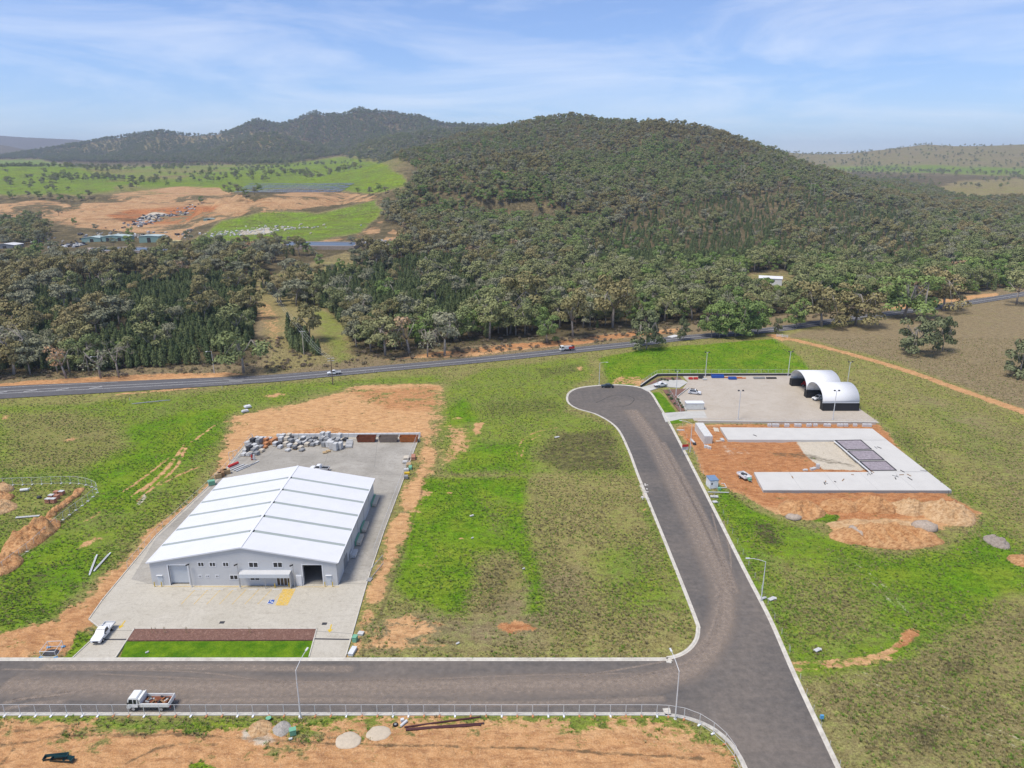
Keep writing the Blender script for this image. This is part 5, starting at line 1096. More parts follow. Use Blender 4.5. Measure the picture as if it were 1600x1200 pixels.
for p, tp, lab in (((158,592), 557, 'pale lamp pole on the orange bank left of the bare tree'), ((335,584), 549, 'pale lamp pole on the orange bank beside the large gum tree')):
    x, y = G(*p); _, _, zt = AT(p[0], tp, y); t = thing('street_light', lab, 'street light', (x, y, 0)); MB().tube([(0,0,0),(0,0,zt)], [0.13,0.08], 8).build('pole', 'galv_light', t)
    MB().tube([(0,0,zt),(-0.9,-1.8,zt+0.4)], 0.06, 6).build('outreach_arm', 'galv_light', t); MB().box((-1.1,-2.1,zt+0.42),(0.5,0.8,0.14)).build('lamp_head', 'galv_light', t)
for p, lab in (((571.5,583), 'left of the pair'), ((584,582), 'right of the pair'), ((347,607), ''), ((203,626), '')):
    x, y = G(*p); t = thing('guide_post', 'white roadside guide post on the grass verge of the highway', 'guide post', (x, y, 0), 0, 'guide posts along the highway'); MB().box((0,0,0.55),(0.12,0.05,1.1)).build('post', 'block_white', t); MB().box((0,-0.03,0.9),(0.08,0.02,0.12)).build('reflector', 'red', t)

# ------------------------------------------------------------------ right yard: shelters, walls, garden
def container(t, c, L, mat, rz=0.0, w=2.44, h=2.59, z=0.0, nm='container'):
    o = MB().box((c[0], c[1], z+h/2), (L-0.1, w-0.1, h-0.08), rz).build(nm, mat, t); cr, sr = math.cos(rz), math.sin(rz)
    f = MB()
    for sx in (-1, 1):
        for sy_ in (-1, 1):
            lx, ly = sx*(L/2-0.06), sy_*(w/2-0.06); f.box((c[0]+lx*cr-ly*sr, c[1]+lx*sr+ly*cr, z+h/2), (0.14, 0.14, h), rz)
    for zz in (0.08, h-0.08):
        for sy_ in (-1, 1): f.box((c[0]-sy_*(w/2-0.06)*sr, c[1]+sy_*(w/2-0.06)*cr, z+zz), (L-0.28, 0.12, 0.15), rz)
        for sx in (-1, 1): f.box((c[0]+sx*(L/2-0.06)*cr, c[1]+sx*(L/2-0.06)*sr, z+zz), (0.12, w-0.28, 0.15), rz)
    return o, f
DX0, DX1 = 104.7, 116.9; DY = [227.2, 241.0, 255.0]
for k, lab in ((0, 'black shipping container carrying the near side of the arched shelters'), (1, 'black shipping container between the two arched shelters'), (2, 'black shipping container carrying the far side of the arched shelters')):
    t = thing('shipping_container', lab, 'container', ((DX0+DX1)/2, DY[k], 0.11)); o, f = container(t, (0,0), 12.19, 'container_black', nm='shell'); f.build('corner_frame', 'black_steel', t)
    MB().bbox(-6.14, -6.08, -1.05, -0.03, 0.15, 2.45).build('door', 'black_steel', t); MB().bbox(-6.14, -6.08, 0.03, 1.05, 0.15, 2.45).build('door', 'black_steel', t)
for k, lab in ((0, 'white fabric arched shelter with a ute under it, nearer one'), (1, 'white fabric arched shelter with a red machine under it, farther one')):
    ya, yb = DY[k]-0.6, DY[k+1]-0.6 if k == 0 else DY[k+1]+0.6; ym, hw_ = (ya+yb)/2, (yb-ya)/2; zb, rise = 2.72, 4.7
    t = thing('arched_shelter', lab, 'shelter', ((DX0+DX1)/2, ym, 0.11))
    arc = [(-hw_*math.cos(a), zb + rise*math.sin(a)**0.92) for a in np.linspace(0, math.pi, 25)]
    m = MB(); n = len(arc); L = (DX1-DX0)/2+0.1
    m.add([(-L, p[0], p[1]) for p in arc]+[(L, p[0], p[1]) for p in arc], [(i, i+1, i+1+n, i+n) for i in range(n-1)])
    o = m.build('fabric_cover', 'fabric', t, True); o.data.materials.append(M('fabric_inner')); 
    sm = o.modifiers.new('thickness', 'SOLIDIFY'); sm.thickness = 0.05; sm.offset = 0; 
    for xx in np.linspace(-L+0.1, L-0.1, 6): MB().tube([(xx, p[0]*0.985, zb+(p[1]-zb)*0.975) for p in arc], 0.06, 6).build('arch_truss', 'galv_light', t)
    for s in (-1, 1): MB().box((0, s*hw_, zb-0.03), (2*L, 0.2, 0.14)).build('base_rail', 'trim', t)
    m = MB(); m.add([(L-0.3, p[0]*0.97, zb+(p[1]-zb)*0.965) for p in arc], [tuple(range(n))]); m.build('end_wall', 'fabric_inner', t)
x, y = G(1253, 603); t = thing('red_machine', 'red machine parked under the farther arched shelter', 'machine', (x+1, y, 0.11)); MB().sidepro([(-1.6,0.4),(1.4,0.4),(1.6,1.2),(0.5,1.3),(0.3,2.0),(-0.9,2.0),(-1.1,1.2),(-1.6,1.1)], 0.8).build('body', 'red', t)
for xx in (-1.0, 1.0):
    for s in (-1, 1): wheel(t, xx, s*0.85, 0.45, 0.25)
# low white site office on the hardstand
x, y = G(1084, 641); t = thing('site_office', 'low white flat-roofed cabin beside the lower driveway', 'cabin', (x+0.4, y+1.3, 0.11)); MB().box((0,0,1.2),(6.0,2.5,2.2)).build('wall', 'container_white', t); MB().box((0,0,2.36),(6.2,2.7,0.12)).build('roof', 'white_paint', t); MB().box((3.03,0,1.15),(0.06,0.9,2.0)).build('door', 'black_steel', t); MB().box((0,0,0.05),(5.6,2.2,0.1)).build('base', 'concrete', t)
for i, (px, py, mt, lab, s) in enumerate(((1121,590.5,'blue','long bright blue tub at the rear of the hardstand',(4.6,1.5,1.1)), (1144,593,'blue','shorter blue tub beside the orange rails on the hardstand',(2.9,1.4,0.9)), (1079,593,'red','red plastic crate, left of the row along the hardstand rear',(1.5,1.0,0.7)), (1087,593,'red','red plastic crate, right of the pair along the hardstand rear',(1.5,1.0,0.7)), (1095,591.5,'stone_dark','dark machine part on the hardstand near the red crates',(1.8,1.2,0.9)), (1101,594,'stone_white','white bagged goods on the hardstand near the red crates',(1.4,1.0,0.6)), (1186,592,'stone_grey','grey pipes stacked along the rear edge of the hardstand',(4.2,1.0,0.6)), (1205,592,'stone_dark','dark steel lengths along the rear edge of the hardstand',(3.8,0.8,0.5)))):
    x, y = G(px, py); t = thing('tub' if mt == 'blue' else 'crate', lab, 'tub' if mt == 'blue' else 'crate', (x, y, 0.11)); w, d, h = s
    for q in (-1, 1): MB().bbox(-w/2, w/2, q*d/2-0.06, q*d/2+0.06, 0.1, h).build('side', mt, t); MB().bbox(q*w/2-0.06, q*w/2+0.06, -d/2+0.06, d/2-0.06, 0.1, h-0.01).build('end', mt, t)
    MB().bbox(-w/2+0.06, w/2-0.06, -d/2+0.06, d/2-0.06, 0.1, h*0.75).build('contents', mt, t)
    for q in (-1, 1): MB().bbox(q*w*0.35-0.1, q*w*0.35+0.1, -d/2, d/2, 0, 0.1).build('foot', 'timber', t)
for k, (px, py) in enumerate(((1135,591),(1152,591),(1158,592))):
    x, y = G(px, py); t = thing('rail_length', 'orange steel rail lying beside the blue tubs', 'rail', (x, y, 0.11), 0, 'orange rails by the blue tubs'); MB().box((0,0,0.25),(3.6,0.25,0.3)).build('rail', 'orange', t); MB().box((1.2,0,0.05),(0.2,0.5,0.1)).build('foot', 'timber', t); MB().box((-1.2,0,0.05),(0.2,0.5,0.1)).build('foot', 'timber', t)
def retaining(name, pts, h, th, mat, lab, cat='wall', cap=None, step=2.4):
    P = resample(pts, step) + [pts[-1]]; t = thing(name, lab, cat, (P[0][0], P[0][1], 0)); o = Vector((*P[0], 0))
    for a, b in zip(P[:-1], P[1:]):
        a, b = Vector((*a, 0))-o, Vector((*b, 0))-o; d = b-a
        if d.length < 0.05: continue
        c = (a+b)/2; MB().box((c.x, c.y, h/2-0.05), (d.length-0.03, th, h+0.1), math.atan2(d.y, d.x)).build('wall_block', mat, t)
        if cap: MB().box((c.x, c.y, h+0.05), (d.length, th+0.1, 0.1), math.atan2(d.y, d.x)).build('coping', cap, t)
    return t
retaining('retaining_wall', GP([(1001,605),(1015,595),(1027,587.5),(1245,587)]), 0.9, 0.35, 'stone_dark', 'dark retaining wall along the rear of the hardstand and upper driveway', cap='concrete')
retaining('retaining_wall', GP([(1090,661.5),(1368,663.5)]), 0.8, 0.5, 'stone_cream', 'pale retaining wall between the hardstand and the building site', cap='concrete')
retaining('garden_edge', GP([(1072,642),(1058,621),(1076,607)]), 0.45, 0.3, 'concrete', 'concrete edge round the garden bed beside the hardstand')
for ps in ([(1036,609.5),(1062,608),(1074,607.5),(1058,620),(1070,642),(1062,644),(1049,628)], [(1007,603.5),(1030,590.5),(1062,589.5),(1066,594),(1036,593.6),(1017,601)]):
    tag(MB().prism(GP(ps), -0.2, 0.12).build('garden_bed', 'mulch'), kind='structure')
def shrub(m, c, r, n=60, seed=0, s=0.22, flat=0.8):
    q = random.Random(seed)
    for k in range(n):
        d = Vector((q.gauss(0,1), q.gauss(0,1), abs(q.gauss(0,1)))).normalized(); p = Vector(c)+Vector((d.x*r, d.y*r, d.z*r*flat))*q.uniform(0.6,1.0)
        nn = (d+Vector((q.uniform(-.7,.7),q.uniform(-.7,.7),q.uniform(-.4,.7)))).normalized(); a = nn.orthogonal().normalized(); b = nn.cross(a); w = s*q.uniform(.6,1.3)
        m.add([p-a*w-b*w*0.6, p+a*w-b*w*0.6, p+a*w+b*w*0.6, p-a*w+b*w*0.6], [(0,1,2,3)])
bed = random.Random(8)
for i in range(26):
    s = bed.random(); side = bed.random()
    if i < 17: px, py = 1040+s*20+bed.uniform(-3,10), 611+s*28+bed.uniform(-2,2); px = min(px, 1068)
    else: px, py = 1022+s*40, 596.5-s*3+bed.uniform(-2,1.5)
    x, y = G(px, py); t = thing('garden_shrub', 'small dark shrub planted in the mulched beds beside the driveways', 'shrub', (x, y, 0.12), 0, 'shrubs in the hardstand garden beds')
    m = MB(); shrub(m, (0,0,0.25), 0.55, 40, i, 0.15); m.build('foliage', 'plant_green' if bed.random() < 0.6 else 'leaf_grey', t); MB().tube([(0,0,0),(0,0,0.4)], 0.04, 5).build('stem', 'bark_dark', t)
fence('chain_link_fence', GP([(1002,603),(1016,592.5),(1028,584.8),(1120,584.6),(1247,584.8)]), 'chain-link fence on the retaining wall behind the hardstand', h=1.9)
fence('chain_link_fence', GP([(1045,613),(1058,634),(1063,645)]), 'short fence along the garden bed between the driveways', h=1.6)
fence('chain_link_fence', GP([(1090,659.5),(1369,661.6)]), 'low wire fence on the wall above the building site', h=1.2, step=4.0)
fence('wire_fence', GP([(1206,531),(1240,560),(1275,584),(1372,661),(1400,688),(1460,748),(1500,795),(1600,880)]), 'farm wire fence along the paddock right of the hardstand and building site', h=1.2, step=5.5, pmat='pole_wood', r=0.06, top=False)
fence('wire_fence', GP([(1066,668),(1080,702),(1100,745),(1130,805),(1200,945),(1234,1020)]), 'wire mesh fence along the kerb beside the building site', h=1.3, step=4.5, r=0.03, top=False)
fence('wire_fence', GP([(1250,1062),(1268,1105),(1290,1155),(1320,1215)]), 'wire fence along the kerb of the lower street', h=1.2, step=3.5, r=0.03, top=False)
for p, lab in (((1283,1128), 'blue plastic marker tied to the fence by the lower street'),):
    x, y = G(*p); t = thing('marker', lab, 'marker', (x, y, 0)); MB().tube([(0,0,0),(0,0,1.2)], 0.05, 6).build('stake', 'galv', t); MB().box((0,0,0.95),(0.5,0.3,0.6)).build('flag', 'sky_blue', t)
gate = thing('farm_gate', 'white farm gate panels at the start of the dirt track', 'gate', (*G(1222,527), 0), R(-25))
for k in range(5): MB().box((0,0,0.3+0.25*k),(5.0,0.06,0.1)).build('rail', 'block_white', gate)
for s in (-1, 0, 1): MB().box((s*2.5,0,0.75),(0.2,0.2,1.5)).build('post', 'block_white', gate)

# ------------------------------------------------------------------ building site
SZ = 0.85
def site(p): return G(*p, SZ)
sl = thing('building_slab', 'U-shaped new concrete slab of the building site', 'slab', (*site((1125,668)), 0))
for nm, ps in (('rear_slab', [(1125,667.6),(1363,669.6),(1386,687.5),(1137.5,687)]), ('right_slab', [(1305,687.9),(1386.3,687.8),(1449.5,736.8),(1362.5,737.2)]), ('front_slab', [(1178,737.6),(1450,737.3),(1487,766),(1192.7,765.5)])):
    MB().prism([site(p) for p in ps], -0.1, SZ).build(nm, 'concrete_new', sl, world=True)
for a, b in (((1192.7,765.5),(1487,766)),):
    a, b = Vector(site(a)), Vector(site(b)); c = (a+b)/2; MB().box((c.x, c.y-0.06, SZ/2-0.1), ((b-a).length, 0.06, SZ-0.12), math.atan2((b-a).y, (b-a).x)).build('formwork_face', 'stone_grey', sl, world=True)
for k in range(1, 5):
    a, b = site((1178+k*55, 738)), site((1192.7+k*59.5, 765)); MB().ribbon([a, b], 0.05, SZ+0.006).build('joint', 'stone_grey', sl, world=True)
for k in range(3):
    f0, f1 = k/3+0.012, (k+1)/3-0.03
    L0, L1, Q0, Q1 = Vector((1305,688)), Vector((1362,737)), Vector((1344,687.2)), Vector((1402,736.6))
    ps = [L0.lerp(L1,f0), Q0.lerp(Q1,f0), Q0.lerp(Q1,f1), L0.lerp(L1,f1)]; W_ = [Vector((*site(tuple(p)), 0)) for p in ps]; c = sum(W_, Vector())/4
    pad = MB().prism([tuple(p[:2]) for p in W_], SZ+0.01, SZ+0.06).build('loading_pit', 'mauve_pad', sl, world=True)
    e = MB()
    for a, b in zip(W_, W_[1:]+W_[:1]):
        mm = (a+b)/2; e.box((mm.x, mm.y, SZ+0.07), ((b-a).length+0.2, 0.32, 0.16), math.atan2((b-a).y, (b-a).x))
    l = sl.location; e.v = [(q[0]-l.x, q[1]-l.y, q[2]-l.z) for q in e.v]; e.build('pit_edge', 'stone_dark', pad)
a, b = site((1303,689)), site((1360,738)); MB().ribbon([a, b], 0.5, SZ+0.05).build('edge_beam', 'block_white', sl, world=True)
q = random.Random(12)
for i in range(22):
    px, py = q.choice([(1355,742),(1250,745),(1420,745),(1350,738),(1380,700),(1160,680),(1430,738),(1300,752)]); px += q.uniform(-22,22); py += q.uniform(-3,4)
    x, y = G(px, py, SZ); t = thing('formwork_offcut', 'dark formwork offcut lying on the new concrete slab', 'offcut', (x, y, SZ), q.uniform(0,3), 'offcuts on the new slab'); MB().box((0,0,0.06),(q.uniform(.5,1.8),0.2,0.12)).build('board', q.choice(['stone_dark','timber_dark','stone_grey']), t)
for i in range(11):
    px = 1200+i*15.5+q.uniform(-4,4); x, y = G(px, 666.5); t = thing('concrete_block', 'loose pale concrete block at the foot of the wall behind the building slab', 'block', (x, y, 0), R(q.uniform(-4,4)), 'loose blocks behind the slab'); w = q.uniform(1.0,3.0)
    MB().box((0,0,0.45),(w,0.7,0.9)).build('block', 'block_white', t); MB().box((0,0,0.93),(0.25,0.2,0.06)).build('lifting_lug', 'galv', t)
for px in (1256, 1280, 1290):
    x, y = G(px, 690); t = thing('steel_mesh_stack', 'dark steel formwork stack along the inner edge of the rear slab', 'steel stack', (x, y, 0.05), 0, 'steel stacks by the rear slab'); MB().box((0,0,0.25),(3.2,1.0,0.3)).build('stack', 'rust', t); MB().box((0,0,0.05),(2.6,0.8,0.1)).build('bearer', 'timber_dark', t)
# white container
a, b = Vector(G(1091.5,673)), Vector(G(1106,694.5)); c = (a+b)/2; CL = (b-a).length; rz = math.atan2((b-a).y, (b-a).x)
t = thing('shipping_container', 'long white shipping container standing on the red soil', 'container', (c.x, c.y, 0.1), rz); o, f = container(t, (0.0,0.0), CL, 'container_white', nm='shell'); f.build('corner_frame', 'block_white', t)
for s in (-1, 1):
    d = MB().bbox(CL/2-0.04, CL/2+0.03, s*0.58-0.55, s*0.58+0.55, 0.15, 2.45).build('door', 'container_white', t)
    for k in (-0.25, 0.25): MB().tube([(CL/2+.06, s*0.58+k, 0.2), (CL/2+.06, s*0.58+k, 2.4)], 0.025, 6).build('lock_rod', 'galv', d)
# site shed with a blue roof
x, y = G(1113.5, 763); t = thing('portable_toilet_shed', 'white portable shed with a blue roof beside the street kerb', 'shed', (x, y+0.9, 0.1), R(8)); MB().box((0,0,1.15),(2.2,2.6,2.3)).build('wall', 'white_paint', t); MB().box((0,0,2.4),(2.4,2.8,0.14),0,R(4)).build('roof', 'blue_roof', t); MB().box((0.3,-1.32,1.05),(0.8,0.05,1.9)).build('door', 'trim', t); MB().box((-0.6,-1.32,1.4),(0.35,0.05,0.5)).build('vent', 'stone_dark', t)
x, y = G(1127, 763); t = thing('water_pump', 'white bent pipe frame beside the blue-roofed shed', 'pipe', (x, y, 0.05), R(5)); MB().tube([(-1.2,-0.4,0.3),(1.2,-0.4,0.3),(1.4,1.6,0.5),(0.6,1.7,0.5)], 0.1, 6).build('pipe', 'block_white', t); MB().box((-0.9,-1.0,0.35),(0.7,0.7,0.7)).build('pump_box', 'green_box', t)
x, y = G(1122, 770); t = thing('pipe_length', 'grey pipe lying in front of the blue-roofed shed', 'pipe', (x, y, 0.05), R(-3)); MB().tube([(-2.6,0,0.12),(2.6,0,0.12)], 0.11, 8).build('pipe', 'galv_light', t); MB().tube([(2.6,0,0.12),(2.7,0,0.12)], 0.15, 8).build('collar', 'galv', t)
# trailer with a machine
x, y = G(1163, 748); t = thing('equipment_trailer', 'white box trailer with a green motor at its drawbar on the red soil', 'trailer', (x, y, 0.08), R(-72)); MB().bbox(-2.0,1.6,-1.05,1.05,0.62,0.75).build('deck', 'galv_light', t)
for s in (-1, 1): MB().bbox(-2.0,1.6,s*1.05-0.05,s*1.05+0.05,0.75,1.2).build('side', 'white_paint', t)
for xx in (-2.0, 1.6): MB().bbox(xx-0.05,xx+0.05,-1.0,1.0,0.75,1.19).build('end', 'white_paint', t)
MB().box((-0.6,0.2,0.98),(1.4,0.8,0.4),0.3).build('load', 'stone_dark', t); MB().box((0.6,-0.3,0.95),(0.8,0.6,0.4),-0.4).build('load', 'stone_white', t); MB().box((2.2,0,0.75),(0.8,0.7,0.6)).build('motor', 'green_box', t); MB().tube([(1.6,0,0.6),(3.3,0,0.55)], 0.07, 6).build('drawbar', 'galv', t)
for s in (-1, 1): wheel(t, -0.4, s*1.2, 0.36, 0.22)
# entry sign
x, y = G(1069.5, 712); t = thing('site_sign', 'white and red notice board at the building site entry', 'sign', (x, y, 0), R(10)); 
for s in (-1, 1): MB().tube([(s*0.75,0,0),(s*0.75,0,3.4)], 0.06, 6).build('post', 'galv', t)
MB().box((0,-0.05,2.4),(1.9,0.06,1.2)).build('board', 'block_white', t); MB().box((0,-0.09,3.15),(1.9,0.06,0.75)).build('red_header', 'red', t)
for k, (w_, x_) in enumerate(((1.3,-0.1),(1.5,0),(1.0,-0.2))): MB().box((x_,-0.085,2.65-0.28*k),(w_,0.012,0.09)).build('text_line', 'stone_dark', t)
for px, py, mt, s, lab in ((1077,690,'orange',(0.4,3.4,0.35),'orange plank bundle lying near the street light at the site entry'), (1082,690,'stone_white',(0.7,3.2,0.35),'white plank bundle beside the orange one at the site entry'), (1063,673,'stone_white',(2.2,0.5,0.35),'white packaging lying behind the orange bundle near the kerb'), (1103,700,'stone_white',(1.2,0.9,0.9),'white bulk bag in front of the shipping container'), (1108,702,'stone_white',(1.0,0.9,0.9),'second bulk bag in front of the shipping container, the right one'), (1128,690,'stone_white',(0.9,1.6,0.9),'white bag pile beside the shadowed side of the container'), (1122,691,'stone_cream',(1.5,0.7,0.4),'cream boards beside the container door'), (1119,672,'stone_cream',(1.6,3.6,0.15),'pale board stack between container and slab'), (1085,695,'stone_dark',(1.0,1.0,0.6),'dark tarpaulin bundle at the site entry'), (1116,777,'stone_white',(1.9,0.9,0.3),'white sheet lying in the grass before the blue-roofed shed'), (1117,785,'stone_white',(1.1,1.0,0.25),'crumpled white sheet in the grass, lower of two'), (1270,735,'stone_white',(1.6,0.9,0.8),'white bag on the inner edge of the front slab'), (1277,733,'stone_white',(0.9,0.9,1.6),'tall white bag on the inner edge of the front slab'), (1258,736,'stone_white',(1.3,0.7,0.5),'low white pack on the inner edge of the front slab')):
    x, y = G(px, py); zz = 0.05; t = thing('bundle', lab, 'bundle', (x, y, zz), R(q.uniform(-15,15))); w, d, h = s
    for k in range(3): MB().box((w*(k-1)/3+q.uniform(-.05,.05), q.uniform(-.08,.08), h/2*q.uniform(0.85,1)), (w/3-0.02, d*q.uniform(.85,1), h*q.uniform(.8,1))).build('piece', mt, t)

# ------------------------------------------------------------------ earth mounds, rocks, piles
def mound(px0, px1, py0, py1, h, mat, lab, cat='mound', seed=1, name='earth_mound', lump=0.75, rz=0.0, power=0.8, rib=0.0):
    xa, y0 = G((px0+px1)/2, py1); _, y1 = G((px0+px1)/2, py0); c = (y0+y1)/2; x0, _ = G(px0, (py0+py1)/2); x1, _ = G(px1, (py0+py1)/2)
    a, b = (x1-x0)/2, (y1-y0)/2; t_ = MB(); nr, na = 24, 84
    h = h*1.45; fs = []; th = np.linspace(0, 2*math.pi, na, endpoint=False); wob = 1+0.16*fbm(np.cos(th)*1.4+seed*7.3, np.sin(th)*1.4, 3, seed); rr_ = (np.arange(1, nr+1)/nr)[:, None]
    X = a*rr_*np.cos(th)*wob; Y_ = b*rr_*np.sin(th)*wob
    nz = fbm(X/2.2+seed*3.1, Y_/2.2, 4, seed+4) + 0.5*fbm(X/.8+seed*1.3, Y_/.8, 3, seed+14) + rib*np.sin(X*2.2+Y_*.7)
    Z = np.maximum(h*(1-rr_**2)**power*(1-.35*np.abs(fbm(X/3.5+seed, Y_/3.5, 2, seed+9)))*(1+lump*nz), 0)+.02; Z[-1] = -.15
    vs = [(0,0,float(Z[0].mean()))] + [(float(X[j,i]), float(Y_[j,i]), float(Z[j,i])) for j in range(nr) for i in range(na)]
    for i in range(na): fs.append((0, 1+i, 1+(i+1) % na))
    for j in range(nr-1):
        for i in range(na): fs.append((1+j*na+i, 1+(j+1)*na+i, 1+(j+1)*na+(i+1) % na, 1+j*na+(i+1) % na))
    t_.add(vs, fs); o = t_.build(name, mat, None, True); o.location = ((x0+x1)/2, c, 0.0); o.rotation_euler = (0, 0, rz); return tag(o, lab, cat)
mound(1215,1288,785,815,1.7,'soil_orange','orange earth mound at the left end of the spoil heaps before the slab',seed=1)
mound(1280,1345,782,803,1.3,'soil_orange','low tan earth mound in the middle of the spoil heaps before the slab',seed=2)
mound(1335,1400,782,806,1.8,'soil_orange','rough orange earth mound right of the low tan one',seed=3)
mound(1390,1450,785,808,1.6,'soil_tan','rounded tan earth mound between the rough one and the big sandy one',seed=4)
mound(1440,1520,785,824,1.5,'soil_tan','big sandy earth mound at the right end of the spoil heaps',seed=5)
mound(1300,1470,823,858,1.6,'soil_orange','long ribbed orange earth windrow, nearest the grass field',seed=6,lump=0.4,rib=0.8)
mound(1290,1450,812,830,0.7,'soil_tan','low yellowish ridged spoil strip behind the long windrow',seed=7,lump=0.9)
for p, s, lab in (((1240,810), (1.9,1.3,0.8), 'pale grey boulder at the foot of the left orange mound'), ((1338,836), (1.5,2.2,0.7), 'pale grey boulder on the long ribbed windrow'), ((1445,825), (2.8,2.2,1.3), 'large grey boulder between the windrow and the sandy mound')):
    x, y = G(*p); o = MB().ell((0,0,0.2), s, 12, 8, 0.12, 3).build('boulder', 'rock', None, True); o.location = (x, y, 0.1 if p[1] != 836 else 0.9); tag(o, lab, 'boulder')
mound(1540,1574,836,858,1.0,'soil_grey','brown dry heap on the grass at the right field edge, farther one',seed=9); mound(1576,1615,866,888,0.9,'soil_orange','orange soil heap on the grass at the right field edge, nearer one',seed=10)
mound(20,78,812,870,1.9,'soil_orange','large orange earth mound in the fenced works area',seed=11); mound(-25,30,868,905,1.5,'soil_orange','orange earth mound by the fence at the edge of the works area',seed=12)
mound(-20,22,760,772,1.4,'soil_tan','tan earth heap at the back of the works area, farthest',seed=13); mound(-20,20,772,790,1.2,'soil_orange','orange earth heap at the back of the works area, middle',seed=14); mound(-30,24,786,806,1.2,'soil_tan','smooth tan earth heap at the back of the works area, nearest',seed=15)
for i, (px, py) in enumerate(((80,806),(88,797),(96,792),(103,786),(110,780),(118,775),(124,767))): tag(mound(px-7,px+7,py-5,py+5,0.6,'soil_orange','',seed=20+i,lump=0.9), 'small clod heap in the string between brick pallets and curved fence', 'mound', 'small clod heaps in the works area')
mound(386,426,1124,1154,0.6,'soil_tan','pale sand pile behind the temporary fence',name='sand_pile',cat='sand pile',seed=31); mound(427,454,1127,1152,0.55,'gravel','dark gravel pile next to the pale sand pile',name='gravel_pile',cat='gravel pile',seed=32)
for px0, px1, py0, py1, lab in ((524,564,1143,1171,'heart-shaped flat pile of pale sand by the front street'), (572,611,1135,1158,'oval flat pile of pale sand, right of the heart-shaped one')):
    mound(px0,px1,py0,py1,0.25,'sand',lab,'sand pile',33 if px0 < 550 else 35,'sand_pile',0.12,power=0.5)
mound(455,560,672,684,1.1,'soil_orange','low orange bank behind the rear block wall',seed=36,lump=0.6)
# soil windrow under the pipes, green troughs, boxes
for k, (a, b) in enumerate((((632,1138),(750,1122)), ((634,1141),(755,1132)), ((634,1142.5),(750,1134.5)))):
    A, B = Vector(G(*a)), Vector(G(*b)); t = thing('maroon_pipe', 'long maroon pipe lying on the verge behind the temporary fence', 'pipe', (A.x, A.y, 0.12), 0, 'maroon pipes on the verge'); d = B-A
    MB().tube([(0,0,0.1),(d.x*.5,d.y*.5,0.12),(d.x,d.y,0.1)], 0.13, 8).build('pipe', 'pipe_maroon', t); MB().tube([(d.x,d.y,0.1),(d.x*1.01,d.y*1.01,0.1)], 0.17, 8).build('socket', 'stone_dark', t)
x, y = G(631, 1133); t = thing('pipe_fitting', 'white pipe fitting at the end of the maroon pipes', 'fitting', (x, y, 0.1)); MB().tube([(-0.4,-0.5,0.2),(0.4,0.5,0.3)], 0.2, 8).build('elbow', 'block_white', t); MB().box((-0.3,0.6,0.25),(0.5,0.4,0.5),0.4).build('flange', 'block_white', t)
x, y = G(618, 1134); t = thing('tyre', 'black tyre lying left of the white pipe fitting', 'tyre', (x, y, 0.08)); MB().tube([(0,0,0),(0,0,0.22)], 0.4, 14).build('tread', 'tyre', t); MB().tube([(0,0,0.22),(0,0,0.24)], 0.2, 10).build('hub', 'stone_grey', t)
x, y = G(458, 1148); t = thing('service_pillar', 'small pale green service box on the dirt near the gravel pile', 'service box', (x, y, 0.08), R(20)); MB().box((0,0,0.45),(0.9,0.7,0.9)).build('box', 'green_box', t); MB().box((0,0,0.93),(1.0,0.8,0.08)).build('lid', 'green_box', t); MB().box((-0.4,-0.9,0.12),(0.5,0.3,0.22)).build('lid_piece', 'stone_white', t)
x, y = G(420, 1126); t = thing('green_tub', 'small green tub by the sand pile', 'tub', (x, y, 0.1)); MB().tube([(0,0,0),(0,0,0.4)], [0.3,0.4], 10).build('tub', 'teal', t); MB().tube([(0,0,0.4),(0,0,0.44)], [0.42,0.42], 10).build('rim', 'green_box', t)
for px, py, rz, lab in ((88,1187,8,'dark green metal trough on the dirt, farther of the crossed pair'), (98,1190.5,-3,'dark green metal trough on the dirt, nearer of the crossed pair')):
    x, y = G(px, py); t = thing('trough', lab, 'trough', (x, y, 0.12), R(rz)); MB().add([(-1.5,-0.25,0),(1.5,-0.25,0),(1.6,-0.45,0.6),(-1.6,-0.45,0.6),(-1.5,0.25,0),(1.5,0.25,0),(1.6,0.45,0.6),(-1.6,0.45,0.6)], [(0,1,2,3),(5,4,7,6),(4,5,1,0)]).build('shell', 'teal', t); MB().bbox(-1.58,-1.5,-0.35,0.35,0.02,0.55).build('end', 'teal', t); MB().bbox(1.5,1.58,-0.35,0.35,0.02,0.55).build('end', 'teal', t)
# lifting frame by the driveway
A = [G(64,1028), G(87.5,1028), G(99,1011), G(76,1012)]; t = thing('pipe_guard', 'white tube barrier frame with blue feet round a hole by the driveway', 'barrier', (A[0][0], A[0][1], 0.02)); o = Vector((*A[0], 0)); P4 = [Vector((*p, 0))-o for p in A]
for i in range(4):
    a, b = P4[i], P4[(i+1) % 4]; MB().tube([a, a+Vector((0,0,1.25))], 0.05, 6).build('post', 'block_white', t); MB().tube([a+Vector((0,0,1.25)), b+Vector((0,0,1.25))], 0.05, 6).build('top_rail', 'block_white', t); MB().tube([a+Vector((0,0,0.2)), b+Vector((0,0,0.2))], 0.045, 6).build('lower_rail', 'block_white', t); MB().box(a+Vector((0,0,0.08)), (0.6,0.35,0.16), 0.3).build('foot', 'sky_blue', t)
mound(68,92,1014,1026,0.25,'stone_dark','dark hole fill inside the white barrier frame',cat='pit',seed=41,name='pit_fill')
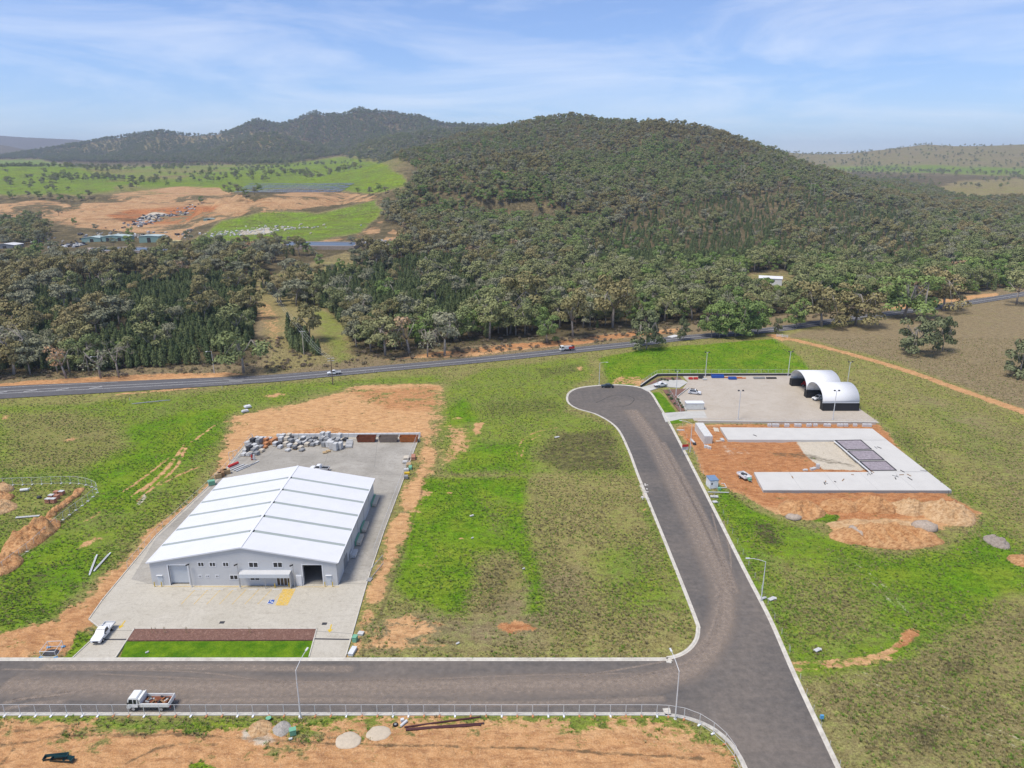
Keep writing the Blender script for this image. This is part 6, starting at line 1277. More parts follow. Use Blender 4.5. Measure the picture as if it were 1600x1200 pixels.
# meter boxes at the yard entry, tank
for px, py, mt, s, lab in ((551,1020,'block_white',(0.8,2.0,0.5),'long white kerbside box at the warehouse entry'), (555,1002,'green_box',(0.7,0.9,1.0),'green meter box beside the entry kerb'), (564,992,'stone_white',(0.9,0.8,0.4),'white pit lid pile beside the green meter box')):
    x, y = G(px, py); t = thing('utility_box', lab, 'utility box', (x, y, 0.03), R(-10)); w, d, h = s; MB().box((0,0,h/2),(w,d,h)).build('box', mt, t); MB().box((0,0,h+0.03),(w+0.1,d+0.1,0.06)).build('lid', mt, t)
x, y = G(579, 905); t = thing('swing_gate', 'grey open yard gate panel standing along the right yard edge', 'gate', (x, y, 0.07), R(75)); MB().tube([(0,0,0.1),(6,0,0.1),(6,0,2.0),(0,0,2.0),(0,0,0.1)], 0.06, 6).build('frame', 'galv', t)
m = MB(); wire_mesh(m, (0,0,0), (6,0,0), 0.1, 2.0, 0.5, 0.4, 0.012); m.build('mesh_infill', 'galv', t); MB().box((-0.4,0,0.1),(1.2,0.9,0.2)).build('base', 'stone_grey', t)
# stakes in the mulch
for i, px in enumerate((238,244,257,259,291,293,390,392)):
    x, y = G(px, 990); t = thing('tree_stake', 'thin pale timber stake standing in the mulch bed', 'stake', (x, y, 0.12), 0, 'stakes in the mulch bed'); MB().tube([(0,0,0),(0.0,0,1.3)], 0.04, 5).build('stake', 'timber', t); MB().box((0,0,0.9),(0.1,0.1,0.05)).build('tie', 'stone_dark', t)
# works area goods
for px, py, mt, lab in ((76,786,'stone_white','white-wrapped brick pallet, near left of the six'), (84,786,'stone_white','white-wrapped brick pallet, near right of the six'), (81,780,'stone_white','white-wrapped brick pallet, middle left of the six'), (89.5,780,'brick_pack','bare brick pallet, middle right of the six'), (89,774,'brick_pack','bare brick pallet, far left of the six'), (97,774,'stone_white','white-wrapped brick pallet, far right of the six')):
    t = goods(px, py, 1.2, 1.0, 1.15, 'brick_pack', lab, 'pallet stack', R(-8), 3, 'brick pallets in the works area')
    if mt == 'stone_white': MB().box((0,0,1.17),(1.2,1.0,0.08)).build('wrap_top', 'stone_white', t)
x, y = G(38.5, 768); t = thing('animal_trough', 'white plastic tank lying in the works area', 'tank', (x, y, 0.05), R(15)); MB().tube([(-0.9,0,0.42),(0.9,0,0.45)], 0.38, 10).build('tank', 'galv_light', t); MB().tube([(0.9,0,0.45),(1.3,0.1,0.75)], 0.15, 8).build('neck', 'galv_light', t)
x, y = G(61, 779); o = MB().ell((0,0,0.35), (0.6,0.5,0.45), 10, 6, 0.2, 5).build('tarpaulin_heap', 'stone_dark', None, True); o.location = (x, y, 0); tag(o, 'black tarpaulin heap beside the brick pallets', 'tarpaulin')
for a, b, lab, mt in (((25,810),(62,807),'long white plank bundle lying before the large orange mound','stone_white'), ((140,900),(152,868),'pale pole lying on the grass left of the warehouse, left one','block_white'), ((147,894),(173,865),'pale pole lying on the grass left of the warehouse, right one','block_white'), ((206,632),(266,626),'grey pole lying on the grass by the highway','galv')):
    A, B = Vector(G(*a)), Vector(G(*b)); d = B-A; t = thing('plank', lab, 'plank', (A.x, A.y, 0.15), math.atan2(d.y, d.x)); MB().box((d.length/2,0,0.08),(d.length,0.28 if 'bundle' not in lab else 0.6,0.16)).build('board', mt, t); MB().box((d.length/2,0.1,0.2),(d.length*0.8,0.12,0.08)).build('upper_board', mt, t)
for px, py, s, lab in ((387,637,(2.2,2.0,1.2),'white panel stack standing on the grass by the bare orange ground, farther one'), (383,644,(2.2,1.2,0.6),'white panel stack on the grass by the bare orange ground, nearer one')):
    x, y = G(px, py); t = thing('panel_stack', lab, 'panel stack', (x, y, 0.1), R(35)); MB().box((0,0,0.3),s[:2]+(0.4,)).build('lower_panels', 'galv_light', t); MB().box((0.1,0,0.6),(s[0]*.8,s[1]*.8,0.25)).build('upper_panels', 'block_white', t)
for i, (px, py, L) in enumerate(((870,684,1.4),(737,807,0.9),(1291,616+200,0.0),(818,890,0.5),(1206,937,1.6),(1277,1017,1.3),(715,1007,0.6),(738,842,0.5),(230,1021,0.5),(1193,936,1.0))):
    if not L: continue
    x, y = G(px, py); o = MB().box((0,0,0.12),(L,L*0.5,0.16),0.5).box((L*0.3,0.1,0.2),(L*0.4,L*0.5,0.14),1.3).build('litter_sheet', 'stone_white'); o.location = (x, y, 0.12); tag(o, 'piece of white litter lying in the grass', 'litter', 'white litter scattered on the grass')
q = random.Random(77)
for i in range(14):
    px, py = q.uniform(1003,1013), q.uniform(756,782); x, y = G(px, py); o = MB().ell((0,0,0.05),(q.uniform(.15,.45),q.uniform(.15,.4),q.uniform(.1,.25)),7,4,0.2,i).build('rubble_lump', 'white_rubble'); o.location = (x, y, 0.05); tag(o, 'pale rubble lump on the verge left of the street', 'rubble', 'rubble lumps on the verge')

# ------------------------------------------------------------------ trees: a few meshes of each kind, shared by every copy
def leaf_quads(m, q, c, r, n, s, flat=0.75, lower=0.25):
    c = Vector(c)
    for k in range(n):
        z = q.uniform(-lower, 1.0); ph = q.uniform(0, 2*math.pi); rr_ = math.sqrt(max(0, 1-z*z)); d = Vector((rr_*math.cos(ph), rr_*math.sin(ph), z))
        p = c + Vector((d.x*r, d.y*r, d.z*r*flat))*q.uniform(0.72, 1.05)
        nn = (d + Vector((q.gauss(0,.45), q.gauss(0,.45), q.gauss(0,.35)+0.15))).normalized(); a = nn.orthogonal().normalized(); a.rotate(Matrix.Rotation(q.uniform(0,6.28), 3, nn)); b = nn.cross(a)
        w = s*q.uniform(0.6, 1.25); h = w*q.uniform(0.5, 0.9)
        m.add([p-a*w*.5, p-b*h*.5, p+a*w*.5, p+b*h*.5], [(0,1,2,3)])
def gum_mesh(seed, Ht, spread=0.36, clumps=12, leaves=125, ls=0.058, low=0.30, bark='bark_pale', leaf='leaf_olive', bare=0.0):
    q = random.Random(seed); tr = MB(); cr = MB(); top = Ht*q.uniform(0.34, 0.44)
    lean = Vector((q.uniform(-.06,.06)*Ht, q.uniform(-.06,.06)*Ht, 0)); fork = lean + Vector((0,0,top)); r0 = Ht*0.021
    tr.tube([(0,0,-0.4), lean*0.4+Vector((0,0,top*.5)), fork], [r0*1.25, r0, r0*.8], 7)
    nl = q.randint(3, 5); limbs = []
    for k in range(nl):
        ph = 2*math.pi*(k+q.uniform(-.3,.3))/nl; R1 = spread*Ht*q.uniform(.35,.6); e = Vector((R1*math.cos(ph), R1*math.sin(ph), Ht*q.uniform(.60,.74)))+lean
        mid = fork.lerp(e, .5)+Vector((0,0,-0.03*Ht)); tr.tube([fork-Vector((0,0,.1)), mid, e], [r0*.6, r0*.45, r0*.3], 6); limbs.append(e)
    for k in range(clumps):
        ph = q.uniform(0, 2*math.pi); rad = spread*Ht*math.sqrt(q.random())*0.95; zz = Ht*(q.uniform(low+.12, .92)) - (rad/(spread*Ht))**2*Ht*0.14
        c = Vector((rad*math.cos(ph), rad*math.sin(ph), zz))+lean; e = min(limbs, key=lambda l: (l-c).length)
        tr.tube([e, e.lerp(c, .55)+Vector((0,0,.02*Ht)), c+Vector((0,0,.03*Ht if bare else -.01*Ht))], [r0*.28, r0*.2, r0*.1], 5)
        if bare:
            for j in range(4):
                d = Vector((q.uniform(-1,1), q.uniform(-1,1), q.uniform(.1,1))).normalized()*Ht*.13; tr.tube([c, c+d], [r0*.14, r0*.05], 4)
        if q.random() >= bare: leaf_quads(cr, q, c, Ht*q.uniform(.12,.175), leaves, Ht*ls, q.uniform(.6,.85))
    if bare >= 1.0: leaf_quads(cr, q, Vector((0,0,Ht*.7)), Ht*.2, 14, Ht*.03)
    return tr.mesh('trunk', bark, True), cr.mesh('crown', leaf)
def pine_mesh(seed, Ht, wid=0.24, n=320):
    q = random.Random(seed); tr = MB().tube([(0,0,-.3),(0,0,Ht*.9)], [Ht*.02, Ht*.006], 6); cr = MB()
    for k in range(n):
        t = q.random()**0.8; z = Ht*(0.07+0.93*t); prof = (1-t)**0.5*min(1, t*4+0.45); ph = q.uniform(0, 6.283); r = wid*Ht*prof*q.uniform(.65,1.08)
        p = Vector((r*math.cos(ph), r*math.sin(ph), z)); d = Vector((math.cos(ph), math.sin(ph), .55)); nn = (d+Vector((q.gauss(0,.4),q.gauss(0,.4),q.gauss(0,.3)))).normalized()
        a = nn.cross(Vector((0,0,1))).normalized(); b = nn.cross(a); w = Ht*q.uniform(.055,.10); h = w*1.3
        cr.add([p-a*w*.5, p-b*h*.5, p+a*w*.5, p+b*h*.5], [(0,1,2,3)])
    return tr.mesh('trunk', 'bark_dark', True), cr.mesh('crown', 'leaf_pine')
def scrub_mesh(seed, r, leaf='leaf_scrub'):
    q = random.Random(seed); m = MB(); tr = MB()
    for k in range(4):
        c = (q.uniform(-.6,.6)*r, q.uniform(-.6,.6)*r, r*.45); leaf_quads(m, q, c, r*q.uniform(.45,.7), 26, r*.42, .8, .3); tr.tube([(c[0]*.3,c[1]*.3,-.1), c], [r*.05, r*.02], 4)
    return tr.mesh('stem', 'bark_dark'), m.mesh('foliage', leaf)
GUM = {'olive': [gum_mesh(10+i, 13, .36, 13) for i in range(4)], 'brown': [gum_mesh(30+i, 13.5, .37, 13, leaf='leaf_brown') for i in range(3)], 'grey': [gum_mesh(50+i, 12, .36, 12, leaf='leaf_grey') for i in range(3)], 'green': [gum_mesh(70+i, 11, .40, 17, low=.14, leaf='leaf_green') for i in range(3)], 'dead': [gum_mesh(90+i, 11, .34, 9, 40, leaf='leaf_dead', bare=.35) for i in range(2)], 'dense': [gum_mesh(80+i, 10, .46, 24, 90, .075, .04, leaf='leaf_dense') for i in range(3)], 'fullbrown': [gum_mesh(84+i, 13, .42, 24, 110, .058, .12, leaf='leaf_brown') for i in range(2)], 'fullgreen': [gum_mesh(87+i, 12, .42, 24, 110, .060, .08, leaf='leaf_green') for i in range(3)], 'bare': [gum_mesh(95+i, 12, .40, 12, 26, leaf='leaf_grey', bare=.75) for i in range(2)]}
PINE = [pine_mesh(110+i, 8, .20+.03*i) for i in range(4)]
SCRUB = [scrub_mesh(130+i, 1.2) for i in range(3)]
def plant(name, meshes, loc, s, rz, label, cat, group, parts=('trunk', 'crown')):
    t = bpy.data.objects.new(name, None); COL.objects.link(t); t.empty_display_size = 0.1; t.location = loc; t.rotation_euler = (0, 0, rz); t.scale = s if isinstance(s, tuple) else (s, s, s); tag(t, label, cat, group)
    out = []
    for nm, me in zip(parts, meshes): o = bpy.data.objects.new(nm, me); COL.objects.link(o); o.parent = t; out.append(o)
    return out
SRC = {}
rt = random.Random(44)
# trees one can point to: base pixel, pixel height, kind, label
for px, py, hp, kind, k, wx, lab in (
    (381,583,76,'olive',0,1.15,'large spreading gum with a white trunk at the end of the orange bank'), (158,592,62,'bare',0,1.1,'pale bare gum standing above the orange bank, taller of the two bare ones'), (186,590,66,'bare',1,.95,'thin grey gum right beside the pale bare gum above the orange bank'), (104,592,60,'dead',0,1.1,'pinkish brown dying gum left of the bare gums by the orange bank'), (22,585,85,'bare',1,1.1,'pale many-stemmed gum at the left end of the orange bank'),
    (1010,546,64,'dense',0,.80,'rounded dark green tree on the lush paddock side of the highway'), (1068,532,34,'dense',1,.55,'small oval tree between highway and lush green paddock'), (1244,513,48,'fullgreen',2,.8,'fresh green tree beside the white farm gate'), (1214,521,24,'dense',2,.6,'small dark bush tree right at the farm gate'),
    (1284,511,72,'fullbrown',0,1.1,'big brownish gum on the paddock edge, nearest the farm gate'), (1336,508,70,'fullbrown',1,1.1,'big dark gum in the middle of the row along the dry paddock'), (1412,497,72,'fullgreen',0,1.25,'broad bright green tree in the row along the dry paddock'), (1474,486,66,'fullbrown',0,1.1,'olive-brown spreading gum at the end of the paddock row'), (1588,476,50,'olive',1,1.2,'gum beside the highway bend past the paddock row'),
    (1428,553,62,'dense',0,.95,'dense dark tree standing alone on the dry paddock'), (1472,549,56,'dense',1,.6,'leaning smaller tree beside the dense lone paddock tree'), (1592,588,58,'dense',2,.9,'dark tree on the dry paddock close to the dirt track'),
    (695,557,70,'grey',0,1.2,'white-stemmed gum clump over the orange verge of the highway'), (668,558,60,'bare',0,.9,'leaning bare white gum left of the white-stemmed clump'), (640,553,66,'dead',1,1.3,'gum with orange dying leaves in front of the pine stand'), (602,556,62,'olive',2,1.2,'dense olive gum at the corner of the mown clearing'),
    (855,537,48,'fullgreen',1,.8,'bright leafy sapling tree beside the highway service truck'), (797,522,62,'bare',1,1.0,'bare white gum in the woodland behind the highway verge'), (895,528,80,'brown',1,.9,'golden-brown gum with twin white trunks behind the service truck'), (957,512,84,'brown',2,.95,'tall golden gum with forked white trunk on the red verge'), (823,508,82,'brown',0,1.0,'tall forked brown gum behind the bare white one'), (765,530,78,'olive',3,.9,'tall olive gum right of the white-stemmed clump')):
    x, y = G(px, py); Ht = hp*y/F*1.02/0.955; base = {'olive':13,'brown':13.5,'grey':12,'green':11,'dead':11,'bare':12,'dense':10,'fullbrown':13,'fullgreen':12}[kind]; s = Ht/base
    o = plant('gum_tree' if kind != 'green' else 'leafy_tree', GUM[kind][k % len(GUM[kind])], (x, y, gz(x, y)), (s*wx, s*wx, s), rt.uniform(0, 6), lab, 'tree', None); SRC.setdefault((kind, k % len(GUM[kind])), o)
for i, (px, py, hp) in enumerate(((1112,527,46),(1124,527,54),(1136,526,58),(1148,526,60),(1160,525,58),(1172,524,54),(1184,522,50))):
    x, y = G(px, py); s = hp*y/F*1.07/12; o = plant('leafy_tree', GUM['fullgreen'][i % 3], (x, y, 0), (s*.85, s*.85, s), i*1.3, 'green tree in the grove between lush paddock and highway', 'tree', 'grove of trees beside the highway')

FOREST = [[(-250,598),(-250,420),(0,418),(110,412),(200,412),(300,402),(400,398),(428,408),(402,432),(408,470),(396,500),(396,545),(360,568),(200,578),(0,590)],
          [(548,430),(500,470),(545,520),(553,556),(640,548),(760,528),(900,516),(1000,506),(1100,502),(1200,494),(1290,489),(1400,474),(1500,463),(1590,450),(1900,430),(1900,300),(1600,312),(1500,312),(1440,292),(1300,262),(1210,235),(1130,190),(1075,150),(880,140),(700,150),(640,232),(655,264),(643,294),(606,322),(600,345),(655,372),(620,392),(560,405)],
          [(405,450),(470,436),(560,425),(560,470),(505,482),(440,478)], [(425,520),(440,500),(495,540),(500,556),(470,556)], [(310,402),(330,392),(440,385),(470,400),(420,412)], [(0,352),(70,340),(80,380),(0,388)], [(575,247),(620,212),(720,190),(900,190),(900,230),(660,268),(625,250)]]
HOLES = [[(1158,470),(1165,428),(1225,424),(1245,440),(1240,470)], [(400,470),(420,462),(455,520),(445,545),(400,548)]]
PINES = [[(0,470),(120,440),(300,430),(400,440),(396,560),(330,575),(180,580),(0,580)], [(405,450),(700,400),(760,470),(720,530),(560,540),(500,480)], [(425,520),(440,500),(495,540),(500,556),(470,556)], [(1240,300),(1420,330),(1450,420),(1200,410),(1000,440),(900,400),(1000,330)]]
def in_any(px, py, polys):
    r = np.zeros(px.shape, bool)
    for p in polys: r |= poly_sd(px, py, p) > 0
    return r
def jgrid(y0, y1, u0, u1, step, seed):
    g = np.random.default_rng(seed); X = np.arange(u0*y1, u1*y1, step); Y = np.arange(y0, y1, step); X, Y = np.meshgrid(X, Y)
    X = X.ravel()+g.uniform(-.45,.45,X.size)*step; Y = Y.ravel()+g.uniform(-.45,.45,Y.size)*step; k = (X/Y > u0) & (X/Y < u1); return X[k], Y[k]
hwx = np.array([p[0] for p in HW]); hwy = np.array([p[1] for p in HW])
def wood(y0, y1, step, seed):
    x, y = jgrid(y0, y1, -.95, .95, step, seed); z = height(x, y); px, py = proj(x, y, z)
    k = in_any(px, py, FOREST) & ~in_any(px, py, HOLES)
    k &= y > np.interp(x, hwx, hwy) + 11
    return x[k], y[k], z[k], px[k], py[k]
g = np.random.default_rng(3); T_ = {kk: [] for kk in ('gum', 'pine')}
for (y0, y1, step, seed) in ((240, 520, 7.4, 1), (520, 800, 8.2, 2), (800, 1250, 8.8, 3), (1250, 2300, 9.5, 4)):
    x, y, z, px, py = wood(y0, y1, step, seed); pn = in_any(px, py, PINES)
    patch = fbm(x/60, y/60, 3, 77); isp = g.random(x.size) < np.where(pn, 0.86+0.25*patch, 0.10+0.25*np.maximum(patch, 0)); isp &= y < 1300
    thin = g.random(x.size) < 0.94
    for kk, mk in (('gum', ~isp & thin), ('pine', isp)): T_[kk].append(np.stack([x[mk], y[mk], z[mk], 0.6*fbm(x[mk]/40, y[mk]/40, 2, 5)+0.9*fbm(x[mk]/170, y[mk]/170, 2, 6)], -1))
x, y, z, px, py = wood(240, 620, 3.6, 9); pn = in_any(px, py, PINES) & (fbm(x/40, y/40, 3, 78) > -0.25); T_['pine'].append(np.stack([x[pn], y[pn], z[pn], x[pn]*0], -1))
gum = np.concatenate(T_['gum']); pine = np.concatenate(T_['pine']); gum = gum[np.argsort(gum[:, 1])]; pine = pine[np.argsort(pine[:, 1])]
KN = ['olive', 'olive', 'brown', 'grey', 'grey', 'green', 'olive', 'brown', 'grey', 'dead']
GL = {'olive': 'olive gum tree in the woodland across the highway', 'brown': 'brown-tinged gum tree in the woodland across the highway', 'grey': 'grey-green gum tree in the woodland across the highway', 'green': 'bright green leafy tree in the woodland across the highway', 'dead': 'gum tree with dying orange-brown leaves in the woodland across the highway', 'bare': 'bare white gum tree in the woodland across the highway'}
def kind_of(v, r):
    if r < .025: return 'bare'
    if r < .032: return 'dead'
    w = v + (r-.5)*1.1
    return 'brown' if w > .46 else ('green' if w < -.46 else ('olive' if r > .45 else 'grey'))
NI = 285
for i in range(NI):
    x, y, z, v = gum[i]; kind = kind_of(v, rt.random()); k = rt.randrange(len(GUM[kind])); s = rt.uniform(.85, 1.45)
    o = plant('gum_tree', GUM[kind][k], (x, y, z-.1), (s*rt.uniform(.9,1.15), s*rt.uniform(.9,1.15), s), rt.uniform(0, 6.28), GL[kind], 'tree', 'gum trees of the woodland'); SRC.setdefault((kind, k), o)
PSRC = []
for i in range(NI):
    x, y, z, v = pine[i]; s = rt.uniform(.55, 1.05); o = plant('pine_tree', PINE[i % 4], (x, y, z-.1), (s, s, s*rt.uniform(.9,1.2)), rt.uniform(0, 6.28), 'dark cypress pine in the woodland across the highway', 'tree', 'cypress pines of the woodland')
    if i < 4: PSRC.append(o)
def scatter(name, pts, scale, src, label=None, seed=0, cat=None):
    """one object: instances of the given trees on points (geometry nodes)"""
    g = np.random.default_rng(seed); n = len(pts); me = bpy.data.meshes.new(name); me.vertices.add(n); me.vertices.foreach_set('co', np.ascontiguousarray(pts, np.float32).ravel())
    for nm, arr, tp in (('sc', scale, 'FLOAT'), ('ro', g.uniform(0, 6.28, n), 'FLOAT'), ('ix', g.integers(0, len(src), n), 'INT')):
        a = me.attributes.new(nm, tp, 'POINT'); a.data.foreach_set('value', np.ascontiguousarray(arr, np.int32 if tp == 'INT' else np.float32))
    o = bpy.data.objects.new(name, me); COL.objects.link(o); tag(o, label, cat, kind='stuff')
    ng = bpy.data.node_groups.new(name, 'GeometryNodeTree'); ng.interface.new_socket('Geometry', in_out='INPUT', socket_type='NodeSocketGeometry'); ng.interface.new_socket('Geometry', in_out='OUTPUT', socket_type='NodeSocketGeometry')
    N = NT(ng); gi = N.node('NodeGroupInput'); go = N.node('NodeGroupOutput'); jall = N.node('GeometryNodeJoinGeometry')
    for parts in src:
        j = N.node('GeometryNodeJoinGeometry')
        for p in parts:
            oi = N.node('GeometryNodeObjectInfo', transform_space='ORIGINAL'); oi.inputs['Object'].default_value = p; oi.inputs['As Instance'].default_value = True; N.l.new(oi.outputs['Geometry'], j.inputs[0])
        g2i = N.node('GeometryNodeGeometryToInstance'); N.l.new(j.outputs[0], g2i.inputs[0]); N.l.new(g2i.outputs[0], jall.inputs[0])
    def att(nm, tp): return [q for q in N.node('GeometryNodeInputNamedAttribute', data_type=tp, inp={'Name': nm}).outputs if q.enabled and q.name == 'Attribute'][0]
    cx_ = N.node('ShaderNodeCombineXYZ', inp={'Z': att('ro', 'FLOAT')}); e2r = N.node('FunctionNodeEulerToRotation'); N.l.new(cx_.outputs[0], e2r.inputs[0])
    cs = N.node('ShaderNodeCombineXYZ'); sa = att('sc', 'FLOAT'); [N.l.new(sa, cs.inputs[i]) for i in range(3)]
    iop = N.node('GeometryNodeInstanceOnPoints'); N.l.new(gi.outputs[0], iop.inputs['Points']); N.l.new(jall.outputs[0], iop.inputs['Instance']); iop.inputs['Pick Instance'].default_value = True
    N.l.new(att('ix', 'INT'), iop.inputs['Instance Index']); N.l.new(e2r.outputs[0], iop.inputs['Rotation']); N.l.new(cs.outputs[0], iop.inputs['Scale']); N.l.new(iop.outputs[0], go.inputs[0])
    md = o.modifiers.new('scatter', 'NODES'); md.node_group = ng; return o
rest = gum[NI:]; kinds = np.array([kind_of(v, r) for v, r in zip(rest[:, 3], g.random(len(rest)))])
for kind in ('olive', 'brown', 'grey', 'green', 'dead', 'bare'):
    r = rest[kinds == kind]; src = [SRC[key] for key in SRC if key[0] == kind]
    if len(r) and src: scatter('%s_gum_forest' % kind, r[:, :3]-[0,0,.2], (.55+1.0*g.random(len(r))**1.3)*np.interp(r[:, 1], [500, 1400], [1.0, .82]), src, seed=len(r))
r = pine[NI:]; scatter('pine_forest', r[:, :3]-[0,0,.2], g.uniform(.5, 1.05, len(r)), PSRC, seed=5)
# scrub on the woodland edge and floor
sx_, sy_ = jgrid(245, 420, -.9, .9, 3.2, 31); sz_ = height(sx_, sy_); px, py = proj(sx_, sy_, sz_)
d = sy_-np.interp(sx_, hwx, hwy); k = (d > 9) & (d < 70) & (g.random(d.size) < np.where(d < 30, .55, .3)) & ~in_any(px, py, [[(480,440),(530,490),(553,560),(500,575),(470,520)], [(0,596),(385,580),(385,588),(0,612)], [(1205,540),(1900,300),(1900,700)]])
scs = []
for i in range(3):
    j = np.flatnonzero(k)[i*7]; scs.append(plant('scrub_bush', SCRUB[i], (sx_[j], sy_[j], sz_[j]), 1.0, i, 'grey-brown scrub bush on the highway verge below the trees', 'bush', 'scrub bushes of the verge', ('stem', 'foliage')))
scatter('verge_scrub', np.stack([sx_[k], sy_[k], sz_[k]], -1), g.uniform(.5, 1.25, k.sum()), scs, seed=6)
# far ranges: woods, and lone trees over the grassy hills
x, y = jgrid(2400, 5300, -.85, .25, 16.5, 41); z = height(x, y); px, py = proj(x, y, z); b = base_h(x, y)
wd_ = fbm(x/260, y/260, 4, 42); bare_ = in_any(px, py, FAR_POLY['bare']); k = ((z-b) > 7) & (py > 150) & (g.random(x.size) < np.where(bare_, np.clip(.48+.9*wd_, .15, .9), np.clip(.80+.5*wd_, .4, .97))) & ~in_any(px, py, FAR_POLY['green'])
FG = [SRC[q] for q in SRC if q[0] in ('olive', 'grey')]
scatter('range_forest', np.stack([x[k], y[k], z[k]-1], -1), g.uniform(1.2, 1.9, k.sum()), FG, seed=7)
x, y = jgrid(1900, 5200, .22, .85, 34, 43); z = height(x, y); px, py = proj(x, y, z); pt = fbm(x/150, y/150, 3, 46); k = (g.random(x.size) < np.clip(.20+.8*pt, .05, .85)) & (py < 300) & (px > 1180)
scatter('plain_trees', np.stack([x[k], y[k], z[k]-.5], -1), g.uniform(.8, 1.4, k.sum()), FG, seed=8)
x, y = jgrid(1350, 2700, -.85, -.12, 16, 47); z = height(x, y); px, py = proj(x, y, z); pt = fbm(x/90, y/90, 3, 48); k = (g.random(x.size) < np.clip(.0+.8*pt, 0.015, .75)) & (py < 312) & ~in_any(px, py, FAR_POLY['dirt']+[[(360,284),(545,284),(545,306),(360,306)]])
pts = np.stack([x[k], y[k], z[k]-.4], -1); pts = pts[np.argsort(pts[:, 1])]
for i in range(min(60, len(pts))):
    kind = rt.choice(['olive', 'grey', 'grey']); plant('paddock_tree', GUM[kind][rt.randrange(3)], tuple(pts[i]), rt.uniform(.8,1.3), rt.uniform(0,6), 'dark spreading tree on the green hills beyond the tip', 'tree', 'trees on the green hills')
scatter('hill_trees', pts[60:], g.uniform(.8, 1.35, max(0, len(pts)-60)), FG, seed=9)

# ------------------------------------------------------------------ the tip: sheds, ponds, solar field
def hit(px, py, y0=380, y1=9000):
    Y = np.exp(np.linspace(math.log(y0), math.log(y1), 420)); dx, dy, dz = ray(px, py); X = Y*dx/dy; Z = H+Y*dz/dy; hh = height(X, Y); i = int(np.argmax(Z <= hh)); return float(X[i]), float(Y[i]), float(hh[i])
def shed(px0, px1, py, d, h, wall_, roof_, lab, pitch=1.2, name='tip_shed', rz=0.0, doors=1):
    x0, y, z = hit(px0, py); x1 = x0+(px1-px0)*y/F*1.04/1.0; w = x1-x0; t = thing(name, lab, 'shed', ((x0+x1)/2, y+d/2, z), R(rz))
    for s in (-1, 1):
        MB().add([(s*w/2,-d/2,-1),(s*w/2,d/2,-1),(s*w/2,d/2,h),(s*w/2,-d/2,h)], [(0,1,2,3)]).build('side_wall', wall_, t); MB().add([(-w/2,s*d/2,-1),(w/2,s*d/2,-1),(w/2,s*d/2,h),(0,s*d/2,h+pitch),(-w/2,s*d/2,h)], [(0,1,2,3,4)]).build('end_wall', wall_, t)
        MB().add([(0,-d/2-.4,h+pitch+.1),(s*(w/2+.4),-d/2-.4,h-.05),(s*(w/2+.4),d/2+.4,h-.05),(0,d/2+.4,h+pitch+.1)], [(0,1,2,3)]).build('roof', roof_, t)
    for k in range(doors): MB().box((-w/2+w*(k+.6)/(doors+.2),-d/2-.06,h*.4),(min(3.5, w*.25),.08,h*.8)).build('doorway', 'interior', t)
shed(128,158,379,14,4.5,'green_shed','green_roof','pale green gabled shed at the left end of the tip buildings'); shed(158,196,378,16,5,'green_shed','green_roof','long pale green shed in the middle of the tip buildings',doors=2); shed(218,247,380,16,6.5,'green_shed','green_roof','tall green flat shed at the right end of the tip buildings',.5); shed(245,278,384,8,4,'yellow_shed','yellow_shed','low mustard shed right of the green tip buildings',.4); shed(-8,22,390,14,4,'trim_dark','white_sheet','dark walled house with a white roof left of the tip trees')
shed(318,334,346,6,3,'green_shed','green_roof','small grey-green hut on the road above the tip pit',.3)
x, y, z = hit(1190, 447); t = thing('hay_shed', 'white open-fronted shed in a clearing of the woodland', 'shed', (x+7, y+4, z), R(-18)); MB().box((0,4,2.2),(15,.2,4.6)).build('back_wall', 'white_sheet', t)
for s in (-1, 1): MB().box((s*7.4,0,2.2),(.2,8,4.6)).build('side_wall', 'white_sheet', t); MB().add([(-7.8,-4.4,4.6),(7.8,-4.4,4.6),(7.8,0,5.9),(-7.8,0,5.9)] if s < 0 else [(-7.8,0,5.9),(7.8,0,5.9),(7.8,4.4,4.6),(-7.8,4.4,4.6)], [(0,1,2,3)]).build('roof', 'white_sheet', t)
MB().box((3.6,-4,2.2),(7.4,.2,4.5)).build('front_wall', 'white_sheet', t); MB().box((-7,-4,2.2),(.3,.3,4.5)).build('post', 'galv', t)
def pond(ps, lab, bank=1.4):
    P = [hit(*p) for p in ps]; cx_, cy_ = sum(p[0] for p in P)/len(P), sum(p[1] for p in P)/len(P); zz = max(p[2] for p in P)+.7
    o = MB().prism([(p[0]-cx_, p[1]-cy_) for p in P], -4, 0).build('pond', 'pond'); o.location = (cx_, cy_, zz); tag(o, kind='structure')
    m = MB()
    for a, b in zip(P, P[1:]+P[:1]):
        a, b = Vector((a[0]-cx_, a[1]-cy_, 0)), Vector((b[0]-cx_, b[1]-cy_, 0)); c = (a+b)/2; m.box((c.x, c.y, -1.6), ((b-a).length+2, 2.2, 4.0), math.atan2((b-a).y, (b-a).x))
    m.build('pond_bank', 'soil_grey', o)
pond([(446,381),(568,380),(552,391),(446,391)], ''); pond([(140,395),(180,392),(225,390),(268,391),(268,394),(200,397),(145,400)], '')
# solar field
sol = 0
for r_ in range(7):
    for c_ in range(17):
        px, py = 372+c_*9.7+r_*3.5, 301.5-r_*2.1
        x, y, z = hit(px, py)
        if py > 301.5 and px > 500: continue
        t = thing('solar_table', 'grey tilted solar panel table in the field behind the tip mound', 'solar panel', (x, y, z), R(8), 'solar panel tables behind the tip'); MB().box((0,0,1.6),(11.0,3.4,.15),0,R(14)).build('panel', 'solar', t); MB().box((0,0,1.2),(.3,.3,2.6)).build('post', 'galv', t)
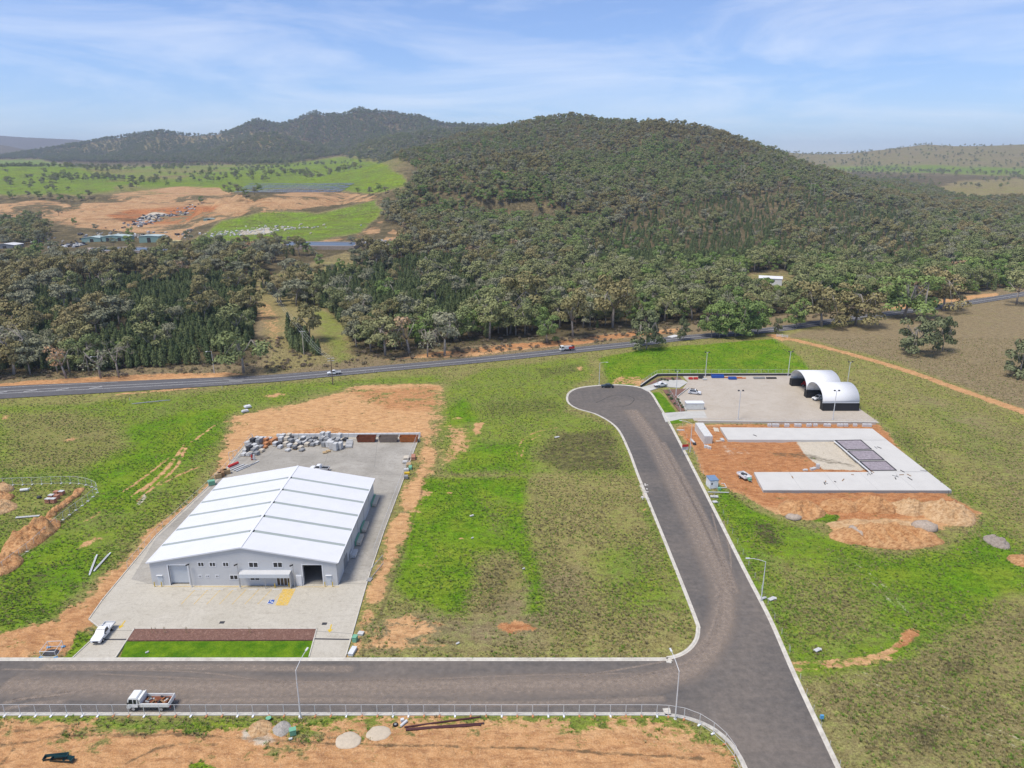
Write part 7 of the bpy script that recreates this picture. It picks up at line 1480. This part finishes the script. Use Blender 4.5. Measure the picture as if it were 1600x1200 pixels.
# rubbish in the pit and on the mound, timber and junk heaps
q = random.Random(91)
def junk(name, polyc, n, s, mats, lab):
    m = {k: MB() for k in mats}; pts_ = []
    c0 = hit(polyc[0], polyc[1]); c1 = hit(polyc[0]+polyc[2], polyc[1]); c2 = hit(polyc[0], polyc[1]-polyc[3])
    for i in range(n):
        x = c0[0]+q.gauss(0, 1)*(c1[0]-c0[0]); y = c0[1]+q.gauss(0, 1)*(c2[1]-c0[1])*.8; z = 0; pts_.append((x, y)); a = s*q.uniform(.4,1.4); m[q.choice(mats)].box((x, y, gz(x, y)+a*.2), (a, a*q.uniform(.5,1), a*.5), q.uniform(0,3), q.uniform(-.4,.4), q.uniform(-.4,.4))
    first = None
    for k in mats:
        if first is None: first = m[k].build(name, k); tag(first, lab, 'rubbish', kind='stuff')
        else: m[k].build('rubbish_pieces', k, first)
junk('tip_rubbish', (245,338,14,4), 220, 2.6, ['stone_white','stone_grey','stone_dark'], 'white rubbish spread in the tip pit'); junk('mound_rubbish', (400,362,45,4), 200, 2.0, ['stone_white','stone_cream'], 'pale rubbish along the foot of the tip mound'); junk('scrap_heap', (600,383,18,3), 200, 2.6, ['stone_white','stone_dark','stone_grey','brick_pack'], 'mixed scrap heap beside the lined pond'); junk('timber_heap', (392,430,9,2), 80, 2.2, ['brick_pack','timber_dark'], 'reddish timber heap at the top of the clearing')
junk('shed_scrap', (175,372,45,4), 90, 3.2, ['stone_white','stone_dark','stone_grey','stone_cream'], 'scrap and parked machines around the tip sheds'); junk('car_row', (110,385,12,2), 30, 3.5, ['stone_dark','stone_white'], 'dark wrecks left of the tip sheds')
for i, (px, py, s) in enumerate(((20,312,1.2),(45,311,1.0),(62,312,1.3),(78,314,1.1),(96,315,1.2),(110,316,1.0),(128,314,1.1),(140,312,1.2),(190,299,1.0),(205,298,1.2),(262,291,1.0),(352,300,1.2),(362,304,1.1),(372,306,1.3),(384,308,1.1),(398,306,1.0),(405,300,1.2),(92,338,.9),(118,352,.8),(150,362,.8),(560,303,.9),(578,306,1.0),(592,300,1.1),(602,304,.9),(205,372,1.0),(178,386,.8),(203,388,1.1),(295,378,1.0),(60,400,1.3),(82,398,1.2),(315,318,1.0),(280,398,1.0),(480,400,1.1),(492,404,.8),(532,424,.9),(548,384,.8),(500,418,.9))):
    x, y, z = hit(px, py); kind = 'grey' if i % 2 else 'green'; plant('leafy_tree', GUM[kind][i % 3], (x, y, z), s, i, 'dark bushy tree standing among the tip sheds and ponds', 'tree', 'trees around the tip')
# H-frame poles on the hill
hp_ = []
for px, py, lab in ((1159,268,'timber H-frame power pole high on the wooded hill, left one'), (1268,297,'timber H-frame power pole high on the wooded hill, right one')):
    x, y, z = hit(px, py+14); t = thing('hframe_pole', lab, 'power pole', (x, y, z)); 
    for s in (-1, 1): MB().tube([(s*2.6,0,0),(s*2.6,0,21)], .2, 6).build('pole', 'stone_cream', t)
    MB().box((0,0,20.4),(8,.3,.4)).build('cross_arm', 'stone_cream', t); hp_.append(Vector((x, y, z+20.4)))
x, y, z = hit(760, 240); wires(hp_[0], Vector((x, y, z+24)), 'high power line crossing the face of the wooded hill', ((0,-3),(0,0),(0,3)), 14)

# ------------------------------------------------------------------ grass tussocks on the near fields
xs_, ys_ = CACHE['xy']; mk = CACHE['near']; pav = CACHE['pav']
w = np.clip((1-mk[0]*1.5), 0, 1)*(pav < -1.0)*(ys_ > 70)*(ys_ < 330)*(0.3+mk[2]*1.2+0.2*(1-mk[1]))*np.clip(fbm(xs_/7, ys_/7, 3, 71)+.45, 0.05, 2)*ys_**1.2
ii = g.choice(len(xs_), 95000, p=w/w.sum(), replace=False)
co = np.empty(len(ground.data.vertices)*3, np.float32); ground.data.vertices.foreach_get('co', co); co = co.reshape(-1, 3).copy(); co[:, 0] += g.uniform(-.6, .6, len(co))*co[:, 1]/200; co[:, 1] += g.uniform(-.6, .6, len(co))*co[:, 1]/200
tuf = []
for i, leaf in enumerate(('leaf_tuft_dry', 'leaf_tuft_green', 'leaf_tuft_dark')):
    leaf_mat(leaf, [[(0, (.24,.21,.10)), (1, (.34,.29,.15))], [(0, (.10,.21,.026)), (1, (.20,.29,.05))], [(0, (.11,.095,.05)), (1, (.16,.14,.075))]][i])
    q2 = random.Random(150+i); m = MB()
    for b_ in range(16):
        ph = q2.uniform(0, 6.28); r_ = q2.uniform(0, .16); tip = Vector((math.cos(ph), math.sin(ph), 0))*(r_+q2.uniform(.05,.22)) + Vector((0,0,q2.uniform(.12,.30))); bs = Vector((math.cos(ph)*r_, math.sin(ph)*r_, -.03)); sd_ = Vector((-math.sin(ph), math.cos(ph), 0))*.045
        m.add([bs-sd_, bs+sd_, tip], [(0,1,2)])
    j = ii[i]; o = m.build('grass_tussock', leaf); o.location = tuple(co[j]); tag(o, ('dry straw', 'fresh green', 'dark weedy')[i]+' grass tussock in the open field', 'tussock', 'grass tussocks'); tuf.append([o])
lu = mk[1][ii]; wee = mk[2][ii]; rnd = g.random(len(ii)); cls = np.where(rnd < wee*0.4, 2, np.where(g.random(len(ii)) < lu, 1, 0))
for c_ in range(3):
    r = co[ii[cls == c_]]; scatter(('dry_grass', 'green_grass', 'dark_weeds')[c_], r, g.uniform(.5, 1.4, len(r)), [tuf[c_]], seed=20+c_)

# ------------------------------------------------------------------ haze
zb_, zt_ = -3.0, 470.0
hz = MB().bbox(-14500, 14500, -300, 14300, zb_-3, zt_).build('haze', None); tag(hz, kind='stuff')
hm = bpy.data.materials.new('haze_air'); hm.use_nodes = True; T = NT(hm.node_tree); T.n.clear(); ho = T.node('ShaderNodeOutputMaterial')
pv = T.node('ShaderNodeVolumePrincipled', inp={'Color': (0.64, 0.77, 1.0, 1), 'Density': 0.000072, 'Anisotropy': 0.1}); T.l.new(pv.outputs[0], ho.inputs['Volume']); hz.data.materials.append(hm)
